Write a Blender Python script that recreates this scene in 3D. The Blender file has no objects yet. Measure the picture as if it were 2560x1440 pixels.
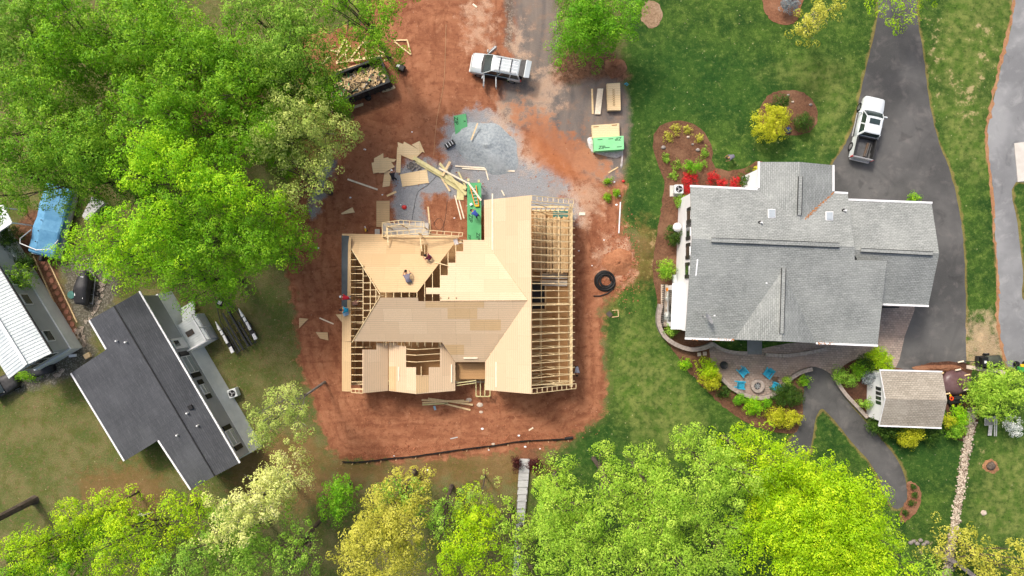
import bpy, bmesh, math, random
import numpy as np
from mathutils import Vector, Matrix
R = math.radians
sc = bpy.context.scene
COL = sc.collection
# ---------------------------------------------------------------- camera, sky, sun, exposure
H = 63.0            # the drone hovers 63 m above the ground and looks straight down
S = 0.037           # metres of ground per photo pixel (2560 px wide)
cam = bpy.data.cameras.new('camera'); co = bpy.data.objects.new('camera', cam); COL.objects.link(co)
co.location = (0, 0, H); co.rotation_euler = (0, 0, 0)
cam.sensor_width = 36; cam.lens = 36 * H / (2560 * S); cam.clip_end = 2000; cam.clip_start = 1
sc.camera = co
w = bpy.data.worlds.new('World'); sc.world = w; w.use_nodes = True
nt = w.node_tree
sky = nt.nodes.new('ShaderNodeTexSky'); sky.sky_type = 'NISHITA'; sky.sun_disc = False
SUN_EL, SUN_AZ = R(50), math.atan2(-0.58, 0.82)
sky.sun_elevation = SUN_EL; sky.sun_rotation = SUN_AZ; sky.air_density = 0.8; sky.dust_density = 6.0; sky.ozone_density = 1.0
bg = nt.nodes['Background']; bg.inputs['Strength'].default_value = 0.15
nt.links.new(sky.outputs['Color'], bg.inputs['Color'])
sun = bpy.data.lights.new('sun', 'SUN'); sun.energy = 2.0; sun.angle = R(9.0); sun.color = (1.0, 0.95, 0.87)
so = bpy.data.objects.new('sun', sun); COL.objects.link(so)
sd = Vector((math.sin(SUN_AZ) * math.cos(SUN_EL), math.cos(SUN_AZ) * math.cos(SUN_EL), math.sin(SUN_EL)))
so.rotation_euler = (-sd).to_track_quat('-Z', 'Y').to_euler(); so.location = sd * 100
vs = sc.view_settings
vs.view_transform = 'Standard'; vs.look = 'None'; vs.exposure = 0.36; vs.gamma = 1.0; vs.use_curve_mapping = False
sc.cycles.max_bounces = 6; sc.cycles.transparent_max_bounces = 8
random.seed(7); rng = np.random.default_rng(7)

# ---------------------------------------------------------------- helpers
def P(px, py, z=0.0):
    k = S * (H - z) / H
    return Vector(((px - 1280) * k, (720 - py) * k, z))
class PL:            # a plane z = a + b x + c y ; at(px,py) is where the view ray of a photo pixel meets it
    def __init__(s, a, b=0, c=0): s.a, s.b, s.c = a, b, c
    def at(s, px, py, dz=0.0):
        g = P(px, py); k = s.b * g.x + s.c * g.y; a = s.a + dz
        z = (a + k) / (1 + k / H)
        return P(px, py, z)
    def z(s, x, y): return s.a + s.b * x + s.c * y
def lin(c):
    if isinstance(c, (int, float)): c = (c, c, c)
    return tuple((v / 255 / 12.92 if v / 255 <= 0.04045 else ((v / 255 + 0.055) / 1.055) ** 2.4) for v in c)
def tag(o, label=None, cat=None, group=None, kind=None):
    if label: o['label'] = label
    if cat: o['category'] = cat
    if group: o['group'] = group
    if kind: o['kind'] = kind
    return o
def thing(name, label, cat, loc=(0, 0, 0), rz=0.0, group=None):
    o = bpy.data.objects.new(name, None); COL.objects.link(o)
    o.empty_display_size = 0.3
    o.location = loc; o.rotation_euler = (0, 0, rz)
    return tag(o, label, cat, group)
def copy_tree(o, parent=None):
    c = o.copy(); COL.objects.link(c)
    if parent is not None: c.parent = parent
    for ch in list(o.children): copy_tree(ch, c)
    return c
def root_of(p):
    while p.parent is not None: p = p.parent
    return p

class MB:            # collects shapes, build() links them as ONE mesh object
    def __init__(s): s.v = []; s.f = []
    def add(s, vs_, fs):
        n = len(s.v); s.v += [tuple(p) for p in vs_]; s.f += [tuple(i + n for i in f) for f in fs]; return s
    def hexa(s, b, t):      # bottom 4, top 4 (ccw from above)
        return s.add(list(b) + list(t), [(3, 2, 1, 0), (4, 5, 6, 7), (0, 1, 5, 4), (1, 2, 6, 5), (2, 3, 7, 6), (3, 0, 4, 7)])
    def box(s, c, d, rz=0.0, M=None):
        x, y, z = d[0] / 2, d[1] / 2, d[2] / 2
        pts = [Vector(p) for p in ((-x, -y, -z), (x, -y, -z), (x, y, -z), (-x, y, -z), (-x, -y, z), (x, -y, z), (x, y, z), (-x, y, z))]
        m = Matrix.Rotation(rz, 3, 'Z') if M is None else M
        pts = [m @ p + Vector(c) for p in pts]
        return s.hexa(pts[:4], pts[4:])
    def beam(s, a, b, wd, ht, up=(0, 0, 1)):    # centred on a-b
        a, b = Vector(a), Vector(b); d = (b - a)
        if d.length < 1e-5: return s
        d.normalize(); u = Vector(up)
        sd_ = d.cross(u)
        if sd_.length < 1e-3: sd_ = d.cross(Vector((1, 0, 0)))
        sd_.normalize(); u = sd_.cross(d)
        o1, o2 = sd_ * wd / 2, u * ht / 2
        return s.hexa([a - o1 - o2, a + o1 - o2, b + o1 - o2, b - o1 - o2][::-1], [a - o1 + o2, a + o1 + o2, b + o1 + o2, b - o1 + o2][::-1])
    def prism(s, poly, dz):    # poly: 3D points ; extruded down by dz
        n = len(poly); poly = [Vector(p) for p in poly]
        ar = sum(poly[i].x * poly[(i + 1) % n].y - poly[(i + 1) % n].x * poly[i].y for i in range(n))
        if ar < 0: poly = poly[::-1]
        lo = [p - Vector((0, 0, dz)) for p in poly]
        fs = [tuple(range(n)), tuple(range(2 * n - 1, n - 1, -1))] + [(i + n, (i + 1) % n + n, (i + 1) % n, i) for i in range(n)]
        return s.add(poly + lo, fs)
    def loft(s, rings, caps=True):
        n = len(rings[0]); vs_ = [p for r in rings for p in r]; fs = []
        for i in range(len(rings) - 1):
            for j in range(n):
                k = (j + 1) % n
                fs.append((i * n + j, i * n + k, (i + 1) * n + k, (i + 1) * n + j))
        if caps: fs += [tuple(range(n - 1, -1, -1)), tuple((len(rings) - 1) * n + j for j in range(n))]
        return s.add(vs_, fs)
    def tube(s, pts, rad, n=6, caps=True):
        pts = [Vector(p) for p in pts]
        if isinstance(rad, (int, float)): rad = [rad] * len(pts)
        rings = []; prev = None
        for i, p in enumerate(pts):
            d = (pts[min(i + 1, len(pts) - 1)] - pts[max(i - 1, 0)]).normalized()
            u = prev if prev is not None else (Vector((0, 0, 1)) if abs(d.z) < .9 else Vector((1, 0, 0)))
            a = d.cross(u)
            if a.length < 1e-3: a = d.orthogonal()
            a.normalize(); b = a.cross(d); prev = b
            rings.append([p + (a * math.cos(t) + b * math.sin(t)) * rad[i] for t in (2 * math.pi * k / n for k in range(n))])
        return s.loft([r[::-1] for r in rings], caps)
    def cyl(s, c, r, h, n=16, r2=None):       # c = centre of base
        c = Vector(c); r2 = r if r2 is None else r2
        return s.loft([[c + Vector((math.cos(2 * math.pi * k / n) * q, math.sin(2 * math.pi * k / n) * q, z)) for k in range(n)] for q, z in ((r, 0), (r2, h))])
    def lathe(s, c, prof, n=20):
        c = Vector(c)
        return s.loft([[c + Vector((math.cos(2 * math.pi * k / n) * q, math.sin(2 * math.pi * k / n) * q, z)) for k in range(n)] for q, z in prof], False)
    def xf(s, m):
        s.v = [tuple(m @ Vector(p)) for p in s.v]; return s
    def build(s, name, mat, parent=None, local=False, uv=True, smooth=False, bevel=0):
        me = bpy.data.meshes.new(name)
        v = s.v
        if parent is not None and not local:
            l = Vector(root_of(parent).location); v = [(p[0] - l.x, p[1] - l.y, p[2] - l.z) for p in v]
        me.from_pydata(v, [], s.f)
        if isinstance(mat, (list, tuple)):
            for m_ in mat: me.materials.append(m_)
        else: me.materials.append(mat)
        if uv: planar_uv(me)
        if smooth:
            me.polygons.foreach_set('use_smooth', [True] * len(me.polygons))
        me.update()
        o = bpy.data.objects.new(name, me); COL.objects.link(o)
        if parent is not None: o.parent = parent
        if bevel:
            b = o.modifiers.new('bevel', 'BEVEL'); b.width = bevel; b.segments = 2; b.limit_method = 'ANGLE'
        return o
def planar_uv(me):
    uvl = me.uv_layers.new(name='UVMap'); data = uvl.data; vts = me.vertices
    Z = Vector((0, 0, 1))
    for p in me.polygons:
        n = p.normal
        if abs(n.z) > .999: u, v_ = Vector((1, 0, 0)), Vector((0, 1, 0))
        else:
            u = Z.cross(n)
            if u.length < 1e-6: u = Vector((1, 0, 0))
            u.normalize(); v_ = n.cross(u)
        for li, vi in zip(p.loop_indices, p.vertices):
            c = vts[vi].co; data[li].uv = (c.dot(u), c.dot(v_))
def struct(o): o['kind'] = 'structure'; return o
def smooth_poly(pts, n=6, closed=True):
    out = []; N = len(pts); rngi = range(N if closed else N - 1)
    for i in rngi:
        g = lambda k: pts[k % N] if closed else pts[max(0, min(N - 1, k))]
        p0, p1, p2, p3 = g(i - 1), g(i), g(i + 1), g(i + 2)
        for k in range(n):
            t = k / n
            out.append(tuple(.5 * ((2 * p1[a]) + (-p0[a] + p2[a]) * t + (2 * p0[a] - 5 * p1[a] + 4 * p2[a] - p3[a]) * t * t + (-p0[a] + 3 * p1[a] - 3 * p2[a] + p3[a]) * t ** 3) for a in range(2)))
    if not closed: out.append(tuple(pts[-1]))
    return out

# ---------------------------------------------------------------- materials
class NT:
    def __init__(s, name):
        s.m = bpy.data.materials.new(name); s.m.use_nodes = True; s.t = s.m.node_tree
        s.b = s.t.nodes['Principled BSDF']; s.out = s.t.nodes['Material Output']
        s.tc = s.t.nodes.new('ShaderNodeTexCoord')
    def n(s, typ, **kw):
        nd = s.t.nodes.new(typ)
        for k, v in kw.items(): setattr(nd, k, v)
        return nd
    def l(s, a, b): s.t.links.new(a, b)
    def put(s, sock, v):
        if hasattr(v, 'links') or isinstance(v, bpy.types.NodeSocket): s.l(v, sock)
        elif isinstance(v, tuple) and len(v) == 3 and sock.type == 'RGBA': sock.default_value = (*v, 1)
        else: sock.default_value = v
    def coord(s, kind='Object', scale=(1, 1, 1), rot=0):
        mp = s.n('ShaderNodeMapping'); s.l(s.tc.outputs[kind], mp.inputs[0]); mp.inputs['Scale'].default_value = scale; mp.inputs['Rotation'].default_value = (0, 0, rot)
        return mp.outputs[0]
    def noise(s, vec, scale, detail=3, rough=.55, dist=0):
        nd = s.n('ShaderNodeTexNoise'); s.l(vec, nd.inputs['Vector']); nd.inputs['Scale'].default_value = scale
        nd.inputs['Detail'].default_value = detail; nd.inputs['Roughness'].default_value = rough; nd.inputs['Distortion'].default_value = dist
        return nd.outputs['Fac']
    def ss(s, v, a, b):        # smoothstep
        nd = s.n('ShaderNodeMapRange', interpolation_type='SMOOTHSTEP'); s.put(nd.inputs[0], v)
        nd.inputs[1].default_value = a; nd.inputs[2].default_value = b; return nd.outputs[0]
    def math(s, op, a, b=0.0, c=0.0):
        nd = s.n('ShaderNodeMath', operation=op); s.put(nd.inputs[0], a); s.put(nd.inputs[1], b); s.put(nd.inputs[2], c); return nd.outputs[0]
    def mix(s, f, a, b, mode='MIX'):
        nd = s.n('ShaderNodeMix', data_type='RGBA', blend_type=mode); s.put(nd.inputs[0], f); s.put(nd.inputs[6], a); s.put(nd.inputs[7], b); return nd.outputs[2]
    def attr(s, name): nd = s.n('ShaderNodeAttribute', attribute_name=name); return nd
    def bump(s, h, st, dist=.05):
        nd = s.n('ShaderNodeBump'); nd.inputs['Strength'].default_value = st; nd.inputs['Distance'].default_value = dist; s.l(h, nd.inputs['Height']); s.l(nd.outputs[0], s.b.inputs['Normal'])
    def fin(s, col, rough=.8, metal=0.0, spec=.3):
        s.put(s.b.inputs['Base Color'], col); s.put(s.b.inputs['Roughness'], rough); s.b.inputs['Metallic'].default_value = metal
        s.b.inputs['Specular IOR Level'].default_value = spec; return s.m
def M(name, c1, c2=None, scale=3.0, rough=.75, bump=0.0, bscale=None, metal=0.0, spec=.35, kind='Object', stretch=(1, 1, 1)):
    q = NT(name); c1 = lin(c1)
    if c2 is None: c2 = tuple(v * .86 for v in c1)
    else: c2 = lin(c2)
    v = q.coord(kind, stretch); f = q.ss(q.noise(v, scale, 5, .65), .3, .7)
    col = q.mix(f, c1, c2)
    if bump: q.bump(q.noise(v, bscale or scale * 3, 3), bump, .03)
    return q.fin(col, rough, metal, spec)
def shingle(name, ca, cb, cc, row=.15, tab=.3, uvk='UV', line=.5, sp=.7):
    q = NT(name); v = q.coord(uvk)
    b = q.n('ShaderNodeTexBrick'); q.l(v, b.inputs['Vector'])
    b.inputs['Scale'].default_value = 1; b.inputs['Brick Width'].default_value = tab; b.inputs['Row Height'].default_value = row
    b.inputs['Mortar Size'].default_value = .022; b.inputs['Mortar Smooth'].default_value = .3; b.inputs['Bias'].default_value = 0
    b.inputs['Color1'].default_value = (*lin(ca), 1); b.inputs['Color2'].default_value = (*lin(cb), 1); b.inputs['Mortar'].default_value = (*[x * line for x in lin(cb)], 1)
    big = q.ss(q.noise(q.coord('Object'), .35, 3), .35, .7); fine = q.noise(v, 6, 4, .75)
    c = q.mix(q.math('MULTIPLY', big, .35), b.outputs['Color'], lin(cc)); c = q.mix(q.math('MULTIPLY', q.ss(fine, .5, .66), sp), c, lin(cc)); c = q.mix(q.math('MULTIPLY', q.ss(fine, .46, .36), .6 * sp), c, tuple(x * .6 for x in lin(cb)))
    stk = q.noise(q.coord('UV', (1.1, 6.2, 1)), 1.0, 3, .6); c = q.mix(q.math('MULTIPLY', q.ss(stk, .54, .68), .3), c, tuple(min(1, x * 1.25) for x in lin(cc)))
    wst = q.noise(q.coord('UV', (1.4, .12, 1)), 1.0, 4, .6); c = q.mix(q.math('MULTIPLY', q.ss(wst, .5, .72), .14), c, tuple(x * .7 for x in lin(cb)))
    q.bump(b.outputs['Fac'], -.4, .02)
    return q.fin(c, .9, 0, .2)
def osb(name, c1, c2, c3, line=.5, course=.205):
    q = NT(name); v = q.coord('UV')
    b = q.n('ShaderNodeTexBrick'); q.l(v, b.inputs['Vector']); b.offset = .5
    b.inputs['Scale'].default_value = 1; b.inputs['Brick Width'].default_value = 2.44; b.inputs['Row Height'].default_value = course * 6
    b.inputs['Mortar Size'].default_value = .012; b.inputs['Color1'].default_value = (*lin(c1), 1); b.inputs['Color2'].default_value = (*lin(c2), 1)
    b.inputs['Mortar'].default_value = (*[x * .8 for x in lin(c3)], 1)
    b2 = q.n('ShaderNodeTexBrick'); q.l(v, b2.inputs['Vector']); b2.inputs['Scale'].default_value = 1; b2.inputs['Brick Width'].default_value = 50
    b2.inputs['Row Height'].default_value = course; b2.inputs['Mortar Size'].default_value = .02; b2.inputs['Mortar Smooth'].default_value = .5
    c = q.mix(q.ss(q.noise(v, 14, 4, .7), .35, .7), b.outputs['Color'], lin(c3))
    brk = q.ss(q.noise(v, 1.3, 3, .7), .28, .52)
    c = q.mix(q.math('MULTIPLY', q.math('MULTIPLY', b2.outputs['Fac'], line), brk), c, tuple(x * .45 for x in lin(c3)))
    c = q.mix(q.math('MULTIPLY', q.ss(q.noise(v, .9, 3), .42, .72), .35), c, lin(c2)); c = q.mix(q.math('MULTIPLY', q.ss(q.noise(v, 1.7, 5, .8), .6, .72), .3), c, tuple(x * .6 for x in lin(c3)))
    c = q.mix(q.math('MULTIPLY', q.ss(q.noise(v, 5, 4, .8), .66, .74), .5), c, tuple(x * .5 for x in lin(c3)))
    return q.fin(c, .75, 0, .25)
def leaf(name, dark, mid, light, tr=.28):
    q = NT(name); a = q.attr('rnd').outputs['Fac']
    if name.startswith('leaves'):
        kk = (1.1, 1.06, .85) if not any(w in name for w in ('deep', 'fine')) else (1.3, 1.18, .95)
        if 'red' in name or 'wine' in name or 'grey' in name: kk = (1, 1, 1)
        dark, mid, light = [tuple(min(252, v * k) for v, k in zip(c, kk)) for c in (dark, mid, light)]
    cr = q.n('ShaderNodeValToRGB'); q.l(a, cr.inputs[0]); e = cr.color_ramp.elements
    e[0].position = 0; e[0].color = (*lin(dark), 1); e[1].position = 1; e[1].color = (*lin(light), 1); m_ = e.new(.5); m_.color = (*lin(mid), 1)
    q.fin(cr.outputs[0], .55, 0, .25)
    t = q.n('ShaderNodeBsdfTranslucent'); q.l(q.mix(.5, cr.outputs[0], lin(light)), t.inputs['Color'])
    ms = q.n('ShaderNodeMixShader'); ms.inputs[0].default_value = tr
    q.l(q.b.outputs[0], ms.inputs[1]); q.l(t.outputs[0], ms.inputs[2]); q.l(ms.outputs[0], q.out.inputs[0])
    return q.m

MAT = {}
def mats():
    m = MAT
    m['white'] = M('white_paint', 235, 222, 2, .45)
    m['white2'] = M('white_vinyl', (246, 247, 248), (238, 240, 242), 1.5, .6)
    m['carwhite'] = M('car_paint_white', (214, 220, 222), (206, 212, 214), 1, .22, spec=.6)
    m['glass'] = M('dark_glass', (38, 48, 48), (52, 66, 64), 1.3, .08, spec=.9)
    m['glassl'] = M('sky_glass', (150, 160, 165), (178, 186, 190), 1.0, .15, spec=.8)
    m['black'] = M('black_plastic', 34, 24, 4, .5)
    m['tyre'] = M('tyre_rubber', 28, 22, 8, .9)
    m['rim'] = M('alloy_rim', 190, 170, 5, .35, metal=.7)
    m['metal'] = M('galvanised_metal', 178, 160, 3, .45, metal=.3)
    m['dmetal'] = M('dark_metal', 62, 46, 3, .5, metal=.3)
    m['beige'] = M('grey_siding', (172, 175, 177), (162, 165, 167), .8, .7)
    m['skirt'] = M('pale_skirting', (224, 228, 226), (206, 211, 210), .8, .7)
    m['pine'] = M('pine_lumber', (232, 205, 160), (214, 182, 132), 6, .7, stretch=(1, 1, 1))
    m['pinew'] = M('pale_pine', (240, 228, 205), (226, 208, 180), 5, .7)
    m['treated'] = M('treated_lumber', (214, 204, 152), (196, 184, 130), 3, .75)
    m['framing'] = M('framing_lumber', (232, 210, 166), (216, 190, 142), 2, .7)
    m['deck'] = osb('roof_sheathing', (224, 198, 164), (208, 180, 146), (201, 176, 146))
    m['deckt'] = osb('roof_sheathing_tan', (216, 184, 140), (198, 166, 122), (196, 166, 126))
    m['deckc'] = osb('plain_sheathing', (234, 212, 172), (226, 198, 152), (216, 186, 142), .35)
    m['floor'] = osb('osb_floor', (188, 150, 104), (176, 138, 94), (160, 124, 84), .2, .3)
    m['felt'] = M('roof_underlayment', (86, 92, 96), (76, 82, 86), 1.5, .8)
    m['green'] = M('green_sheathing', (92, 172, 112), (78, 158, 100), 1.2, .6)
    m['greenl'] = M('pale_green_sheathing', (140, 214, 150), (128, 204, 140), 1.2, .6)
    m['ink'] = M('black_ink', (26, 70, 44), (22, 60, 38), 4, .7)
    m['inkb'] = M('brown_ink', (150, 112, 66), (140, 104, 60), 4, .7)
    m['shg'] = shingle('grey_shingles', (152, 155, 152), (134, 138, 135), (172, 175, 170), .15, .3, 'UV', .55, .34)
    m['shd'] = shingle('charcoal_shingles', (80, 82, 86), (72, 74, 78), (100, 102, 106), .16, .9, 'UV', .75, .22)
    m['sht'] = shingle('taupe_shingles', (168, 160, 146), (150, 142, 128), (186, 178, 164), .17, .3, 'UV', .55, .28)
    m['tinr'] = M('white_metal_roof', (226, 232, 230), (204, 212, 212), .4, .4, metal=.1)
    m['rust'] = M('dirty_metal', 70, (96, 74, 54), 2, .7)
    m['bin'] = M('black_container_paint', (34, 37, 39), (52, 54, 55), 1.2, .6, bump=.2)
    m['tarpb'] = M('blue_canvas', (104, 160, 196), (82, 138, 178), 1.6, .7, bump=.3)
    m['tarpm'] = M('maroon_tarpaulin', (112, 88, 90), (92, 66, 66), .9, .35, bump=.9, bscale=3)
    m['blackt'] = M('black_canvas', (42, 42, 44), (58, 58, 60), 1.3, .55, bump=.4)
    m['teal'] = M('turquoise_plastic', (52, 168, 198), (40, 150, 184), 3, .5)
    m['tealc'] = M('teal_lid', (78, 128, 120), (66, 112, 104), 3, .6)
    m['bark'] = M('bark', (112, 100, 88), (72, 62, 54), 5, .95, bump=.8, stretch=(1, 1, .25))
    m['bark2'] = M('pale_bark', (150, 146, 138), (112, 106, 98), 5, .9, bump=.6, stretch=(1, 1, .25))
    m['stone'] = M('field_stone', (158, 150, 142), (118, 110, 104), 3, .9, bump=.5)
    m['stonep'] = M('pale_stone', (214, 200, 182), (176, 156, 138), 2.5, .9)
    m['capst'] = M('coping_stone', (178, 164, 154), (146, 134, 126), 4, .9, bump=.3)
    m['concrete'] = M('concrete', (206, 200, 190), (190, 184, 174), .8, .85)
    m['conc2'] = M('weathered_boards', (196, 196, 194), (168, 168, 164), 2, .85, stretch=(1, 8, 1))
    m['redt'] = M('red_plastic', (206, 52, 50), (184, 44, 44), 2, .5)
    m['orange'] = M('orange_paint', (240, 150, 40), (226, 132, 30), 2, .5)
    m['yellow'] = M('yellow_paint', (235, 190, 40), (220, 176, 30), 2, .5)
    m['redor'] = M('red_orange_paint', (222, 80, 40), (206, 70, 34), 2, .5)
    m['tgreen'] = M('tractor_green', (60, 150, 70), (46, 128, 56), 2, .4)
    m['blue'] = M('blue_plastic', (70, 120, 190), (60, 104, 170), 2, .5)
    m['plast'] = M('clear_wrap', (204, 198, 194), (176, 164, 156), 3, .25, bump=1.0, bscale=8, spec=.7)
    m['carsilver'] = M('car_paint_silver', (192, 199, 200), (184, 192, 193), 1, .25, metal=.2, spec=.6); m['liner'] = M('bed_liner', 96, 76, 3, .7)
    m['skin'] = M('skin', (178, 128, 98), (160, 112, 86), 6, .6)
    m['hair'] = M('dark_hair', (40, 30, 26), (30, 22, 20), 8, .7)
    m['boot'] = M('boots', (70, 56, 44), (54, 44, 36), 8, .8)
    for n, c in dict(grey=(128, 124, 138), jean=(104, 124, 148), navy=(50, 62, 110), red=(176, 30, 46), maroon=(128, 48, 66), blue=(66, 92, 180), cyan=(34, 164, 204), lblue=(160, 192, 214), dark=(44, 44, 50), brown=(128, 92, 76), khaki=(170, 160, 140), lgrey=(176, 178, 190)).items():
        m['c_' + n] = M('cloth_' + n, c, tuple(v * .85 for v in c), 9, .9)
    # foliage   dark / mid / light
    m['f_bright'] = leaf('leaves_bright_green', (84, 144, 14), (130, 192, 24), (188, 224, 54))
    m['f_mid'] = leaf('leaves_mid_green', (68, 122, 18), (110, 168, 32), (162, 208, 62))
    m['f_deep'] = leaf('leaves_deep_green', (58, 106, 20), (92, 148, 32), (140, 188, 58))
    m['f_fine'] = leaf('leaves_fine_green', (56, 104, 24), (92, 146, 40), (146, 190, 72))
    m['f_olive'] = leaf('leaves_olive', (78, 126, 40), (120, 168, 64), (168, 204, 102))
    m['f_pale'] = leaf('leaves_pale_blossom', (108, 140, 66), (158, 184, 108), (204, 218, 158))
    m['f_white'] = leaf('leaves_whitish', (150, 176, 96), (196, 210, 150), (232, 236, 204))
    m['f_yel'] = leaf('leaves_yellow_green', (96, 142, 10), (148, 194, 18), (202, 226, 52))
    m['f_lime'] = leaf('leaves_lime', (96, 142, 40), (144, 188, 70), (190, 220, 110))
    m['f_gold'] = leaf('leaves_gold', (138, 146, 56), (176, 182, 84), (210, 212, 124))
    m['f_goldb'] = leaf('leaves_golden_bush', (124, 140, 20), (170, 182, 42), (212, 216, 84))
    m['f_vivid'] = leaf('leaves_vivid', (66, 126, 16), (100, 164, 32), (144, 196, 60))
    m['f_dark'] = leaf('leaves_dark_shrub', (34, 62, 22), (54, 88, 32), (92, 124, 50))
    m['f_red'] = leaf('leaves_red_azalea', (120, 22, 24), (206, 36, 42), (240, 80, 78))
    m['f_blossom'] = leaf('petals_white', (196, 204, 190), (232, 236, 232), (250, 250, 248))
    m['f_gray'] = leaf('leaves_grey_blue', (112, 122, 122), (150, 160, 164), (184, 192, 196))
    m['f_wine'] = leaf('leaves_wine', (48, 22, 22), (78, 34, 34), (106, 50, 44))
mats()
# ================================================================ GROUND
def sdf(poly, X, Y):
    px = [((a - 1280) * S, (720 - b) * S) for a, b in poly]; n = len(px)
    d = np.full(X.shape, 1e9); ins = np.zeros(X.shape, bool)
    for i in range(n):
        ax, ay = px[i]; bx, by = px[(i + 1) % n]; ex, ey = bx - ax, by - ay
        t = np.clip(((X - ax) * ex + (Y - ay) * ey) / (ex * ex + ey * ey + 1e-12), 0, 1)
        d = np.minimum(d, np.hypot(X - ax - t * ex, Y - ay - t * ey))
        if ay != by:
            c = ((ay > Y) != (by > Y)) & (X < (bx - ax) * (Y - ay) / (by - ay) + ax); ins ^= c
    return np.where(ins, d, -d)
DRV = [(2196,-60),(2196,30),(2180,110),(2163,180),(2150,240),(2138,300),(2118,350),(2098,385),(2078,415),(2060,470),(2110,540),(2200,700),(2270,770),(2255,860),(2240,925),(2300,930),(2404,928),(2414,860),(2414,740),(2408,600),(2394,500),(2372,420),(2348,360),(2328,280),(2316,200),(2304,110),(2292,30),(2290,-60)]
PTH = [(2018,918),(2050,916),(2078,935),(2092,965),(2120,1005),(2160,1050),(2200,1095),(2236,1140),(2260,1185),(2268,1230),(2262,1262),(2236,1270),(2205,1230),(2200,1200),(2170,1150),(2130,1105),(2098,1065),(2072,1035),(2052,1022),(2038,1050),(2030,1100),(2010,1150),(1950,1150),(1985,1085),(2005,1030),(2008,980)]
RD = [(2546,-60),(2530,60),(2508,140),(2498,190),(2484,250),(2468,330),(2472,400),(2482,470),(2488,600),(2496,700),(2496,790),(2502,860),(2514,905),(2545,925),(2700,940),(2700,800),(2566,760),(2558,680),(2544,560),(2540,455),(2700,440),(2700,-60)]
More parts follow.
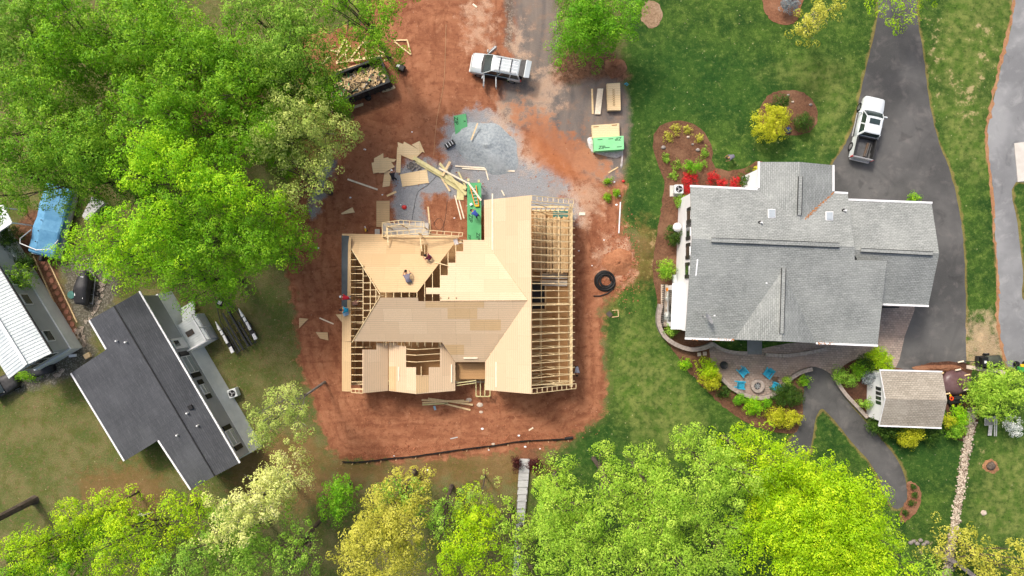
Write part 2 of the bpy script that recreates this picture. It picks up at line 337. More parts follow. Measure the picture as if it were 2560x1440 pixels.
G_ = {
 'paved': [DRV, PTH, RD],
 'dirt': [[(980,-60),(1330,-60),(1330,150),(1400,200),(1480,300),(1480,400),(1556,440),(1552,560),(1588,630),(1582,690),(1540,730),(1502,770),(1506,820),(1510,900),(1514,960),(1502,1040),(1440,1082),(1430,1100),(1340,1125),(1100,1148),(890,1154),(835,1135),(803,1070),(772,980),(748,900),(738,800),(728,720),(700,640),(700,560),(740,400),(760,300),(740,200),(760,90),(900,60)]],
 'thin': [[(860,1150),(1330,1110),(1320,1190),(1250,1215),(1100,1200),(940,1200),(880,1230),(840,1180)], [(1330,1150),(1380,1170),(1330,1200)], [(560,1140),(640,1080),(780,1100),(830,1180),(800,1260),(620,1280)], [(200,1190),(360,1170),(420,1240),(330,1300),(230,1260)],
          [(1430,740),(1560,690),(1600,560),(1640,600),(1640,700),(1560,720),(1500,790),(1450,790)]],
 'asph': [[(1292,-60),(1384,-60),(1382,130),(1392,210),(1560,210),(1556,440),(1470,440),(1410,400),(1330,330),(1250,300),(1262,200),(1285,120)]],
 'grav': [[(985,430),(1060,395),(1112,420),(1150,395),(1250,385),(1330,400),(1420,450),(1416,488),(1330,510),(1212,520),(1180,500),(1160,490),(1060,492),(1062,562),(1000,560),(985,500)], [(1125,300),(1200,270),(1290,310),(1300,380),(1240,430),(1130,420),(1105,360)], [(815,380),(836,400),(805,500),(785,540),(776,530),(788,450)], [(1290,500),(1436,495),(1436,560),(1290,560)]],
 'sand': [[(1225,300),(1262,262),(1310,262),(1330,300),(1290,312),(1270,340),(1232,330)], [(1165,30),(1210,0),(1225,40),(1200,60),(1230,100),(1170,105),(1180,60)], [(1300,330),(1350,400),(1330,420),(1300,400)], [(1290,60),(1310,120),(1300,200),(1285,120)], [(1330,190),(1370,180),(1400,215),(1360,300),(1330,260)], [(1430,455),(1500,470),(1470,560),(1440,540)], [(1510,620),(1570,610),(1560,690),(1520,680)], [(1450,380),(1500,380),(1520,440),(1450,440)], [(2418,815),(2494,808),(2498,905),(2420,905)]],
 'orng': [[(1300,292),(1350,280),(1390,320),(1440,340),(1500,385),(1520,430),(1420,450),(1350,400)], [(1280,265),(1310,262),(1315,300),(1290,310)]],
 'mudl': [[(90,520),(130,560),(150,700),(190,800),(190,880),(170,880),(70,700),(20,620),(60,540)], [(1385,140),(1420,120),(1500,135),(1530,130),(1562,170),(1560,205),(1390,212)], [(560,160),(660,230),(560,360),(480,330),(420,260)], [(1310,1100),(1340,1100),(1345,1170),(1290,1170)]],
 'ggrv': [[(150,640),(210,640),(290,700),(275,770),(240,820),(205,880),(190,800),(165,720)], [(0,960),(60,940),(180,870),(230,850),(230,900),(160,950),(60,975),(0,985)], [(1262,-60),(1292,-60),(1288,60),(1282,130),(1262,110),(1266,50)], [(1385,30),(1396,30),(1396,125),(1385,125)]],
 'lush': [[(1560,-400),(3200,-400),(3200,1800),(1330,1800),(1330,1190),(1440,1100),(1512,1040),(1520,960),(1512,780),(1560,690),(1570,640),(1640,620),(1560,560),(1560,200)]],
 'dryp': [[(2290,40),(2380,60),(2370,260),(2320,240)], [(2420,60),(2500,60),(2480,260),(2430,300)], [(1600,0),(1640,0),(1660,40),(1630,72),(1600,50)], [(1600,560),(1650,540),(1660,700),(1600,700)], [(2415,820),(2495,800),(2500,890),(2420,900)], [(1400,130),(1480,125),(1560,180),(1420,190)], [(2440,1100),(2500,1090),(2480,1180),(2440,1180)], [(2280,1330),(2420,1330),(2400,1400),(2270,1400)], [(1770,200),(1830,195),(1800,222)], [(2350,150),(2480,220),(2450,340),(2380,300)]],
 'pale': [[(2420,-60),(2540,-60),(2500,160),(2460,300),(2470,420),(2420,440),(2370,340),(2340,240),(2330,100)], [(1560,780),(1640,840),(1720,980),(1760,1060),(1700,1130),(1560,1080),(1530,900)], [(1900,180),(2120,160),(2100,360),(2050,380),(2060,280),(2010,220)], [(2460,1150),(2700,1100),(2700,1330),(2450,1330)]],
 'dark': [[(1570,120),(1900,140),(1900,300),(1600,320),(1560,520),(1650,520),(1640,460),(1570,420)], [(1660,420),(1790,430),(1890,400),(2080,380),(2080,470),(1660,500)], [(2190,1070),(2420,1070),(2400,1180),(2230,1180)], [(2020,1040),(2080,1040),(2130,1110),(2100,1120)], [(1330,1100),(1520,1060),(1540,1160),(1340,1180)], [(400,1100),(480,1220),(600,1160),(600,1250),(520,1310),(400,1130)]],  # last outline: cast shadow of the charcoal roofed home, as a darker colour mask
}
def build_ground():
    xs = np.concatenate([[-420, -200, -110, -70], np.linspace(-54, 54, 433), [70, 110, 200, 420]])
    ys = np.concatenate([[-420, -200, -110, -60], np.linspace(-36, 36, 289), [60, 110, 200, 420]])
    X, Y = np.meshgrid(xs, ys); nx, ny = len(xs), len(ys)
    v = np.stack([X.ravel(), Y.ravel(), np.zeros(X.size)], 1)
    i = (np.arange(ny - 1)[:, None] * nx + np.arange(nx - 1)[None, :]).ravel()
    f = np.stack([i, i + 1, i + nx + 1, i + nx], 1)
    me = bpy.data.meshes.new('ground'); me.vertices.add(len(v)); me.vertices.foreach_set('co', v.ravel())
    me.loops.add(f.size); me.loops.foreach_set('vertex_index', f.ravel().astype(np.int32))
    me.polygons.add(len(f)); me.polygons.foreach_set('loop_start', (np.arange(len(f)) * 4).astype(np.int32))
    for k, polys in G_.items():
        d = None
        for p in polys:
            s_ = sdf(smooth_poly(p, 4) if k != 'lush' else p, X, Y); d = s_ if d is None else np.maximum(d, s_)
        a = me.attributes.new('g_' + k, 'FLOAT', 'POINT'); a.data.foreach_set('value', np.clip(d, -6, 6).ravel().astype(np.float32))
    me.update(); me.validate()
    q = NT('ground_surface'); v = q.coord('Object')
    A = lambda k: q.attr('g_' + k).outputs['Fac']
    N = {s_: q.noise(v, s_, 4, .6) for s_ in (.09, .35, 1.1, 3.5)}
    nf = q.noise(v, 11, 4, .75); ng = q.noise(q.coord('Object', (1, 1, 1), 1), 5.5, 4, .7)
    def edge(k, soft, amp, sc_=1.1, bias=0.0):
        n1 = q.math('MULTIPLY', q.math('SUBTRACT', N[sc_], .5), amp * 2.6)
        n2 = q.math('MULTIPLY', q.math('SUBTRACT', nf, .5), amp * 1.1)
        return q.ss(q.math('ADD', q.math('ADD', A(k), n1), n2), -soft + bias, soft + bias)
    # lush lawn
    g = q.mix(q.ss(N[.35], .34, .66), lin((46, 78, 30)), lin((82, 112, 42)))
    g = q.mix(q.math('MULTIPLY', q.ss(N[1.1], .45, .7), .65), g, lin((112, 136, 58)))
    g = q.mix(q.ss(nf, .42, .62), q.mix(.45, g, lin((28, 52, 24))), g)
    g = q.mix(q.math('MULTIPLY', q.ss(ng, .52, .75), .4), g, lin((140, 150, 78)))
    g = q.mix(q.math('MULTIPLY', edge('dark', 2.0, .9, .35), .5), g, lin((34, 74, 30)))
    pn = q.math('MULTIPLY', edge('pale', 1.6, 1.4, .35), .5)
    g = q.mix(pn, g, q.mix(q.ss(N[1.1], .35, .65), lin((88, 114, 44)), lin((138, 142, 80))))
    n7 = q.noise(v, 2.3, 7, .78); g = q.mix(q.math('MULTIPLY', q.ss(n7, .5, .38), .55), g, lin((34, 58, 24))); g = q.mix(q.math('MULTIPLY', q.ss(n7, .54, .66), .4), g, lin((146, 156, 84)))
    # thin wild grass
    t = q.mix(q.ss(N[.35], .36, .62), lin((92, 108, 54)), lin((128, 124, 80)))
    t = q.mix(q.math('MULTIPLY', q.ss(N[1.1], .42, .68), .7), t, lin((96, 104, 46)))
    t = q.mix(q.ss(N[3.5], .5, .72), t, lin((136, 112, 82)))
    t = q.mix(q.math('MULTIPLY', q.ss(q.noise(v, 2.3, 7, .78), .54, .68), .4), t, lin((150, 138, 100)))
    t = q.mix(q.ss(nf, .4, .62), q.mix(.5, t, lin((58, 56, 30))), t)
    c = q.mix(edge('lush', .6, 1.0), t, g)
    fl = q.n('ShaderNodeTexVoronoi'); q.l(v, fl.inputs['Vector']); fl.inputs['Scale'].default_value = 1.1
    c = q.mix(q.math('MULTIPLY', q.ss(fl.outputs['Distance'], .075, .04), .55), c, lin((190, 186, 140)))
    # dry patches in lawns
    dryn = q.math('ADD', q.math('MULTIPLY', A('dryp'), .10), N[1.1])
    dry = q.ss(q.math('ADD', dryn, q.math('MULTIPLY', q.math('SUBTRACT', ng, .5), .45)), .66, .8)
    c = q.mix(q.math('MULTIPLY', dry, .8), c, lin((176, 158, 116)))
    pe = q.math('MULTIPLY', q.ss(q.math('ADD', A('paved'), q.math('MULTIPLY', q.math('SUBTRACT', N[1.1], .5), .9)), -.32, -.1), q.ss(nf, .25, .5)); c = q.mix(q.math('MULTIPLY', pe, .38), c, lin((172, 136, 92)))
    # brown mulch soil
    mud = q.mix(q.ss(N[3.5], .35, .65), lin((92, 66, 50)), lin((128, 92, 70))); mud = q.mix(q.ss(nf, .5, .75), mud, lin((158, 124, 98)))
    c = q.mix(edge('mudl', .35, .5), c, mud)
    # red dirt
    st = q.noise(q.coord('Object', (.16, .9, 1), .12), 1.0, 3, .55, 1.2); st2 = q.noise(q.coord('Object', (.8, .13, 1), -.12), .9, 3, .55, 1.0)
    d = q.mix(q.ss(N[.35], .3, .7), lin((140, 90, 65)), lin((168, 114, 84)))
    d = q.mix(q.math('MULTIPLY', q.math('MAXIMUM', q.ss(st, .52, .68), q.ss(st2, .54, .7)), .5), d, lin((122, 74, 52)))
    trk = q.math('SINE', q.math('ADD', q.math('MULTIPLY', A('dirt'), 6.2), q.math('MULTIPLY', N[.35], 13.0)))
    trm = q.math('MULTIPLY', q.math('MULTIPLY', q.ss(trk, .35, .95), q.ss(A('dirt'), 5.9, 4.5)), q.ss(N[1.1], .38, .58))
    d = q.mix(q.math('MULTIPLY', q.math('MULTIPLY', trm, q.ss(nf, .3, .55)), .6), d, lin((112, 64, 44)))
    trk2 = q.math('MULTIPLY', q.ss(trk, -.6, -.95), q.math('MULTIPLY', q.ss(A('dirt'), 5.9, 4.5), q.ss(N[1.1], .6, .42))); d = q.mix(q.math('MULTIPLY', trk2, .2), d, lin((186, 132, 98)))
    d = q.mix(q.math('MULTIPLY', q.ss(N[1.1], .52, .72), .55), d, lin((182, 130, 98)))
    d = q.mix(q.math('MULTIPLY', q.ss(nf, .58, .75), .6), d, lin((196, 142, 108)))
    d = q.mix(q.math('MULTIPLY', q.ss(nf, .45, .3), .5), d, lin((104, 62, 46)))
    n8 = q.noise(v, 1.7, 9, .8); d = q.mix(q.math('MULTIPLY', q.ss(n8, .5, .36), .6), d, lin((104, 58, 40))); d = q.mix(q.math('MULTIPLY', q.ss(n8, .53, .68), .5), d, lin((190, 134, 100)))
    vd = q.n('ShaderNodeTexVoronoi'); q.l(v, vd.inputs['Vector']); vd.inputs['Scale'].default_value = 3.1; d = q.mix(q.math('MULTIPLY', q.ss(vd.outputs['Distance'], .13, .07), q.ss(N[1.1], .45, .6)), d, lin((202, 150, 116)))
    thin = q.math('MULTIPLY', edge('thin', 1.0, 2.2), .4)
    c = q.mix(thin, c, q.mix(.35, d, lin((124, 84, 54))))
    c = q.mix(edge('dirt', .3, 1.0), c, d)
    # bluish crushed stone and grey gravel
    gv = q.mix(q.ss(nf, .3, .7), lin((122, 129, 134)), lin((166, 172, 175))); gv = q.mix(q.math('MULTIPLY', q.ss(N[.35], .5, .7), .4), gv, lin((160, 140, 122)))
    gv = q.mix(q.math('MULTIPLY', q.ss(N[1.1], .5, .75), .5), gv, lin((104, 112, 118)))
    c = q.mix(q.math('MULTIPLY', edge('grav', .5, 1.2), .9), c, gv)
    vor = q.n('ShaderNodeTexVoronoi'); q.l(v, vor.inputs['Vector']); vor.inputs['Scale'].default_value = 7
    gg = q.mix(vor.outputs['Color'], lin((112, 108, 98)), lin((150, 145, 135))); gg = q.mix(q.ss(vor.outputs['Distance'], .25, .6), gg, lin((92, 87, 79)))
    c = q.mix(q.math('MULTIPLY', edge('ggrv', .4, .8), .85), c, gg)
    # dusty old asphalt of the drive
    a_ = q.mix(q.ss(st2, .3, .75), lin((106, 100, 96)), lin((132, 120, 110))); a_ = q.mix(q.math('MULTIPLY', q.ss(N[1.1], .45, .7), .45), a_, lin((150, 120, 98)))
    a_ = q.mix(q.math('MULTIPLY', q.ss(nf, .5, .75), .35), a_, lin((166, 152, 140)))
    c = q.mix(edge('asph', .5, .55), c, a_)
    sa = q.mix(q.ss(nf, .3, .7), lin((192, 152, 120)), lin((222, 194, 168)))
    c = q.mix(q.math('MULTIPLY', edge('sand', 1.0, 2.4), .55), c, sa)
    c = q.mix(q.math('MULTIPLY', edge('orng', .8, 2.4), .72), c, q.mix(N[3.5], lin((150, 92, 60)), lin((190, 122, 80))))
    wn = q.n('ShaderNodeTexVoronoi'); q.l(v, wn.inputs['Vector']); wn.inputs['Scale'].default_value = 1.3
    c = q.mix(q.math('MULTIPLY', q.ss(wn.outputs['Distance'], .055, .03), .6), c, lin((200, 178, 156)))
    hb = q.mix(.5, nf, N[3.5]); q.bump(hb, .9, .12)
    o = bpy.data.objects.new('ground', me); COL.objects.link(o); me.materials.append(q.fin(c, .95, 0, .1)); struct(o)
build_ground()

def sheet(name, pts, mat, z=.01, rag=0.0, closed_smooth=5, thick=0.0, seg=.35):
    p = smooth_poly(pts, closed_smooth) if closed_smooth else pts
    w_ = [P(a, b, z) for a, b in p]
    if rag:
        out = []
        for i, a in enumerate(w_):
            b = w_[(i + 1) % len(w_)]; n = max(1, int((b - a).length / seg))
            for k in range(n):
                c = a.lerp(b, k / n); out.append(c + Vector((random.gauss(0, rag), random.gauss(0, rag), 0)))
        w_ = out
    mb = MB()
    if thick:
        mb.prism(w_, thick)
    else:
        ar = sum(w_[i].x * w_[(i + 1) % len(w_)].y - w_[(i + 1) % len(w_)].x * w_[i].y for i in range(len(w_)))
        mb.add(w_ if ar > 0 else w_[::-1], [tuple(range(len(w_)))])
    o = mb.build(name, mat); return struct(o)
def asphalt(name, a, b, c_, sp=.35):
    q = NT(name); v = q.coord('Object'); c = q.mix(q.ss(q.noise(v, .16, 4, .6), .36, .66), lin(a), lin(b))
    c = q.mix(q.math('MULTIPLY', q.ss(q.noise(v, .7, 4, .65, .4), .5, .72), sp), c, lin(c_)); c = q.mix(q.math('MULTIPLY', q.ss(q.noise(v, 14, 3, .7), .5, .8), .3), c, lin(c_))
    vo = q.n('ShaderNodeTexVoronoi', feature='DISTANCE_TO_EDGE'); q.l(q.coord('Object', (1, .45, 1), .4), vo.inputs['Vector']); vo.inputs['Scale'].default_value = .22
    ck = q.math('MULTIPLY', q.ss(vo.outputs['Distance'], .02, .004), q.ss(q.noise(v, .3, 2), .5, .56)); c = q.mix(q.math('MULTIPLY', ck, .12), c, tuple(x * .5 for x in lin(a)))
    c = q.mix(q.math('MULTIPLY', q.ss(q.noise(v, .45, 5, .6, .8), .6, .7), .4), c, tuple(x * .6 for x in lin(a)))
    q.bump(q.noise(v, 30, 2), .4, .02); return q.fin(c, .9, 0, .15)
MAT['asph'] = asphalt('asphalt', (74, 74, 73), (98, 97, 95), (128, 122, 118)); MAT['asph2'] = asphalt('grey_asphalt', (118, 119, 120), (144, 145, 145), (164, 164, 162), .5)
def pavers():
    q = NT('patio_pavers'); v = q.coord('Object', (1, 1, 1), .05); b = q.n('ShaderNodeTexBrick'); q.l(v, b.inputs['Vector']); b.inputs['Scale'].default_value = 1
    b.inputs['Brick Width'].default_value = .3; b.inputs['Row Height'].default_value = .2; b.inputs['Mortar Size'].default_value = .012
    b.inputs['Color1'].default_value = (*lin((170, 154, 142)), 1); b.inputs['Color2'].default_value = (*lin((142, 128, 118)), 1); b.inputs['Mortar'].default_value = (*lin((98, 88, 80)), 1)
    c = q.mix(q.ss(q.noise(v, .8, 4), .35, .7), b.outputs['Color'], q.mix(.6, b.outputs['Color'], lin((170, 148, 134)))); return q.fin(c, .85, 0, .2)
MAT['paver'] = pavers()
def mulch(name, a, b, c_):
    q = NT(name); v = q.coord('Object'); c = q.mix(q.ss(q.noise(v, 5, 4, .7), .3, .7), lin(a), lin(b)); c = q.mix(q.ss(q.noise(v, 16, 3, .7), .55, .75), c, lin(c_))
    c = q.mix(q.math('MULTIPLY', q.ss(q.noise(v, .6, 3), .45, .7), .4), c, lin(c_)); q.bump(q.noise(v, 12, 4, .8), 1.0, .08); return q.fin(c, .95, 0, .1)
MAT['mulch'] = mulch('brown_mulch', (92, 64, 49), (122, 88, 67), (154, 118, 92)); MAT['straw'] = mulch('pine_straw', (150, 108, 76), (178, 132, 96), (196, 158, 120)); MAT['mulchr'] = mulch('red_brown_mulch', (118, 80, 60), (148, 104, 78), (172, 132, 104)); MAT['mulchd'] = mulch('dark_mulch', (72, 50, 40), (98, 68, 54), (130, 98, 80))
MAT['cgrav'] = mulch('crushed_stone', (138, 147, 151), (174, 182, 185), (194, 199, 200))

# sealed driveway of the grey house, its branch path, the neighbour's drive
sheet('driveway', DRV, MAT['asph'], .012, rag=.025)
struct(sheet('path', PTH, MAT['asph'], .020, closed_smooth=4, rag=.02))
o = sheet('side_road', RD, MAT['asph2'], .012, closed_smooth=4)
sheet('verge_strip', [(2539,-60),(2523,60),(2501,140),(2489,190),(2477,250),(2462,330),(2466,400),(2476,470),(2484,600),(2492,700),(2489,790),(2497,850),(2507,900),(2515,905),(2503,850),(2497,790),(2498,700),(2489,600),(2483,470),(2473,400),(2469,330),(2485,250),(2498,190),(2509,140),(2530,60),(2546,-60)], MAT['straw'], .016, rag=.07, closed_smooth=0)
sheet('pavement_pad', [(2536,358),(2640,345),(2640,440),(2545,455)], MAT['concrete'], .06, closed_smooth=0, thick=.05)
sheet('patio', [(1776,866),(1810,880),(1860,882),(1960,860),(2080,850),(2190,845),(2195,750),(2286,752),(2262,840),(2240,918),(2200,902),(2150,896),(2112,912),(2086,938),(2060,924),(2026,916),(1992,930),(1968,948),(1950,968),(1925,986),(1892,994),(1850,985),(1812,962),(1790,935),(1778,905)], MAT['paver'], .05, closed_smooth=3, thick=.04)
sheet('front_step_path', [(1868,850),(1905,850),(1905,886),(1868,886)], MAT['asph2'], .058, closed_smooth=0)
sheet('garden_bed', [(1632,350),(1650,315),(1700,302),(1750,318),(1778,362),(1782,412),(1820,425),(1860,420),(1905,404),(1915,480),(1800,560),(1780,850),(1778,905),(1785,935),(1812,966),(1850,988),(1892,998),(1930,992),(1955,972),(1975,950),(2000,932),(2012,950),(2006,1000),(2004,1040),(1990,1078),(1950,1082),(1890,1068),(1840,1040),(1790,1000),(1740,950),(1700,900),(1665,850),(1645,800),(1642,750),(1634,700),(1632,640),(1644,580),(1656,500),(1660,450),(1640,400)], MAT['mulch'], .03, rag=.05, closed_smooth=3)
sheet('garden_bed', [(1897,280),(1920,240),(1955,226),(2000,230),(2034,254),(2044,295),(2030,325),(1990,338),(1940,335),(1905,315)], MAT['mulch'], .03, rag=.04)
sheet('garden_bed', [(1908,-30),(1910,20),(1928,50),(1960,62),(1990,54),(2004,20),(2004,-30)], MAT['mulchr'], .03, rag=.04)
sheet('garden_bed', [(2086,938),(2112,912),(2150,896),(2200,902),(2240,918),(2260,930),(2215,990),(2190,1050),(2162,1040),(2130,1000),(2100,965)], MAT['mulchd'], .03, rag=.03, closed_smooth=3)
sheet('garden_bed', [(2268,1205),(2292,1210),(2303,1240),(2294,1278),(2262,1305),(2250,1296),(2256,1270),(2268,1240)], MAT['mulchr'], .03, rag=.04)
sheet('garden_bed', [(1604,30),(1612,6),(1636,2),(1654,24),(1652,52),(1630,70),(1608,56)], mulch('straw_mulch', (130, 104, 80), (166, 140, 112), (186, 164, 140)), .03, rag=.05)
sheet('garden_bed', [(2300,915),(2340,905),(2420,908),(2430,935),(2420,985),(2445,1030),(2430,1090),(2370,1090),(2360,960),(2320,935)], MAT['mulchd'], .03, rag=.05)
for pts in ([(1590, 905), (1616, 884), (1622, 896)],): pass
# gravel mound
def mound(name, cx, cy, rx, ry, h, mat, lab, cat, z0=0.0, seed=1, n=44, struct_=False, rot=0):
    r_ = random.Random(seed); mb = MB(); rings = []
    c = P(cx, cy); ph = [r_.uniform(0, 6.28) for _ in range(6)]
    vs_ = [(c.x, c.y, h)]; NR = 12
    for i in range(1, NR + 1):
        t = i / NR
        for k in range(n):
            a = 2 * math.pi * k / n
            rr = 1 + .10 * math.sin(2 * a + ph[0]) + .07 * math.sin(3 * a + ph[1]) + .04 * math.sin(7 * a + ph[2])
            x, y = rx * S * t * rr * math.cos(a), ry * S * t * rr * math.sin(a)
            x, y = x * math.cos(rot) - y * math.sin(rot), x * math.sin(rot) + y * math.cos(rot)
            z = h * (1 - t) ** 1.0 * (1 + .18 * math.sin(3 * a + ph[3]) * t) * (1 - .2 * math.exp(-((t - .1) / .2) ** 2)) + (r_.gauss(0, .02) if i < NR else -.03)
            vs_.append((c.x + x, c.y + y, max(z, -.03) + z0))
    fs = [(0, 1 + k, 1 + (k + 1) % n) for k in range(n)]
    for i in range(NR - 1):
        for k in range(n):
            a, b = 1 + i * n + k, 1 + i * n + (k + 1) % n; fs.append((a, a + n, b + n, b))
    mb.add(vs_, fs); o = mb.build(name, mat, smooth=True); tag(o, lab, cat); return o
mound('gravel_pile', 1218, 368, 82, 64, 1.1, MAT['cgrav'], 'cone of blue grey crushed stone dumped beside the tilted green sheet', 'gravel pile', seed=3, rot=-.5)
mound('soil_mound', 1538, 170, 26, 28, .5, MAT['mulchr'], 'round brown soil mound with a burrow at the lawn corner above the sheathing stack', 'soil mound', seed=4)
mound('dirt_mound', 1545, 655, 42, 32, .55, mulch('orange_soil', (150, 98, 70), (178, 122, 88), (196, 146, 110)), 'low clod covered orange dirt mound above the coil of black pipe', 'dirt mound', seed=6)
mound('bark_mulch_pile', 2345, 922, 60, 13, .5, MAT['mulchr'], 'long low pile of reddish bark mulch against the back wall of the small shed', 'mulch pile', seed=8)
# river stone swale : too many stones to count
def swale():
    line = smooth_poly([(2432,1020),(2424,1085),(2410,1150),(2402,1220),(2390,1290),(2380,1350),(2372,1400),(2362,1460)], 8, False)
    mb = MB(); r_ = random.Random(5)
    ico = [(0, 0, 1), (.9, 0, .4), (.28, .85, .4), (-.72, .53, .4), (-.72, -.53, .4), (.28, -.85, .4)]
    for _ in range(3200):
        k = r_.random() * (len(line) - 1.01); i = int(k); t = k - i; a, b = line[i], line[i + 1]
        c = P(a[0] + (b[0] - a[0]) * t + r_.gauss(0, 5), a[1] + (b[1] - a[1]) * t); s_ = r_.uniform(.05, .13); an = r_.uniform(0, 6.28)
        ca, sa = math.cos(an), math.sin(an); kx = r_.uniform(.7, 1.3)
        pts = [(c.x + (x * ca * kx - y * sa) * s_, c.y + (x * sa * kx + y * ca) * s_, z * s_ * .8 + .01) for x, y, z in ico]
        pts += [(p[0], p[1], -.01) for p in pts[1:]]
        mb.add(pts, [(0, 1, 2), (0, 2, 3), (0, 3, 4), (0, 4, 5), (0, 5, 1)] + [(1 + k_, 6 + k_, 6 + (k_ + 1) % 5, 1 + (k_ + 1) % 5) for k_ in range(5)])
    q = NT('river_stones'); oi = q.n('ShaderNodeNewGeometry'); cr = q.n('ShaderNodeValToRGB'); q.l(oi.outputs['Random Per Island'], cr.inputs[0]); e = cr.color_ramp.elements
    e[0].color = (*lin((112, 92, 74)), 1); e[1].color = (*lin((206, 192, 172)), 1); e[1].position = .9
    o = mb.build('river_gravel', q.fin(cr.outputs[0], .85), uv=False); o['kind'] = 'stuff'; o['label'] = 'strip of pale river stones winding down between two lawns'; o['category'] = 'gravel'
swale()
# ================================================================ HOUSE UNDER CONSTRUCTION
HZ = 3.25
RWx, RRx, REx = P(1210, 720, HZ).x, P(1329, 720, 6.1).x, P(1436, 720, HZ).x
pRW = PL(HZ - RWx * .697, .697); pRE = PL(6.1 + RRx * .73, -.73)
yr = P(0, 750, 5.9).y
pCN = PL(5.9 + yr * .498, 0, -.498); pCS = PL(5.9 - yr * .498, 0, .498)
Wx = P(855, 720, HZ).x; pW = PL(HZ - Wx * .68, .68)
G1x, V1x, G2x, G2e = P(908, 720, 4.3).x, P(971, 720, 2.9).x, P(1040, 720, 4.1).x, P(1138, 720, 2.7).x
def pl2(xa, za, xb, zb): b = (zb - za) / (xb - xa); return PL(za - b * xa, b)
pG1W = pl2(Wx, HZ, G1x, 4.3); pG1E = pl2(G1x, 4.3, V1x, 2.9); pG2W = pl2(V1x, 2.9, G2x, 4.1); pG2E = pl2(G2x, 4.1, G2e, 2.7)
pTop = {'z': 0}
house = thing('unfinished_house', 'timber framed house under construction with half sheathed roof on red dirt', 'house', P(1150, 730, 0))
def deck(plane, pts, mat='deck', dz=0.0, th=.02, name='roof_deck', lab=None, par=None):
    o = MB().prism([plane.at(x, y, dz) for x, y in pts], th).build(name, MAT[mat], par or house)
    if lab: o['label'] = lab
    return o
# plane north-west, with the square hole (keyhole cut)
deck(pCN, [(855,584),(1150,590),(1043,731),(950,731),(876,618),(873,590),(855,588)][:2] + [(1148,593),(1108,645),(1067,645),(1069,611),(1053,611),(1051.5,640),(1067,640),(1066.9,645),(1108,645.1),(1043,731),(950,731),(876,618),(872,592),(855,588)], 'deckt', lab='tan sheathed slope at the upper left of the roof')
deck(pCN, [(1158,600),(1211,600),(1318,748),(1318,751),(1100,752),(1099,735),(1065,735),(1065,719),(1101,719),(1101,688),(1120,688),(1120,657),(1139,657),(1139,628),(1158,628)], 'deck', lab='stair stepped pale sheathing near the main ridge')
deck(pRW, [(1210,500),(1328,488),(1328.6,985),(1213,975),(1213,905),(1318.5,751),(1318.5,748),(1211,600)], 'deck', dz=.02, lab='long pale west slope of the main wing')
deck(pCS, [(951,744),(1045,744),(1046,753),(1318,753),(1213,905),(1138,905),(1105,856),(881,853)], 'deck', lab='wide pale south slope')
for pts in ([(1064,754),(1210,754),(1210,769),(1064,769)], [(1119,770),(1193,770),(1193,797),(1119,797)], [(1175,799),(1252,799),(1252,826),(1175,826)], [(1110,862),(1160,862),(1160,887),(1127,887)]):
    deck(pCS, pts, 'deckt', dz=.012, th=.008, name='tan_panel')
deck(pW, [(855,768),(877,768),(877.5,853),(855,853)], 'deckt'); deck(pW, [(869,591),(877,593),(877,768),(868,768),(868,612)], 'deckt')
deck(pW, [(854,588),(873,590),(870,612),(868,768),(854,768)], 'felt', dz=.012, th=.008, name='underlayment')
deck(pG1W, [(855,853),(877.5,853),(877.5,979),(855,978)], 'deckt')
deck(pG1E, [(908,874),(941,874),(941,858),(970,858),(970,977),(908,983)], 'deck'); deck(pG1W, [(906,874),(908,874),(908,983),(906,983)], 'deck')
deck(pG2W, [(972,857),(991,857),(991,863),(1015,866),(1015,918),(1040,918),(1040,985),(972,977)], 'deck')
deck(pG2E, [(1100,862),(1106,858),(1138,906),(1138,977),(1040,985),(1040,938),(1072,938),(1072,918),(1100,918)], 'deck')
deck(pG2W, [(972,916),(990,916),(990,978),(972,976)], 'deckt', dz=.012, th=.008, name='tan_panel'); deck(pG2E, [(1040,939),(1072,939),(1072,980),(1040,984)], 'deckt', dz=.012, th=.008, name='tan_panel')
# trusses of the open east side : full gable trusses across the main wing
def truss(y, webs=True):
    m = MB(); T = pRE.z; zt = lambda x: T(x, 0) - .06; xe = REx + .02; ze = zt(xe)
    m.beam((RRx, y, 6.04), (xe, y, ze), .045, .1); m.beam((RWx + .3, y, 3.12), (xe - .35, y, 3.12), .045, .09)
    m.beam((RRx, y, 6.0), (RWx + .2, y, pRW.z(RWx + .2, 0) - .1), .045, .09)
    for a, b in ((RRx + 1.3, RRx + 2.0), (RRx + 1.3, RRx + .05)): m.beam((a, y + .03, 3.15), (b, y + .03, zt(b) - .06), .04, .08)
    m.beam((RRx - 1.3, y + .03, 3.15), (RRx - .05, y + .03, 5.9), .04, .08)
    return m.build('truss', MAT['framing'], house)
y0 = P(0, 518, HZ).y; n_tr = 26
for i in range(n_tr):
    truss(y0 - i * .61)
# gable ladders (overhang framing) at both ends of the main wing
def ladder(pl, pa, pb, off, n, name='gable_ladder', w_=.045):
    m = MB(); a, b = pl.at(*pa), pl.at(*pb); d = Vector((0, off, 0))
    m.beam(a, b, w_, .09); m.beam(a + d, b + d, w_, .09)
    for i in range(n + 1):
        c = a.lerp(b, i / n); m.beam(c, c + d, .045, .07)
    return m.build(name, MAT['framing'], house)
ladder(pRE, (1329,489), (1434,499), -.42, 8); ladder(pRE, (1330,984), (1440,971), .42, 9)
ladder(pG1W, (879,981), (907,983), .30, 3)
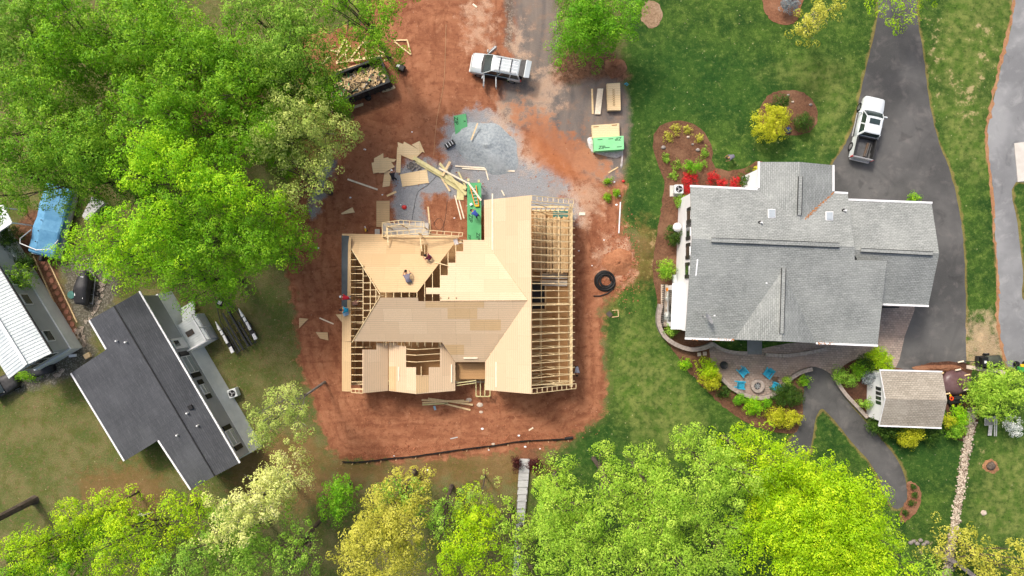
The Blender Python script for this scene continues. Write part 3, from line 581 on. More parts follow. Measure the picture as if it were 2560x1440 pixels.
# ridge bracing, wall plates
m = MB(); m.beam((RRx + 2.35, y0, pRE.z(RRx + 2.3, 0) - .2), (RRx + 2.45, y0 - 25 * .61, pRE.z(RRx + 2.4, 0) - .2), .05, .04)
m.build('ridge_brace', MAT['framing'], house)
m = MB(); yN, yS = P(0, 508, HZ).y, P(0, 968, HZ).y
for x in (REx - .35, REx - .18): m.beam((x, yN, 3.02), (x, yS, 3.02), .09, .09)
for x in (RRx + .1, RRx + .95): m.beam((x, yN - 3, 3.0), (x, yS + .3, 3.0), .07, .05)
m.build('top_plate', MAT['framing'], house)
# walls : studs with sheathing outside
def stud_wall(a, b, z0=.42, z1=3.0, sheath=None, sp=.41, name='stud_wall'):
    m = MB(); a, b = Vector((*a, 0)), Vector((*b, 0)); L = (b - a).length; n = int(L / sp)
    m.beam(a + Vector((0, 0, z0 + .03)), b + Vector((0, 0, z0 + .03)), .1, .05); m.beam(a + Vector((0, 0, z1)), b + Vector((0, 0, z1)), .1, .08)
    for i in range(n + 1): c = a.lerp(b, i / n); m.box((c.x, c.y, (z0 + z1) / 2), (.045, .09, z1 - z0 - .1), math.atan2(b.y - a.y, b.x - a.x))
    o = m.build(name, MAT['framing'], house)
    if sheath:
        d = (b - a).normalized(); nrm = Vector((d.y, -d.x, 0)) * .07
        MB().beam(a + nrm + Vector((0, 0, (z0 - .2 + z1) / 2)), b + nrm + Vector((0, 0, (z0 - .2 + z1) / 2)), .02, z1 - z0 + .2).build('wall_sheathing', MAT[sheath], o)
    return o
xW = Wx + .5; xE = REx - .27; yT = P(0, 600, HZ).y; xM = RWx + .35
stud_wall((xE, yN - .3), (xE, yS + .2), sheath='deckc'); stud_wall((xM, yT), (xM, yN - .3), sheath='deckc'); stud_wall((xE, yN - .3), (xM, yN - .3))
stud_wall((xM, yS + .2), (xE, yS + .2), sheath='deckc'); stud_wall((xW, yT), (xM - 2, yT)); stud_wall((xW, yT), (xW, yS + .2), sheath='deckc')
stud_wall((xW, yS + .2), (G2e - .2, yS + .2), z1=2.75, sheath='deckc'); stud_wall((G2e - .2, yS + .2), (G2e - .2, yS + 2.4), z1=2.6)
stud_wall((RRx + .95, yS + 1), (RRx + .95, -2.2), z1=2.9); stud_wall((RRx + .95, 2.0), (RRx + .95, 6.2), z1=2.9); stud_wall((RRx - .3, -1.4), (xE - .2, -1.4), z1=2.9)
stud_wall((xW + 1.4, -4.2), (-7.0, -4.2), z1=2.7); stud_wall((-9.0, -1), (-9.0, 4), z1=2.9); stud_wall((-6.0, 1.0), (-3.4, 1.0), z1=2.9); stud_wall((-5.2, -7.5), (-5.2, -4.2), z1=2.6)
m = MB(); m.box(((xM + xE) / 2, (yN + yS) / 2 - .1, .3), (xE - xM + .1, yN - yS - .5, .2)); m.box(((xW + xM) / 2, (yT + yS) / 2, .28), (xM - xW, yT - yS - .2, .18)); m.build('floor_deck', MAT['floor'], house)
m = MB(); m.box(((xM + xE) / 2, (yN + yS) / 2 - .1, .1), (xE - xM + .3, yN - yS - .3, .21)); m.box(((xW + xM) / 2, (yT + yS) / 2, .09), (xM - xW + .2, yT - yS, .2)); m.build('foundation', MAT['concrete'], house)
m = MB(); m.box((RRx + .6, P(0, 738, .4).y, .41), (1.5, 2.5, .015)); m.build('stairwell_shade', MAT['black'], house)  # black sheet laid on the floor, painted shade of the stairwell
m = MB(); cz = P(0, 738, .4).y
for s_ in (-1, 1): m.beam((RRx - .3, cz + s_ * 1.35, .46), (RRx + 1.5, cz + s_ * 1.35, .46), .1, .1)
m.beam((RRx + 1.45, cz - 1.35, .46), (RRx + 1.45, cz + 1.35, .46), .1, .1); m.build('opening_curb', MAT['framing'], house)
# marks stamped on the subfloor sheets
m = MB()
for px in (1362, 1386, 1410):
    for py in (728, 748, 760, 780, 792, 812, 845, 925):
        if random.random() < .75: m.box(P(px + random.uniform(-2, 2), py, .40), (.36, .1, .006))
m.build('floor_stamp', MAT['inkb'], house)
# common rafters of the centre block, jacks and step trusses of the hip
def rafter(pl, x, ya, yb, w_=.045): return MB().beam(pl.at(x, ya, -.09), pl.at(x, yb, -.09), w_, .11).build('rafter', MAT['framing'], house)
for i, x in enumerate(np.arange(965, 1160, 19.4)):
    yt = 592 if x < 1150 else 600
    if x > 1130: yb = 690
    else: yb = 746
    rafter(pCN, x, yt, yb)
for x in np.arange(965, 1140, 19.4): rafter(pCS, x, 742, 863)
for x in (1157, 1177, 1197, 1217, 1237, 1257, 1277): rafter(pCN, x, 720, 753)
def bar(a, b, w_=.05, h_=.1, nm='jack_rafter'): return MB().beam(a, b, w_, h_).build(nm, MAT['framing'], house)
for y in np.arange(632, 852, 17.3):
    x1 = 876 + (950 - 876) * (1 - abs(y - 740) / 115); bar(pW.at(860, y, -.09), pW.at(min(x1, 908), y, -.09))
for y in np.arange(868, 978, 17.3): bar(pG1W.at(860, y, -.09), pG1W.at(907, y, -.09)); bar(P(862, y, 3.0), P(930, y, 3.0), .045, .08, 'ceiling_joist')
for x, ya, yb in ((908, 662, 823), (926, 694, 782), (940, 718, 758)): bar(pW.at(x, ya, -.12), pW.at(x, yb, -.12), .06, .12, 'step_truss')
for y in np.arange(690, 800, 17.3):
    x1 = 876 + 74 * (1 - abs(y - 740) / 115); bar(pW.at(908, y, -.1), pW.at(x1, y, -.1), .045, .08, 'lay_on_rafter')
bar(pCN.at(876, 618, .0) + Vector((0, 0, .02)), pCN.at(950, 736, .02), .06, .06, 'hip_rafter'); bar(pCS.at(950, 740, .02), pCS.at(880, 856, .02), .06, .06, 'hip_rafter')
for y in np.arange(640, 850, 34): bar(P(868, y, 3.0), P(960, y - 3, 3.0), .045, .08, 'ceiling_joist')
for y in (872, 886, 903): bar(pG2W.at(1012, y, -.08), pG2W.at(1041, y + 2, -.08), .05, .09, 'rafter'); bar(pG2E.at(1040, y + 2, -.08), pG2E.at(1103, y - 2, -.08), .05, .09, 'rafter')
for x in np.arange(890, 1110, 17.3): bar(P(x, 852, 3.55), P(x, 868, 3.1), .045, .07, 'ceiling_joist')
bar(pG2W.at(1053, 916, -.3), pG2W.at(1053, 940, -.3), .05, .08, 'rafter')
# north porch gables
def gable_frame(pts_o, pts_i, z, n, sub):
    m = MB(); po = [P(x, y, z + dz) for x, y, dz in pts_o]; pi = [P(x, y, z + dz) for x, y, dz in pts_i]
    for q_ in (po, pi):
        for a, b in zip(q_, q_[1:]): m.beam(a, b, .05, .09)
    m.beam(po[0], pi[0], .05, .09); m.beam(po[-1], pi[-1], .05, .09)
    for s_ in range(2):
        for i in range(n): t = (i + .5) / n; m.beam(po[s_].lerp(po[s_ + 1], t), pi[s_].lerp(pi[s_ + 1], t), .05, .07)
    for t in (pi[0], pi[1], pi[2]): m.beam(t, (t.x, t.y, sub), .08, .08)
    m.beam((pi[0].x, pi[0].y, z - .1), (pi[2].x, pi[2].y, z - .1), .05, .12)
    return m.build('porch_gable', MAT['framing'], house)
gable_frame([(956,580,0),(1046,573.5,1.6),(1157,582,0)], [(956.5,591,0),(1046,583,1.6),(1155,590.5,0)], 3.55, 6, 3.2)
gable_frame([(956,556.5,0),(1001.5,550.5,.9),(1060,555,0)], [(968,567,0),(1001.5,561,.9),(1060,567.5,0)], 3.0, 4, .2)
m = MB(); m.beam(P(956, 556, 2.9), P(956, 592, 3.4), .06, .1); m.beam(P(968, 567, 2.9), P(968, 600, 3.2), .16, .1); m.beam(P(1060, 556, 2.9), P(1060, 580, 3.2), .06, .1); m.build('porch_beam', MAT['framing'], house)
m = MB(); m.box(P(1015, 578, .2), (4.2, 1.5, .3)); m.build('porch_floor', MAT['concrete'], house)
m = MB()
for i in range(4): m.box(P(948 - i * 3, 585 , .1 - i * .02) , (.12, .9, .2 - i * .03))
m.build('porch_step', MAT['concrete'], house)
# overlay : diagonal valley board at the stepped openings, porch frame bottom
m = MB()
for a, b in (((1190,950),(1190,991)), ((1225,975),(1225,991)), ((1190,991),(1225,991)), ((1201,950),(1201,991)), ((1212,950),(1212,991))): m.beam(P(*a, 1.0), P(*b, 1.0), .08, .09)
m.beam(P(1140, 958, 2.3), P(1190, 951, 2.3), .07, .08); m.beam(P(1140, 964, 2.3), P(1190, 957, 2.3), .05, .08)
for x, y in ((1192, 989), (1223, 989)): m.beam(P(x, y, 1.0), P(x, y, 0), .09, .09)
m.build('porch_frame', MAT['treated'], house)
deck(PL(1.9), [(1139,909),(1213,909),(1213,948),(1139,948)], 'floor', name='porch_ceiling')
# sheathing oddments on the roof : loose but each lies on it
def lie(name, a, b, w_, mat, lab, cat='board', h=.04, grp=None, za=0.0):
    o = MB().beam(a, b, w_, h).build(name, MAT[mat]); return tag(o, lab, cat, grp)
lie('roof_board', pRW.at(1231, 484, .08), pRW.at(1231, 625, .08), .11, 'pinew', 'long pale board lying down the west slope of the main wing', grp='boards nailed on the roof as footholds')
lie('roof_board', pRW.at(1240, 905, .08), pRW.at(1240, 968, .08), .12, 'pinew', 'short pale cleat upright on the lower right gable slope', grp='boards nailed on the roof as footholds')
lie('roof_board', pCS.at(1159, 895, .06), pCS.at(1194, 895, .06), .12, 'pinew', 'short pale cleat laid across above the square porch opening', grp='boards nailed on the roof as footholds')
lie('roof_board', pG2W.at(997, 917, .06), pG2W.at(997, 952, .06), .1, 'pinew', 'short pale cleat beside the orange tinted panel of the lower gable', grp='boards nailed on the roof as footholds')
lie('roof_board', pG2E.at(1129, 911, .06), pG2E.at(1129, 956, .06), .1, 'pinew', 'short pale cleat just left of the square porch opening', grp='boards nailed on the roof as footholds')
lie('brace_board', P(1048, 580, 4.6), P(1055, 628, 4.9), .07, 'framing', 'long loose stud leaning from the porch gable to the chimney hole', 'board')
lie('brace_board', P(970, 588, 3.8), P(970, 614, 3.9), .08, 'framing', 'short stud poking down from the left end of the porch gable', 'board')
lie('rafter_offcut', pCN.at(1085, 655, .1), pCN.at(1119, 664, .25), .07, 'framing', 'angled board end held beside the worker in red', 'board')
# chimney-like insulation roll
m = MB(); m.box(P(1140, 605, 3.3), (.35, .5, .3), .3); tag(m.build('wrapped_bundle', MAT['plast']), 'small wrapped grey bundle at the corner above the stepped sheathing', 'bundle')
# green walkway of sheathing leading to the entry
wk = thing('green_walkway', 'narrow green sheathing platform running up to the wall between the wings', 'platform', P(1185, 530, 0))
MB().prism([P(1168, 457, 1.3), P(1203, 457, 1.3), P(1203, 600, 1.3), P(1168, 600, 1.3)], .03).build('platform_top', MAT['green'], wk)
m = MB()
for x in (1169.5, 1201.5): m.beam(P(x, 457, 1.2), P(x, 600, 1.2), .05, .14)
m.build('platform_joist', MAT['treated'], wk)
for x, y in ((1171, 450), (1197, 453)): MB().box(P(x, y, 1.18), (.2, .24, .2)).build('joist_end', MAT['treated'], wk)
for x in (1170, 1201):
    for y in (460, 530, 595): MB().beam(P(x, y, 1.13), (P(x, y, 1.13).x, P(x, y, 1.13).y, 0), .09, .09).build('leg', MAT['treated'], wk)
def text(body, p, size, rz, mat, name='lettering', parent=None, shear=.2, ext=.002):
    c = bpy.data.curves.new(name, 'FONT'); c.body = body; c.size = size; c.extrude = ext; c.shear = shear; c.align_x = 'CENTER'; c.align_y = 'CENTER'; c.offset = size * .02; c.resolution_u = 3
    t_ = bpy.data.objects.new('t', c); COL.objects.link(t_); me = bpy.data.meshes.new_from_object(t_); bpy.data.objects.remove(t_); me.materials.clear(); me.materials.append(MAT[mat]); o = bpy.data.objects.new(name, me); COL.objects.link(o); o.rotation_euler = (0, 0, rz)
    if parent is not None: o.parent = parent; o.location = Vector(p) - Vector(root_of(parent).location)
    else: o.location = p
    return o
for x, y, s_ in ((1176, 545, .5), (1195, 590, .45), (1174, 592, .3), (1197, 512, .35), (1174, 480, .25)): text('ZIP', P(x, y, 1.306), s_, R(-90), 'ink', parent=wk)
# ================================================================ FINISHED BUILDINGS
def roof_slab(plane, pts, mat, par, name='roof', th=.12, lab=None, dz=0):
    o = MB().prism([plane.at(x, y, dz) for x, y in pts], th).build(name, MAT[mat], par)
    if lab: o['label'] = lab
    return o
def plane3(a, b, c):
    a, b, c = Vector(a), Vector(b), Vector(c); n = (b - a).cross(c - a); return PL(a.dot(n) / n.z, -n.x / n.z, -n.y / n.z)
# ---- grey shingled house
gh = thing('shingled_house', 'large grey shingled house with white walls, two skylights and garage wing', 'house', P(1990, 650, 0))
ze, zr, zg = 5.5, 7.4, 6.7
a, b, c = P(1730, 596, zr), P(2135, 617, zr), P(1726, 466, ze); pMN = plane3(a, b, c)
pMS = plane3(a, b, P(1713, 845, ze))
ra, rb = P(2130, 624, zg), P(2348, 634, zg); pGN = plane3(ra, rb, P(2120, 500, 5.0)); pGS = plane3(ra, rb, P(2207, 760, 5.0))
wa, wb = P(2000, 405, 6.6), P(1998, 545, 6.6); pWW = plane3(wa, wb, P(1897, 405, ze)); pWE = plane3(wa, wb, P(2083, 413, ze))
sa_, sb_ = P(1958, 640, 6.9), P(1954, 850, 6.9); pSW = plane3(sa_, sb_, P(1835, 848, ze)); pSE = plane3(sa_, sb_, P(2040, 857, ze))
roof_slab(pMN, [(1726,466),(2119,482),(2136,618),(1730,596)], 'shg', gh, lab='north slope')
roof_slab(pMS, [(1730,596),(2136,617),(2137,650),(2217,652),(2194,863),(1713,845)], 'shg', gh, lab='south slope')
roof_slab(pGN, [(2121,500),(2329,508),(2348,634),(2130,624)], 'shg', gh, lab='garage north slope'); roof_slab(pGS, [(2130,624),(2348,634),(2321,764),(2200,760)], 'shg', gh, lab='garage south slope')
roof_slab(pWW, [(1898,405),(2000,405),(1999,575),(1897,474)], 'shg', gh, dz=.01); roof_slab(pWE, [(2000,405),(2083,413),(2082,480),(1999,575)], 'shg', gh, dz=.01)
roof_slab(pSW, [(1958,630),(1954,853),(1835,849)], 'shg', gh, dz=.01); roof_slab(pSE, [(1958,630),(2040,858),(1954,853)], 'shg', gh, dz=.01)
def gutter(pl, a, b, par, w_=.16, name='gutter', dz=0, mat='white'): return MB().beam(pl.at(*a, dz), pl.at(*b, dz), w_, .14).build(name, MAT[mat], par)
for pl, a, b in ((pMN,(1725,465),(1893,473)), (pMN,(2086,481),(2119,483)), (pWW,(1897,404),(1896,470)), (pWE,(2083,413),(2083,478)), (pGN,(2120,499),(2330,507)), (pGS,(2206,761),(2321,765)), (pMS,(1712,846),(1834,850)), (pMS,(2040,858),(2194,864))): gutter(pl, a, b, gh)
def ridge_vent(pl, p2, a, b, w_, par):
    m = MB(); A, B = pl.at(*a, .05), pl.at(*b, .05); m.beam(A, B, w_, .07); o = m.build('ridge_vent', MAT['shg'], par); d = (B - A).normalized(); sd_ = d.cross(Vector((0, 0, 1))) * (w_ / 2)
    for s_ in (-1, 1): MB().beam(A + sd_ * s_ + Vector((0, 0, .02)), B + sd_ * s_ + Vector((0, 0, .02)), .035, .08).build('vent_edge', MAT['black'], o)
ridge_vent(PL(zr + .04), 0, (1778,600), (2099,613), .36, gh); ridge_vent(PL(zg + .02), 0, (2152,625), (2332,634), .3, gh)
ridge_vent(PL(6.62), 0, (2001,441), (1998,538), .33, gh); ridge_vent(PL(6.92), 0, (1959,670), (1954,834), .33, gh)
for x, y, pl in ((1929,534,pMN),(2073,540,pMN)):
    w_ = MB(); c = pl.at(x, y, .1); w_.box(c, (.62, .74, .16)); o = w_.build('skylight', MAT['white'], gh, bevel=.03); MB().box(c + Vector((0, 0, .09)), (.5, .62, .03)).build('pane', MAT['glassl'], o)
for x, y, pl in ((1901,557,pMN),(2110,527,pMN),(1913,708,pSW)):
    c = pl.at(x, y); o = MB().cyl(c - Vector((0, 0, .05)), .07, .4, 10).build('vent_pipe', MAT['white'], gh); MB().cyl(c - Vector((.04, -.02, .03)), .16, .07, 10).build('pipe_boot', MAT['dmetal'], o)
m = MB(); g = random.Random(31)
for _ in range(150):
    t = g.random(); c = pMN.at(2083 - 70 * t + g.gauss(0, 1.5), 480 + 68 * t + g.gauss(0, 1.5), .03); s_ = g.uniform(.03, .08); m.box(c, (s_, s_, .02), g.uniform(0, 3))
for _ in range(60): t = g.random(); c = pMS.at(1834 - g.random() ** 3 * 110, 848, .05) if t < .5 else pMS.at(2045 + g.random() ** 2 * 40, 857, .05); m.box(c + Vector((0, g.gauss(-.05, .05), .05)), (.06, .05, .02), g.uniform(0, 3))
o = m.build('leaf_litter', M('fallen_leaves', (186, 128, 74), (150, 96, 56), 9, .9), gh); o['kind'] = 'stuff'
# walls of the grey house (world footprint from the eaves)
def footprint(par, pts, z0, z1, mat, name='wall'):
    return MB().prism([(x, y, z1) for x, y in pts], z1 - z0).build(name, MAT[mat], par)
def ins(a, z, dx, dy): p = P(*a, z); return (p.x + dx, p.y + dy)
A1, A2, A3, A4 = ins((1726,466),ze,.35,-.4), ins((2130,485),ze,-.5,-.4), ins((2194,863),ze,-.6,.5), ins((1713,845),ze,.35,.5)
foot = footprint(gh, [A1, A2, A3, A4], 0, ze - .1, 'white2')
footprint(gh, [ins((1898,405),ze,.3,-.4), ins((2083,413),ze,-.3,-.4), ins((2083,520),ze,-.3,0), ins((1898,520),ze,.3,0)], 0, ze - .1, 'white2')
footprint(gh, [ins((2121,500),5,0,-.4), ins((2329,508),5,-.4,-.4), ins((2321,764),5,-.4,.4), ins((2150,762),5,0,.4)], 0, 4.9, 'white2')
gw = MB(); wl = (Vector((*A1, 0)), Vector((*A4, 0)))
tri = [Vector((A1[0], A1[1], ze - .12)), Vector((A4[0], A4[1], ze - .12)), Vector(((A1[0] + A4[0]) / 2, (A1[1] + A4[1]) / 2, zr - .35))]
gw.add(tri + [t + Vector((.1, 0, 0)) for t in tri], [(0, 1, 2), (5, 4, 3), (0, 3, 4, 1), (1, 4, 5, 2), (2, 5, 3, 0)]); gw.build('gable_wall', MAT['white2'], gh)
def on_wall(t, z, w_, h_, nm, mat, par, prj=.05):
    p = wl[0].lerp(wl[1], t); return MB().box((p.x - prj / 2, p.y, z), (prj, w_, h_)).build(nm, MAT[mat], par)
for t, z in ((.16, 4.1), (.28, 4.1), (.42, 4.2), (.56, 4.2)):
    o = on_wall(t, z, 1.0, 1.3, 'window', 'white', gh, .06); on_wall(t, z, .8, 1.1, 'pane', 'glass', o, .08)
    for s_ in (-.045, .045): on_wall(t + s_, z, .32, 1.3, 'shutter', 'dmetal', o, .09)
bay = MB(); b0, b1 = wl[0].lerp(wl[1], .66), wl[0].lerp(wl[1], .985)
bay.prism([(b0.x, b0.y, 2.9), (b0.x - .75, b0.y - .1, 2.9), (b1.x - .75, b1.y + .1, 2.9), (b1.x, b1.y, 2.9)], 2.9); o = bay.build('bay_wall', MAT['white2'], gh)
MB().box(((b0.x + b1.x) / 2 - .8, (b0.y + b1.y) / 2, 1.7), (.07, abs(b0.y - b1.y) - 1.0, 1.3)).build('pane', MAT['glass'], o)
MB().prism([(b0.x, b0.y + .1, 3.0), (b0.x - .95, b0.y + .1, 2.85), (b1.x - .95, b1.y - .1, 2.85), (b1.x, b1.y - .1, 3.0)], .1).build('bay_roof', MAT['white'], gh)
m = MB()
for i in range(22): p = b0.lerp(b1, i / 21); m.box((p.x - 1.25, p.y, .55), (.05, .05, 1.0))
m.beam((b0.x - 1.25, b0.y, 1.08), (b1.x - 1.25, b1.y, 1.08), .07, .05); m.build('deck_railing', MAT['dmetal'], gh)
MB().box(((b0.x + b1.x) / 2 - 1.0, (b0.y + b1.y) / 2, .15), (.6, abs(b0.y - b1.y), .2)).build('deck_floor', MAT['stonep'], gh)
m = MB(); p = P(2222, 768, 1.0); m.box(p, (1.4, .12, .9)); m.build('porch_rail', MAT['black'], gh)
# satellite dish
d = thing('satellite_dish', 'grey oval satellite dish on the lower left south slope of the grey roof', 'satellite dish', pMS.at(1758, 792, .0)); p = pMS.at(1755, 788)
MB().tube([p, p + Vector((.05, -.05, .55)), p + Vector((.2, -.2, .75))], .03).build('mast', MAT['metal'], d)
m = MB(); c0 = p + Vector((.28, -.3, .8)); ax = Vector((.7, .5, .5)).normalized(); u = ax.orthogonal().normalized(); v = ax.cross(u)
m.loft([[c0 + ax * (r_ * r_ * .5) + (u * math.cos(t) + v * math.sin(t)) * r_ for t in [2 * math.pi * k / 18 for k in range(18)]] for r_ in (.02, .2, .38, .5)], False); m.build('reflector', MAT['metal'], d, smooth=True)
MB().tube([p + Vector((.2, -.2, .6)), c0 + ax * .6], .02).build('feed_arm', MAT['metal'], d); MB().box(c0 + ax * .62, (.12, .1, .1)).build('feed_horn', MAT['white'], d)
# ---- shed
sh = thing('garden_shed', 'small white shed with taupe shingled roof by the branching drive', 'shed', P(2270, 990, 0))
s1, s2 = P(2212, 997, 3.6), P(2368, 1001, 3.6); q1 = plane3(s1, s2, P(2199, 926, 2.7)); q2 = plane3(s1, s2, P(2197, 1064, 2.7))
roof_slab(q1, [(2199,926),(2355,930),(2368,1001.5),(2212,997.5)], 'sht', sh); roof_slab(q2, [(2212,997.5),(2368,1001.5),(2353,1069),(2197,1063)], 'sht', sh)
gutter(q1, (2198,925), (2355,929), sh, .12); gutter(q2, (2196,1064), (2353,1070), sh, .12)
for a, b, pl in (((2199,926),(2212,997),q1), ((2212,997),(2197,1063),q2)): MB().beam(pl.at(*a, -.03), pl.at(*b, -.03), .05, .16).build('rake_trim', MAT['white'], sh)
c1, c2, c3, c4 = ins((2199,926),2.7,.3,-.3), ins((2355,930),2.7,-.3,-.3), ins((2353,1069),2.7,-.3,.3), ins((2197,1063),2.7,.3,.3)
footprint(sh, [c1, c2, c3, c4], 0, 2.6, 'white2')
t = [Vector((c1[0], c1[1], 2.58)), Vector((c4[0], c4[1], 2.58)), Vector(((c1[0] + c4[0]) / 2, (c1[1] + c4[1]) / 2, 3.45))]
MB().add(t + [k + Vector((.1, 0, 0)) for k in t], [(0, 1, 2), (5, 4, 3), (0, 3, 4, 1), (1, 4, 5, 2), (2, 5, 3, 0)]).build('gable_wall', MAT['white2'], sh)
ymid = (c1[1] + c4[1]) / 2
for k in range(4):
    y = ymid + .62 - k * .42 + .1; o = MB().box((c1[0] - .02, y, 2.05), (.06, .38, .95)).build('window', MAT['white'], sh); MB().box((c1[0] - .04, y, 2.05), (.06, .3, .85)).build('pane', MAT['glass'], o)
# ---- charcoal roofed home, turned about 30 degrees
dh = thing('manufactured_home', 'L shaped manufactured home with charcoal shingled roof and grey siding', 'house', P(420, 960, 0))
r1, r2 = P(285, 765, 5.9), P(537, 1190, 5.9); dR = plane3(r1, r2, P(349, 729, 4.7)); dL = plane3(r1, r2, P(224, 800, 4.6))
roof_slab(dR, [(285,765),(349,729),(599,1157),(537,1190)], 'shd', dh, lab='right slope'); roof_slab(dL, [(285,765),(537,1190),(477,1224),(396,1100),(353,1127),(312,1152),(178,932),(266,874),(224,800)], 'shd', dh, lab='left slope with wing')
MB().beam(r1 + Vector((0, 0, .03)), r2 + Vector((0, 0, .03)), .1, .05).build('ridge_cap', MAT['black'], dh)
for pl, a, b in ((dR,(349,728),(600,1157)), (dL,(224,801),(266,873)), (dL,(178,933),(311,1152)), (dL,(396,1101),(477,1224))): gutter(pl, a, b, dh, .14)
m = MB()
for i in range(24): c = dR.at(349 + 251 * (i + .5) / 24, 728 + 429 * (i + .5) / 24, .05); m.box(c, (.1, .08, .12), R(30))
m.build('gutter_hanger', MAT['white'], dh)
for x, y, pl in ((294,852,dL),(317,855,dL),(445,1087,dL),(470,1032,dR),(496,1063,dR)):
    MB().cyl(pl.at(x, y) - Vector((0, 0, .05)), .07, .38, 8).build('vent_pipe', MAT['white'], dh)
MB().box(dR.at(476, 1018, .1), (.35, .35, .2), R(30)).build('vent_hood', MAT['black'], dh)
def foot2(px_pts, z, inset, z1, mat, z0=0, name='wall'):
    ps = [P(x, y, z) for x, y in px_pts]; cc = sum(ps, Vector()) / len(ps); out = []
    for p in ps: d_ = (cc - p); d_.z = 0; out.append(p + d_.normalized() * inset)
    return MB().prism([(p.x, p.y, z1) for p in out], z1 - z0).build(name, MAT[mat], dh)
foot2([(349,729),(599,1157),(477,1224),(224,800)], 4.6, .35, 4.55, 'beige', 1.75); sk = foot2([(349,729),(599,1157),(477,1224),(224,800)], 4.6, .22, 1.75, 'skirt', 0, 'skirting')
cs = sum((v_.co for v_ in sk.data.vertices), Vector()) / 8
for v_ in sk.data.vertices:
    if v_.co.z < .5: w_ = (v_.co - cs).dot(Vector((.86, .5, 0))) > 0; v_.co.x += .4 * w_; v_.co.y += .24 * w_  # foot flared outward, shaped so this face shows wide and catches sky light
foot2([(266,874),(400,1098),(312,1152),(178,932)], 3.2, .35, 2.75, 'beige', 0)
# east wall details : follow the right wall line
w0, w1 = P(349, 729, 4.6), P(599, 1157, 4.6); cc = (P(224, 800, 4.6) + P(477, 1224, 4.6) + w0 + w1) / 4
w0 = w0 + (cc - w0).normalized() * .35; w1 = w1 + (cc - w1).normalized() * .35; wd = (w1 - w0); wl_ = wd.length; wd.normalize(); wn = Vector((-wd.y, wd.x, 0)); wn = wn if wn.x > 0 else -wn; wrz = math.atan2(wd.y, wd.x)
def on_w2(s_, z, w_, h_, nm, mat, par, prj=.06, out=0.0):
    p = w0 + wd * s_ + wn * (prj / 2 + out); return MB().box((p.x, p.y, z), (w_, prj, h_), wrz).build(nm, MAT[mat], par)
for s_, w_, h_ in ((.43, 1.5, 1.45), (.585, .8, .8), (.885, 1.35, 1.35)):
    L = s_ * wl_; o = on_w2(L, 3.2, w_ + .16, h_ + .16, 'window', 'white', dh, .07); on_w2(L, 3.2, w_, h_, 'pane', 'glassl', o, .09); on_w2(L, 3.2, w_, .06, 'muntin', 'white', o, .11)
    for q_ in (-1, 1): on_w2(L + q_ * (w_ / 2 + .33), 3.2, .42, h_ + .1, 'shutter', 'black', o, .1)
L = .3 * wl_; o = on_w2(L, 2.9, 1.0, 2.1, 'door', 'white', dh, .08); on_w2(L, 3.4, .55, .8, 'pane', 'glass', o, .1)
for s_ in (.06, .6, .93): on_w2(s_ * wl_, 1.0, .4, .18, 'skirting_vent', 'dmetal', dh, .09, .1)
# entry stoop with ribbed white awning and steps
stp = thing('entry_porch', 'white ribbed metal porch with steps on the side of the charcoal roofed home', 'porch', P(470, 830, 0))
c0 = P(437, 805, 2.0); M3 = Matrix.Rotation(wrz, 3, 'Z')
def lp(x, y, z): v = M3 @ Vector((x, y, 0)); b_ = w0 + wd * (.275 * wl_) ; return Vector((b_.x, b_.y, 0)) + v + Vector((0, 0, z)) if wn.dot(M3 @ Vector((0, 1, 0))) > 0 else Vector((b_.x, b_.y, 0)) + M3 @ Vector((x, -y, 0)) + Vector((0, 0, z))
m = MB(); m.hexa([lp(-1.3, .1, 1.55), lp(1.3, .1, 1.55), lp(1.3, 2.0, 1.55), lp(-1.3, 2.0, 1.55)], [lp(-1.3, .1, 1.65), lp(1.3, .1, 1.65), lp(1.3, 2.0, 1.65), lp(-1.3, 2.0, 1.65)])
for i in range(13): m.beam(lp(-1.25 + i * .21, .12, 1.67), lp(-1.25 + i * .21, 1.98, 1.67), .05, .03)
m.build('porch_floor', MAT['skirt'], stp)
m = MB(); m.beam(lp(1.3, .1, 2.5), lp(1.3, 2.0, 2.5), .12, .12); m.beam(lp(1.3, 2.0, 2.5), lp(-1.3, 2.0, 2.5), .12, .12); m.build('railing', MAT['white'], stp)
m = MB()
for x, y in ((1.3, .2), (1.3, 2.0), (-1.3, 2.0), (0, 2.0)): m.beam(lp(x, y, 0), lp(x, y, 2.5), .09, .09)
m.build('post', MAT['white'], stp)
m = MB()
for k in range(30):
    t = k / 29
    for a_, b_ in (((1.33, .1), (1.33, 2.05)), ((1.33, 2.05), (-1.3, 2.05))): m.beam(lp(a_[0] + (b_[0] - a_[0]) * t, a_[1] + (b_[1] - a_[1]) * t, .02), lp(a_[0] + (b_[0] - a_[0]) * t, a_[1] + (b_[1] - a_[1]) * t, 1.6), .05, .05)
m.build('porch_skirt', MAT['white2'], stp)
for k in range(5): m = MB(); m.hexa([lp(-1.35 - k * .28, .6, 1.35 - k * .27), lp(-1.63 - k * .28, .6, 1.35 - k * .27), lp(-1.63 - k * .28, 1.9, 1.35 - k * .27), lp(-1.35 - k * .28, 1.9, 1.35 - k * .27)], [lp(-1.35 - k * .28, .6, 1.42 - k * .27), lp(-1.63 - k * .28, .6, 1.42 - k * .27), lp(-1.63 - k * .28, 1.9, 1.42 - k * .27), lp(-1.35 - k * .28, 1.9, 1.42 - k * .27)]); m.build('step', MAT['skirt'], stp)
m = MB(); m.box(lp(-.1, .75, 1.7), (.5, .7, .04), wrz); tag(m.build('doormat', MAT['rust']), 'brown doormat on the white entry porch', 'doormat')
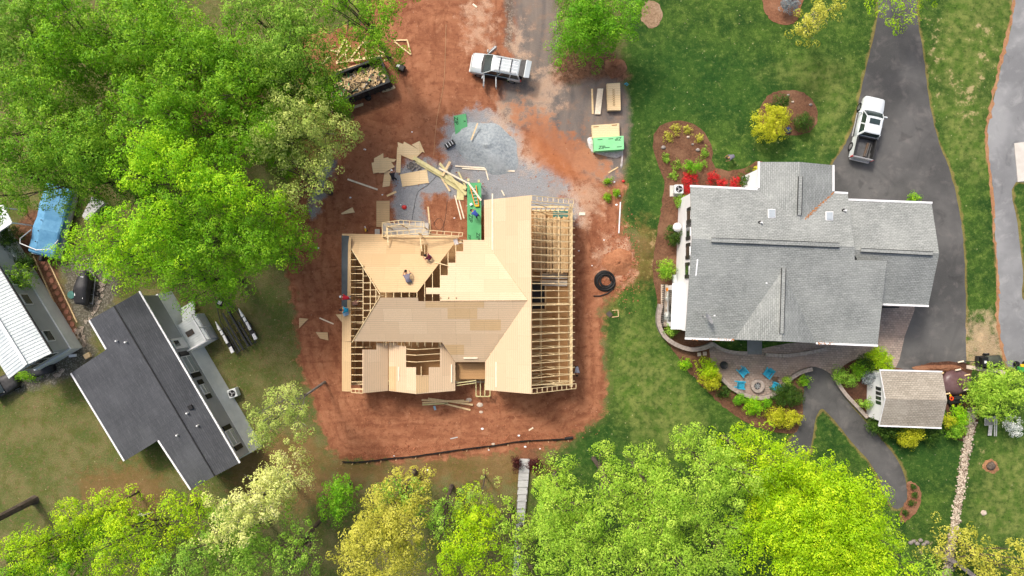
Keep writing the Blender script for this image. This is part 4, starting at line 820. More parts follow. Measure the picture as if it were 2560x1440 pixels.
# ---- white metal roofed home
wh = thing('metal_roof_house', 'long grey sided home with white ribbed metal roof in the lower left', 'house', P(40, 800, 0))
t1, t2 = P(-160, 547, 5.6), P(66, 912, 5.6); wR = plane3(t1, t2, P(131, 882, 4.6)); wL = plane3(t1, t2, P(22, 947, 4.6))
roof_slab(wR, [(-160,547),(-94,515),(131,882),(66,912)], 'tinr', wh, lab='right slope'); roof_slab(wL, [(-160,547),(66,912),(22,947),(-204,580)], 'tinr', wh, lab='left slope')
m = MB()
for i in range(52):
    t = i / 51; a_ = (-160 + 226 * t, 547 + 365 * t)
    m.beam(wR.at(a_[0], a_[1], .04), wR.at(a_[0] + 65, a_[1] - 30.5, .04), .03, .02); m.beam(wL.at(a_[0], a_[1], .04), wL.at(a_[0] - 44, a_[1] + 34, .04), .03, .02)
m.build('roof_rib', MAT['tinr'], wh)
MB().beam(t1 + Vector((0, 0, .06)), t2 + Vector((0, 0, .06)), .3, .05).build('ridge_cap', MAT['white'], wh); gutter(wR, (-94,514), (131,882), wh, .1, mat='dmetal')
e0, e1, e2, e3 = P(-94, 515, 4.6), P(131, 882, 4.6), P(22, 947, 4.6), P(-204, 580, 4.6); cc = (e1 + e2) / 2; ax = (e0 - e1).normalized(); sx = (e2 - e1).normalized()
f1, f2 = e1 + ax * .35 + sx * .35, e2 + ax * .35 - sx * .35; f0, f3 = e0 + sx * .35, e3 - sx * .35
MB().prism([(p.x, p.y, 4.5) for p in (f0, f1, f2, f3)], 2.9).build('wall', MAT['beige'], wh); MB().prism([(p.x, p.y, 1.6) for p in (f0 - sx * .12, f1 - sx * .12 - ax * .12, f2 + sx * .12 - ax * .12, f3 + sx * .12)], 1.6).build('skirting', MAT['skirt'], wh)
tm = (f1 + f2) / 2; MB().add([(f1.x, f1.y, 4.48), (f2.x, f2.y, 4.48), (tm.x, tm.y, 5.4)] + [(p.x, p.y, z) for p, z in ((f1 + ax * .1, 4.48), (f2 + ax * .1, 4.48), (tm + ax * .1, 5.4))], [(0, 1, 2), (5, 4, 3), (0, 3, 4, 1), (1, 4, 5, 2), (2, 5, 3, 0)]).build('gable_wall', MAT['skirt'], wh)
for t in (.25, .5, .75):
    p = f1.lerp(f2, t) - ax * .04; rz_ = math.atan2((f2 - f1).y, (f2 - f1).x); o = MB().box((p.x, p.y, 3.2), (.95, .07, 1.3), rz_).build('window', MAT['white'], wh); p -= ax * .02; MB().box((p.x, p.y, 3.2), (.8, .07, 1.15), rz_).build('pane', MAT['glass'], o)
for t in (.1, .36, .5):
    p = f1.lerp(f0, t) - sx * .04; rz_ = math.atan2(ax.y, ax.x); o = MB().box((p.x, p.y, 3.3), (1.1, .08, 1.0), rz_).build('window', MAT['white'], wh); p -= sx * .02; MB().box((p.x, p.y, 3.3), (.95, .08, .85), rz_).build('pane', MAT['glass'], o)
# a corner of another white roof peeking from the left edge
cp = thing('carport', 'white carport roof corner peeking in at the left edge under the trees', 'carport', P(0, 560, 0))
MB().prism([P(-60, 520, 3), P(8, 512, 3), P(30, 556, 3), P(-20, 590, 3), P(-60, 590, 3)], .1).build('roof', MAT['tinr'], cp); MB().beam(P(30, 556, 2.97), P(-20, 590, 2.97), .16, .16).build('gutter', MAT['white'], cp)
for x, y in ((-55, 585), (22, 556), (4, 518)): p = P(x, y, 2.9); MB().beam((p.x, p.y, 0), p, .1, .1).build('post', MAT['white'], cp)

# ================================================================ WALLS, PATIO THINGS
def wall_strip(name, line, w_, h_, mat, lab, cat, seglen=.45, z0=0.0):
    pts = [P(a, b) for a, b in smooth_poly(line, 8, False)]; m = MB(); n = len(pts); L = []; Rr = []
    for i, p in enumerate(pts):
        d_ = (pts[min(i + 1, n - 1)] - pts[max(i - 1, 0)]).normalized(); s_ = Vector((-d_.y, d_.x, 0)) * w_ / 2; L.append(p + s_); Rr.append(p - s_)
    rings = [[Vector((l.x, l.y, z0)), Vector((r.x, r.y, z0)), Vector((r.x, r.y, z0 + h_)), Vector((l.x, l.y, z0 + h_))] for l, r in zip(L, Rr)]
    m.loft(rings); o = m.build(name, MAT[mat]); tag(o, lab, cat); return o
def coping(line, w_, h_, par):
    pts = [P(a, b) for a, b in smooth_poly(line, 6, False)]; d = 0; m = MB()
    for a, b in zip(pts, pts[1:]):
        m.beam(a.lerp(b, .03) + Vector((0, 0, h_)), a.lerp(b, .97) + Vector((0, 0, h_)), w_, .08)
    return m.build('coping', MAT['capst'], par)
for nm, ln, w_, h_, lab in (('retaining_wall', [(1648,760),(1643,790),(1645,815),(1660,842),(1690,862),(1725,872),(1755,868),(1778,858)], .32, .7, 'curved stone retaining wall hooking round the lower left corner of the grey house'),
                         ('seat_wall', [(1802,945),(1825,968),(1860,986),(1892,993),(1925,986),(1950,968),(1968,948),(1995,930),(2025,921)], .28, .5, 'curved stone seat wall along the lower edge of the paver patio'),
                         ('garden_wall', [(2080,938),(2092,960),(2110,985),(2135,1012),(2163,1042)], .26, .4, 'low stone kerb wall between the branch path and the dark shed bed'),
                         ('planter_wall', [(1778,858),(1800,872),(1830,880),(1864,882)], .26, .45, 'short stone planter wall left of the front steps'),
                         ('planter_wall', [(1910,886),(1960,888),(2010,882),(2060,872)], .26, .4, 'long stone planter wall right of the front steps'),
                         ('stone_retaining_wall', [(2340,1382),(2365,1392),(2400,1415),(2430,1440),(2460,1470)], .3, .8, 'grey concrete wall slanting out of the bottom edge beside the river stones')):
    o = wall_strip(nm, ln, w_, h_, 'stone', lab, 'wall'); coping(ln, w_ + .06, h_ + .03, o)
fp = thing('fire_pit', 'round stone fire pit ring on the paver patio', 'fire pit', P(1891, 964, .05))
c = P(1891, 964, .05); MB().lathe(c, [(.32, 0), (.32, .38), (.36, .42), (.6, .42), (.62, .38), (.62, 0)], 28).build('stone_ring', MAT['capst'], fp); MB().cyl(c, .33, .12, 20).build('ash_bed', MAT['dmetal'], fp)
m = MB()
for k in range(7): a_ = k * .9; m.tube([c + Vector((math.cos(a_) * .27, math.sin(a_) * .27, .2 + .03 * k)), c - Vector((math.cos(a_) * .25, math.sin(a_) * .25, -.22 - .03 * k))], .035, 6)
m.build('burnt_logs', MAT['metal'], fp)
o = MB().lathe(P(1807, 912, .05), [(.02, .3), (.22, .34), (.36, .42), (.37, .3), (.24, .1), (.26, 0)], 20).build('fire_bowl', MAT['dmetal']); tag(o, 'round dark metal fire bowl on the left end of the patio', 'fire bowl')
def deck_chair(px, py, face, lab):
    t = thing('deck_chair', lab, 'chair', P(px, py, .05), face, 'turquoise slatted chairs round the fire pit'); m = MB()
    for i in range(6): m.beam((.28 - i * .1, -.26, .38 - i * .02), (.28 - i * .1, .26, .38 - i * .02), .085, .025)
    m.build('seat', MAT['teal'], t, local=True); m = MB()
    for i in range(5): y = -.22 + i * .11; m.beam((-.24, y, .3), (-.52, y * 1.15, .95 - abs(i - 2) * .05), .095, .025, (1, 0, 0))
    m.beam((-.4, -.25, .6), (-.4, .25, .6), .05, .06); m.build('backrest', MAT['teal'], t, local=True)
    for s_ in (-1, 1):
        MB().hexa([Vector((x, s_ * y, .56)) for x, y in ((.36, .26), (.36, .38), (-.38, .36), (-.38, .28))][::s_], [Vector((x, s_ * y, .585)) for x, y in ((.36, .26), (.36, .38), (-.38, .36), (-.38, .28))][::s_]).build('armrest', MAT['teal'], t, local=True)
        MB().beam((.3, s_ * .29, 0), (.3, s_ * .29, .56), .09, .03).build('leg', MAT['teal'], t, local=True); MB().beam((.28, s_ * .27, .34), (-.5, s_ * .27, .02), .1, .03).build('leg', MAT['teal'], t, local=True)
deck_chair(1855, 929, R(-50), 'turquoise chair at the upper left of the fire pit'); deck_chair(1916, 933, R(-130), 'turquoise chair at the upper right of the fire pit')
deck_chair(1849, 961, R(-5), 'turquoise chair at the left with a dark item on its seat'); deck_chair(1935, 965, R(155), 'turquoise chair at the right backed against the seat wall')
m = MB()
for i in range(6): m.beam(P(1932, 942 + i * 2.1, .4), P(1944, 943 + i * 2.1, .4), .065, .03)
for x, y in ((1932.5, 942.5), (1943.5, 943.5), (1932.5, 952), (1943.5, 953)): p = P(x, y); m.beam((p.x, p.y, .05), (p.x, p.y, .39), .05, .05)
tag(m.build('side_table', MAT['rust']), 'small brown slatted table between the two right chairs', 'table')
for x, y in ((1748, 886), (1762, 884)): tag(MB().box(P(x, y, .05), (.34, .34, .06), .05).build('stepping_stone', MAT['stonep']), ('left' if x == 1748 else 'right') + ' one of two square stepping stones below the curved wall', 'stepping stone', 'stepping stones below the curved wall')
def ac(px, py, rz, lab, pad=True, s_=.82, h_=.8):
    t = thing('air_conditioner', lab, 'air conditioner', P(px, py, 0), rz, 'outdoor air conditioning units')
    if pad: MB().box((-.1, -.06, .04), (s_ + .3, s_ + .2, .08)).build('pad', MAT['concrete'], t, local=True)
    MB().box((0, 0, h_ / 2 + .08), (s_, s_, h_)).build('casing', MAT['skirt'], t, local=True, bevel=.07)
    MB().cyl((0, 0, h_ + .07), s_ * .38, .025, 24).build('fan_well', MAT['black'], t, local=True); m = MB()
    for k in range(3):
        a_ = k * 2.094; m.add([(math.cos(a_ + q) * r_, math.sin(a_ + q) * r_, h_ + .1 + z) for q, r_, z in ((0, .05, 0), (-.35, s_ * .34, .01), (.35, s_ * .34, .03), (.6, .08, .02))], [(0, 1, 2, 3)])
    m.cyl((0, 0, h_ + .095), .07, .03, 12); m.build('fan', MAT['metal'], t, local=True)
    m = MB()
    for r_ in (.16, .24, .31): m.tube([(math.cos(k * .4488) * r_, math.sin(k * .4488) * r_, h_ + .135) for k in range(15)], .006, 4)
    m.build('grille', MAT['dmetal'], t, local=True)
ac(1692, 476, .0, 'air conditioning unit in mulch beside the red azaleas'); ac(590, 980, R(20), 'air conditioning unit beside the charcoal roofed home', False); ac(129, 776, R(28), 'air conditioning unit against the white metal roofed home', False)
# ================================================================ VEHICLES
def ring(x, w_, z0, z1, cr=.03): return [Vector((x, y, z)) for y, z in ((-w_ * .86, z0), (-w_, z0 + .16), (-w_, (z0 + z1) / 2), (-w_ * .98, z1 - .1), (-w_ * .9, z1), (-w_ * .4, z1 + cr), (w_ * .4, z1 + cr), (w_ * .9, z1), (w_ * .98, z1 - .1), (w_, (z0 + z1) / 2), (w_, z0 + .16), (w_ * .86, z0))]
def wheel(par, x, y, r=.38, wd=.25):
    s_ = 1 if y > 0 else -1; rot = Matrix.Translation((x, y, r)) @ Matrix.Rotation(R(90), 4, 'X')
    t = MB().lathe((0, 0, 0), [(r * .62, -wd / 2), (r * .95, -wd / 2), (r, -wd / 3), (r, wd / 3), (r * .95, wd / 2), (r * .62, wd / 2), (r * .62, -wd / 2)], 24).xf(rot).build('wheel', MAT['tyre'], par, local=True, smooth=True)
    m = MB().cyl((0, 0, -wd * .3), r * .2, wd * .75, 10)
    for k in range(5): a = k * 1.2566; m.beam((0, 0, -s_ * wd * .4), (math.cos(a) * r * .6, math.sin(a) * r * .6, -s_ * wd * .42), .09, .03)
    m.lathe((0, 0, 0), [(r * .56, -wd * .48), (r * .64, -wd * .48), (r * .64, wd * .48), (r * .56, wd * .48), (r * .56, -wd * .48)], 20)
    m.xf(rot).build('rim', MAT['rim'], t, local=True); return t
def cabin(par, xb0, xb1, xt0, xt1, wb, wt, zb, zt, pillars, seg=5):
    """glass body with a slightly curved windscreen, white roof panel and pillars"""
    def row(x, w_, z, bow): return [Vector((x + bow * (1 - (2 * i / seg - 1) ** 2), -w_ + 2 * w_ * i / seg, z)) for i in range(seg + 1)]
    f0, f1, b0, b1 = row(xb1, wb, zb, .1), row(xt1, wt, zt, .06), row(xb0, wb, zb, -.02), row(xt0, wt, zt, -.02)
    m = MB(); m.loft([f0 + b0[::-1], f1 + b1[::-1]]); m.build('windows', MAT['glass'], par, local=True)
    m = MB(); rr = [p + Vector((.0, 0, .0)) for p in f1] + b1[::-1]; cc = Vector(((xt0 + xt1) / 2, 0, 0))
    up = lambda p, s_, z: Vector((cc.x + (p.x - cc.x) * s_, p.y * s_, zt + z))
    m.loft([[up(p, 1.02, -.03) for p in rr], [up(p, 1.02, .02) for p in rr], [up(p, .93, .065) for p in rr], [up(p, .6, .08) for p in rr]]); m.build('roof_panel', MAT['carwhite'], par, local=True, smooth=False)
    for t, wd in pillars:
        xb, xt = xb0 + (xb1 - xb0) * t, xt0 + (xt1 - xt0) * t
        for s_ in (-1, 1): MB().beam((xb, s_ * (wb + .005), zb - .02), (xt, s_ * (wt + .005), zt + .01), wd, .05, (0, s_, 0)).build('pillar', MAT['carwhite'], par, local=True)
# --- white SUV with open doors and raised tailgate
cx_ = P(1242, 175, 0); suv = thing('parked_suv', 'white sport utility vehicle with three doors and the tailgate open on red dirt', 'car', (cx_.x, cx_.y, 0), R(169.5))
MB().loft([ring(*a) for a in ((2.36,.60,.45,.72),(2.32,.80,.38,.92),(2.15,.92,.34,1.02),(1.6,.96,.32,1.08),(1.05,.97,.32,1.13),(0,.97,.32,1.12),(-1.8,.97,.34,1.12),(-2.25,.95,.38,1.1),(-2.42,.88,.42,1.02))]).build('body', MAT['carwhite'], suv, local=True, smooth=True)
cabin(suv, -2.3, 1.15, -2.1, .35, .88, .72, 1.1, 1.78, ((0.0, .12), (.28, .1), (.62, .09), (1.0, .07)))
m = MB(); m.loft([[Vector((x, y, z)) for x, y, z in ((1.05, -.86, 1.15), (1.28, -.8, 1.14), (1.38, 0, 1.16), (1.28, .8, 1.14), (1.05, .86, 1.15), (1.12, 0, 1.19))], [Vector((x, y, z + .02)) for x, y, z in ((1.05, -.86, 1.15), (1.28, -.8, 1.14), (1.38, 0, 1.16), (1.28, .8, 1.14), (1.05, .86, 1.15), (1.12, 0, 1.19))]]); m.build('cowl', MAT['black'], suv, local=True)
m = MB()
for s_ in (-1, 1):
    m.tube([(.1, s_ * .6, 1.87), (0, s_ * .6, 1.93), (-1.8, s_ * .6, 1.93), (-1.9, s_ * .6, 1.87)], .025)
m.build('roof_rail', MAT['metal'], suv, local=True)
for x in (-.35, -1.35): MB().beam((x, -.6, 1.94), (x, .6, 1.94), .07, .04).build('crossbar', MAT['black'], suv, local=True)
for i in range(4): MB().beam((.2, -.45 + i * .3, 1.865), (-1.95, -.45 + i * .3, 1.865), .03, .02).build('roof_groove', MAT['white2'], suv, local=True)
tg = MB(); tg.hexa([Vector(p) for p in ((-2.12, -.66, 1.80), (-2.12, .66, 1.80), (-2.62, .8, 1.86), (-2.62, -.8, 1.86))][::-1], [Vector(p) for p in ((-2.12, -.66, 1.85), (-2.12, .66, 1.85), (-2.62, .8, 1.91), (-2.62, -.8, 1.91))][::-1]); tgo = tg.build('tailgate', MAT['dmetal'], suv, local=True)
tg = MB(); tg.hexa([Vector(p) for p in ((-2.62, -.82, 1.85), (-2.62, .82, 1.85), (-3.12, .76, 1.80), (-3.12, -.76, 1.80))][::-1], [Vector(p) for p in ((-2.62, -.82, 1.93), (-2.62, .82, 1.93), (-3.12, .76, 1.86), (-3.12, -.76, 1.86))][::-1]); tg.build('tailgate_panel', MAT['carwhite'], tgo, local=True, bevel=.04)
MB().box((-2.3, 0, 1.0), (.3, 1.6, .5)).build('boot_shade', MAT['black'], suv, local=True)  # black block stands in for the shade inside the open boot
def open_door(x, s_, ang, L=1.05, mirror=False):
    d_ = Vector((-math.cos(ang), s_ * math.sin(ang), 0)); h_ = Vector((x, s_ * .97, 0)); n_ = Vector((d_.y, -d_.x, 0)) * s_
    m = MB(); m.beam(h_ + Vector((0, 0, .72)), h_ + d_ * L + Vector((0, 0, .72)), .11, .72); o = m.build('door', MAT['carwhite'], suv, local=True, bevel=.02)
    MB().beam(h_ + n_ * .065 + d_ * .05 + Vector((0, 0, .72)), h_ + n_ * .065 + d_ * (L - .06) + Vector((0, 0, .72)), .03, .66).build('door_lining', MAT['dmetal'], o, local=True)
    MB().tube([h_ + d_ * .02 + Vector((0, 0, 1.08)), h_ + d_ * .3 - Vector((0, s_ * .1, -1.7)), h_ + d_ * .9 - Vector((0, s_ * .1, -1.68)), h_ + d_ * L + Vector((0, 0, 1.08))], .025).build('window_frame', MAT['metal'], o, local=True)
    if mirror: MB().box(h_ + d_ * .12 + Vector((.12, s_ * .16, 1.12)), (.09, .28, .17), 0).build('wing_mirror', MAT['carwhite'], o, local=True, bevel=.03)
    MB().box((x - .55, s_ * .955, .75), (1.0, .05, .7)).build('door_gap_shade', MAT['black'], suv, local=True)  # dark panel on the body side, painted shade of the open doorway
open_door(.98, -1, R(52), mirror=True); open_door(.98, 1, R(82), mirror=True); open_door(-.12, 1, R(78), .95)
for x in (1.5, -1.55):
    for y in (-.86, .86): wheel(suv, x, y)
for s_ in (-1, 1): MB().box((2.25, s_ * .68, .82), (.14, .36, .14)).build('headlight', MAT['glassl'], suv, local=True, bevel=.03); MB().box((-2.38, s_ * .84, .9), (.1, .14, .4)).build('tail_light', MAT['redt'], suv, local=True)
MB().box((2.36, 0, .5), (.16, 1.6, .2)).build('bumper', MAT['skirt'], suv, local=True, bevel=.05)
def swap(o):
    if o.type == 'MESH' and o.data.materials and o.data.materials[0] == MAT['carwhite']: o.data.materials[0] = MAT['carsilver']
    for ch in o.children: swap(ch)
swap(suv)
for x0, x1, y in ((1.1, 2.2, -.5), (1.1, 2.2, .5)): MB().beam((x0, y, 1.145), (x1, y * .9, 1.06), .02, .02).build('bonnet_crease', MAT['metal'], suv, local=True)
# --- white pickup
cx_ = P(2170, 320, 0); pk = thing('pickup_truck', 'white crew cab pickup truck with an open bed on the black driveway', 'truck', (P(2166, 322, .6).x, P(2166, 322, .6).y, 0), R(77.5))
MB().loft([ring(*a) for a in ((2.85,.62,.5,.85),(2.8,.84,.45,1.02),(2.6,.95,.42,1.12),(1.9,.99,.40,1.17),(1.3,.99,.40,1.2),(0,.99,.4,1.2),(-.95,.99,.4,1.2))]).build('body', MAT['carwhite'], pk, local=True, smooth=True)
cabin(pk, -.85, 1.45, -.7, .75, .9, .74, 1.17, 1.85, ((0.0, .2), (.48, .12), (1.0, .07)))
bd = MB()
for s_ in (-1, 1): bd.hexa([Vector((x, y, .45)) for x, y in ((-.95, s_ * .99), (-.95, s_ * .84), (-2.85, s_ * .84), (-2.85, s_ * .97))][::s_], [Vector((x, y, 1.27)) for x, y in ((-.95, s_ * .97), (-.95, s_ * .84), (-2.85, s_ * .84), (-2.85, s_ * .95))][::s_])
bd.box((-1.9, 0, .55), (1.9, 1.7, .2)); bd.build('bed_side', MAT['carwhite'], pk, local=True)
MB().box((-1.88, 0, .69), (1.86, 1.66, .06)).build('bed_liner', MAT['liner'], pk, local=True); MB().box((-.98, 0, 1.0), (.1, 1.68, .56)).build('bulkhead', MAT['dmetal'], pk, local=True)
for s_ in (-1, 1): MB().box((-1.9, s_ * .82, .98), (1.86, .06, .6)).box((-1.9, s_ * .9, 1.285), (1.86, .13, .03)).build('rail_cap', MAT['dmetal'], pk, local=True)
MB().box((-2.86, 0, .95), (.1, 1.76, .66)).build('tailgate', MAT['metal'], pk, local=True, bevel=.02); MB().box((-2.98, 0, .55), (.18, 1.8, .2)).build('bumper', MAT['metal'], pk, local=True, bevel=.05)
MB().box((.35, .0, 1.935), (.5, .95, .02)).build('sunroof', MAT['glass'], pk, local=True)
for y, m_ in ((-.5, 'dmetal'), (-.35, 'rust')): MB().tube([(-1.3, y, .8), (-2.6, y + .1, .8)], .12, 8).build('rolled_mat', MAT[m_], pk, local=True)
for x in (1.85, -1.85):
    for y in (-.88, .88): wheel(pk, x, y, .42, .28)
for s_ in (-1, 1):
    MB().box((1.15, s_ * 1.16, 1.28), (.12, .32, .2)).build('wing_mirror', MAT['carwhite'], pk, local=True, bevel=.04)
    MB().box((2.66, s_ * .74, .92), (.2, .36, .2)).build('headlight', MAT['glassl'], pk, local=True, bevel=.04); MB().box((-2.84, s_ * .9, .98), (.12, .14, .45)).build('tail_light', MAT['redt'], pk, local=True)
    m = MB(); m.tube([(1.3, s_ * 1.06, .45), (-.9, s_ * 1.06, .45)], .05)
    m.build('running_board', MAT['metal'], pk, local=True)
# --- waste container full of offcuts
dm = thing('waste_container', 'black open topped roll off container heaped with timber offcuts', 'dumpster', (P(893, 212, .5).x, P(893, 212, .5).y, 0), R(21))
LX, LY, HT = 5.9, 2.35, 1.5; m = MB()
for s_ in (-1, 1): m.box((0, s_ * LY / 2, HT / 2 + .1), (LX, .07, HT)); m.box((0, s_ * LY / 2, HT + .1), (LX + .1, .16, .14))
for k in range(12):
    for s_ in (-1, 1): m.box((-LX / 2 + .25 + k * .49, s_ * (LY / 2 + .08), HT / 2 + .1), (.1, .12, HT - .1))
m.box((LX / 2, 0, HT / 2 + .1), (.08, LY, HT)); m.box((LX / 2, 0, HT + .1), (.14, LY, .12)); m.box((-LX / 2, 0, HT / 2 + .1), (.08, LY, HT)); m.box((0, 0, .2), (LX, LY, .12)); m.build('container_wall', MAT['bin'], dm, local=True)
g = random.Random(11); m = [MB() for _ in range(6)]
for k in range(620):
    x, y = g.uniform(-2.75, 2.75), g.uniform(-1.05, 1.05); z = .75 + .45 * (1 - (x / 3) ** 2) * (1 - (y / 1.3) ** 2) + g.uniform(-.1, .2)
    L, w_ = (g.uniform(.25, 1.0), g.uniform(.04, .12)) if g.random() < .6 else (g.uniform(.15, .5), g.uniform(.1, .3))
    rot = Matrix.Rotation(g.uniform(0, 3.14), 3, 'Z') @ Matrix.Rotation(g.gauss(0, .22), 3, 'X') @ Matrix.Rotation(g.gauss(0, .22), 3, 'Y')
    L = min(L, 1.1 if abs(y) > .6 else 1.4); m[g.choice([0, 0, 0, 1, 1, 1, 2, 2, 3, 4 if g.random() < .12 else 0, 5 if g.random() < .3 else 1])].box((x * .93, y * .85, z), (L, w_, .03), M=rot)
mb2 = MB(); mb2.box((0, 0, .65), (5.7, 2.2, .5)); mb2.build('rubble_fill', MAT['rust'], dm, local=True)
for q_, nm, mt in zip(m, ('timber_offcuts', 'board_offcuts', 'bark_scraps', 'green_scraps', 'blue_scraps', 'white_scraps'), ('pine', 'deckt', 'bark', 'green', 'blue', 'plast')):
    o = q_.build(nm, MAT[mt], dm, local=True); o['kind'] = 'stuff'
# generator, bags
gn = thing('generator', 'small black site generator with a white label near the container', 'generator', P(1003, 172, 0), R(-25))
MB().box((0, 0, .3), (.8, .5, .5)).build('engine_box', MAT['black'], gn, local=True, bevel=.06); MB().box((-.22, .02, .56), (.26, .24, .03)).build('label_plate', MAT['white'], gn, local=True); MB().tube([(-.4, -.24, .1), (-.4, -.24, .6), (.4, -.24, .6), (.4, -.24, .1)], .02).build('frame', MAT['dmetal'], gn, local=True); MB().tube([(-.4, .24, .1), (-.4, .24, .6), (.4, .24, .6), (.4, .24, .1)], .02).build('frame', MAT['dmetal'], gn, local=True)
def blob(name, px, py, rx, ry, h_, mat, lab, cat, seed=1, z0=0.0):
    g = random.Random(seed); m = MB(); c = P(px, py, z0); rings = []
    for i, (q, z) in enumerate(((.75, 0), (1, .3), (.95, .6), (.65, .9), (.2, 1.0))): rings.append([c + Vector((math.cos(a) * rx * q * g.uniform(.85, 1.15), math.sin(a) * ry * q * g.uniform(.85, 1.15), z * h_)) for a in (2 * math.pi * k / 14 for k in range(14))])
    m.loft(rings); return tag(m.build(name, MAT[mat], smooth=True), lab, cat)
blob('rubbish_bag', 921, 245, .32, .28, .4, 'black', 'black rubbish bag beside the lower long side of the container', 'bag', 2)
# --- trailers and boats
def jet():
    t = thing('jet_ski', 'personal watercraft under a black cover on a small trailer', 'jet ski', P(216, 718, .3), R(82)); t.location.z = 0
    st = [(1.55, .08, .5, .72), (1.3, .32, .42, .95), (.8, .52, .38, 1.1), (.2, .6, .36, 1.2), (-.1, .6, .36, 1.32), (-.5, .6, .36, 1.15), (-1.3, .58, .36, 1.05), (-1.6, .5, .4, .9)]
    MB().loft([ring(x, w_, z0, z1, .1) for x, w_, z0, z1 in st]).build('cover', MAT['blackt'], t, local=True, smooth=True)
    for x, y, L, a in ((.95, -.05, .25, 1.57), (-.6, .42, .5, 0), (-.75, -.3, .55, 0)): MB().box((x, y, 1.23 if x > 0 else 1.16), (L, .06, .02), a).build('cover_stripe', MAT['white2'], t, local=True)
    return t
jet()
jt = thing('boat_trailer', 'galvanised single axle trailer under the black covered jet ski', 'trailer', (P(216, 718, .3).x, P(216, 718, .3).y, 0), R(82))
m = MB(); m.tube([(2.6, .0, .4), (1.6, -.1, .3), (1.0, -.7, .3), (-1.5, -.78, .3)], .04); m.tube([(1.6, .1, .3), (1.0, .7, .3), (-1.5, .78, .3)], .04); m.beam((-.6, -.9, .3), (-.6, .9, .3), .06, .06); m.beam((-1.4, -.78, .3), (-1.4, .78, .3), .06, .06); m.build('trailer_frame', MAT['metal'], jt, local=True)
for y in (-.98, .98): wheel(jt, -.45, y, .26, .18)
MB().box((2.65, -.02, .5), (.16, .12, .25)).build('hitch', MAT['metal'], jt, local=True)
tag(MB().box(P(250, 656, .8), (.32, .13, .05)).build('number_plate', MAT['white']), 'small white plate beside the hitch of the jet ski trailer', 'plate')
# tandem trailer with white mudguards
c_ = P(600, 832, 0); tt = thing('bunk_trailer', 'black boat trailer with four white capped mudguards on the grass', 'trailer', (c_.x, c_.y, 0), R(120))
m = MB()
for y in (-.62, .62): m.beam((2.3, y * .5 + .0, .45), (-1.6, y * .55, .45), .12, .1)
for y in (-.95, .95): m.tube([(4.6, 0, .4), (1.8, y * .95, .38), (-1.6, y, .38)], .045)
for x in (1.0, .1, -.7, -1.5): m.beam((x, -1.1, .36), (x, 1.1, .36), .06, .06)
m.build('trailer_frame', MAT['dmetal'], tt, local=True)
for y, a, b in ((-.28, 2.2, -1.55), (.28, 2.0, -1.6), (-.62, .9, -1.6), (.62, .9, -1.5)): MB().beam((a, y, .58), (b, y, .58), .16, .1).build('bunk', MAT['bin'], tt, local=True)
for s_ in (-1, 1):
    for x0, x1, w0_, w1_, nm in ((1.95, 1.05, .04, .26, 'mudguard'), (1.0, .55, .24, .24, 'mudguard_step'), (.5, -.35, .24, .24, 'mudguard_step'), (-.75, -1.35, .3, .3, 'mudguard')):
        m = MB(); y = s_ * 1.22; m.hexa([Vector((x0, y - w0_ / 2, .5)), Vector((x0, y + w0_ / 2, .5)), Vector((x1, y + w1_ / 2, .5)), Vector((x1, y - w1_ / 2, .5))][::-1], [Vector((x0, y - w0_ / 2, .62)), Vector((x0, y + w0_ / 2, .62)), Vector((x1, y + w1_ / 2, .74)), Vector((x1, y - w1_ / 2, .74))][::-1]); m.build(nm, MAT['white'], tt, local=True, bevel=.03)
    MB().box((-.1, s_ * 1.2, .55), (1.9, .34, .1)).build('mudguard_base', MAT['black'], tt, local=True)
    for x in (.1, -.75): wheel(tt, x, s_ * 1.2, .3, .2)
c_ = P(551, 756, 0); sw = thing('spare_wheel', 'spare wheel lying flat by the trailer tongue under the trees', 'wheel', (c_.x, c_.y, .12))
MB().lathe((0, 0, 0), [(.2, -.1), (.3, -.12), (.36, -.06), (.36, .06), (.3, .12), (.2, .1), (.2, -.1)], 24).build('tyre', MAT['tyre'], sw, local=True, smooth=True)
m = MB().lathe((0, 0, 0), [(.17, .09), (.22, .09), (.22, .02), (.17, .02), (.17, .09)], 20)
for k in range(5): a = k * 1.2566; m.beam((0, 0, .06), (math.cos(a) * .19, math.sin(a) * .19, .06), .07, .03)
m.build('rim', MAT['white'], sw, local=True)
tag(MB().cyl(P(551, 738, 0), .13, .5, 12, .1).build('trailer_jack', MAT['white']), 'white cylinder at the tip of the trailer tongue', 'jack')
# blue covered boat
bt = thing('covered_boat', 'large boat under a blue canvas cover beside the brick path', 'boat', (P(125, 560, 1).x, P(125, 560, 1).y, 0), R(75))
def bring(x, w_, z): return [Vector((x, y, zz)) for y, zz in ((-w_, .7), (-w_ * 1.02, z), (-w_ * .9, z + .12), (.35, z + .42), (w_ * .9, z + .14), (w_ * 1.02, z), (w_, .7))]
c_ = P(135, 553, 1.2)
MB().loft([bring(x, w_, z) for x, w_, z in ((3.6, .95, 1.0), (3.5, 1.2, 1.1), (1.5, 1.27, 1.2), (.4, 1.24, 1.1), (-.6, 1.27, 1.25), (-1.7, 1.22, 1.1), (-2.8, 1.2, 1.15), (-2.95, 1.1, .95))]).build('canvas_cover', MAT['tarpb'], bt, local=True, bevel=.06)
for s_ in (-1, 1): MB().tube([(3.4, s_ * .95, .45), (2.6, s_ * 1.18, .45), (-2.9, s_ * 1.18, .45)], .3, 12).build('pontoon', MAT['metal'], bt, local=True)
MB().tube([(-.9, 1.3, 1.3), (-1.9, 1.75, 1.75), (-2.3, 1.6, 1.8), (-2.5, 0, 1.85), (-2.1, -1.2, 1.8), (-1.2, -1.3, 1.3)], .05, 8).build('bow_rail', MAT['white'], bt, local=True, smooth=True)
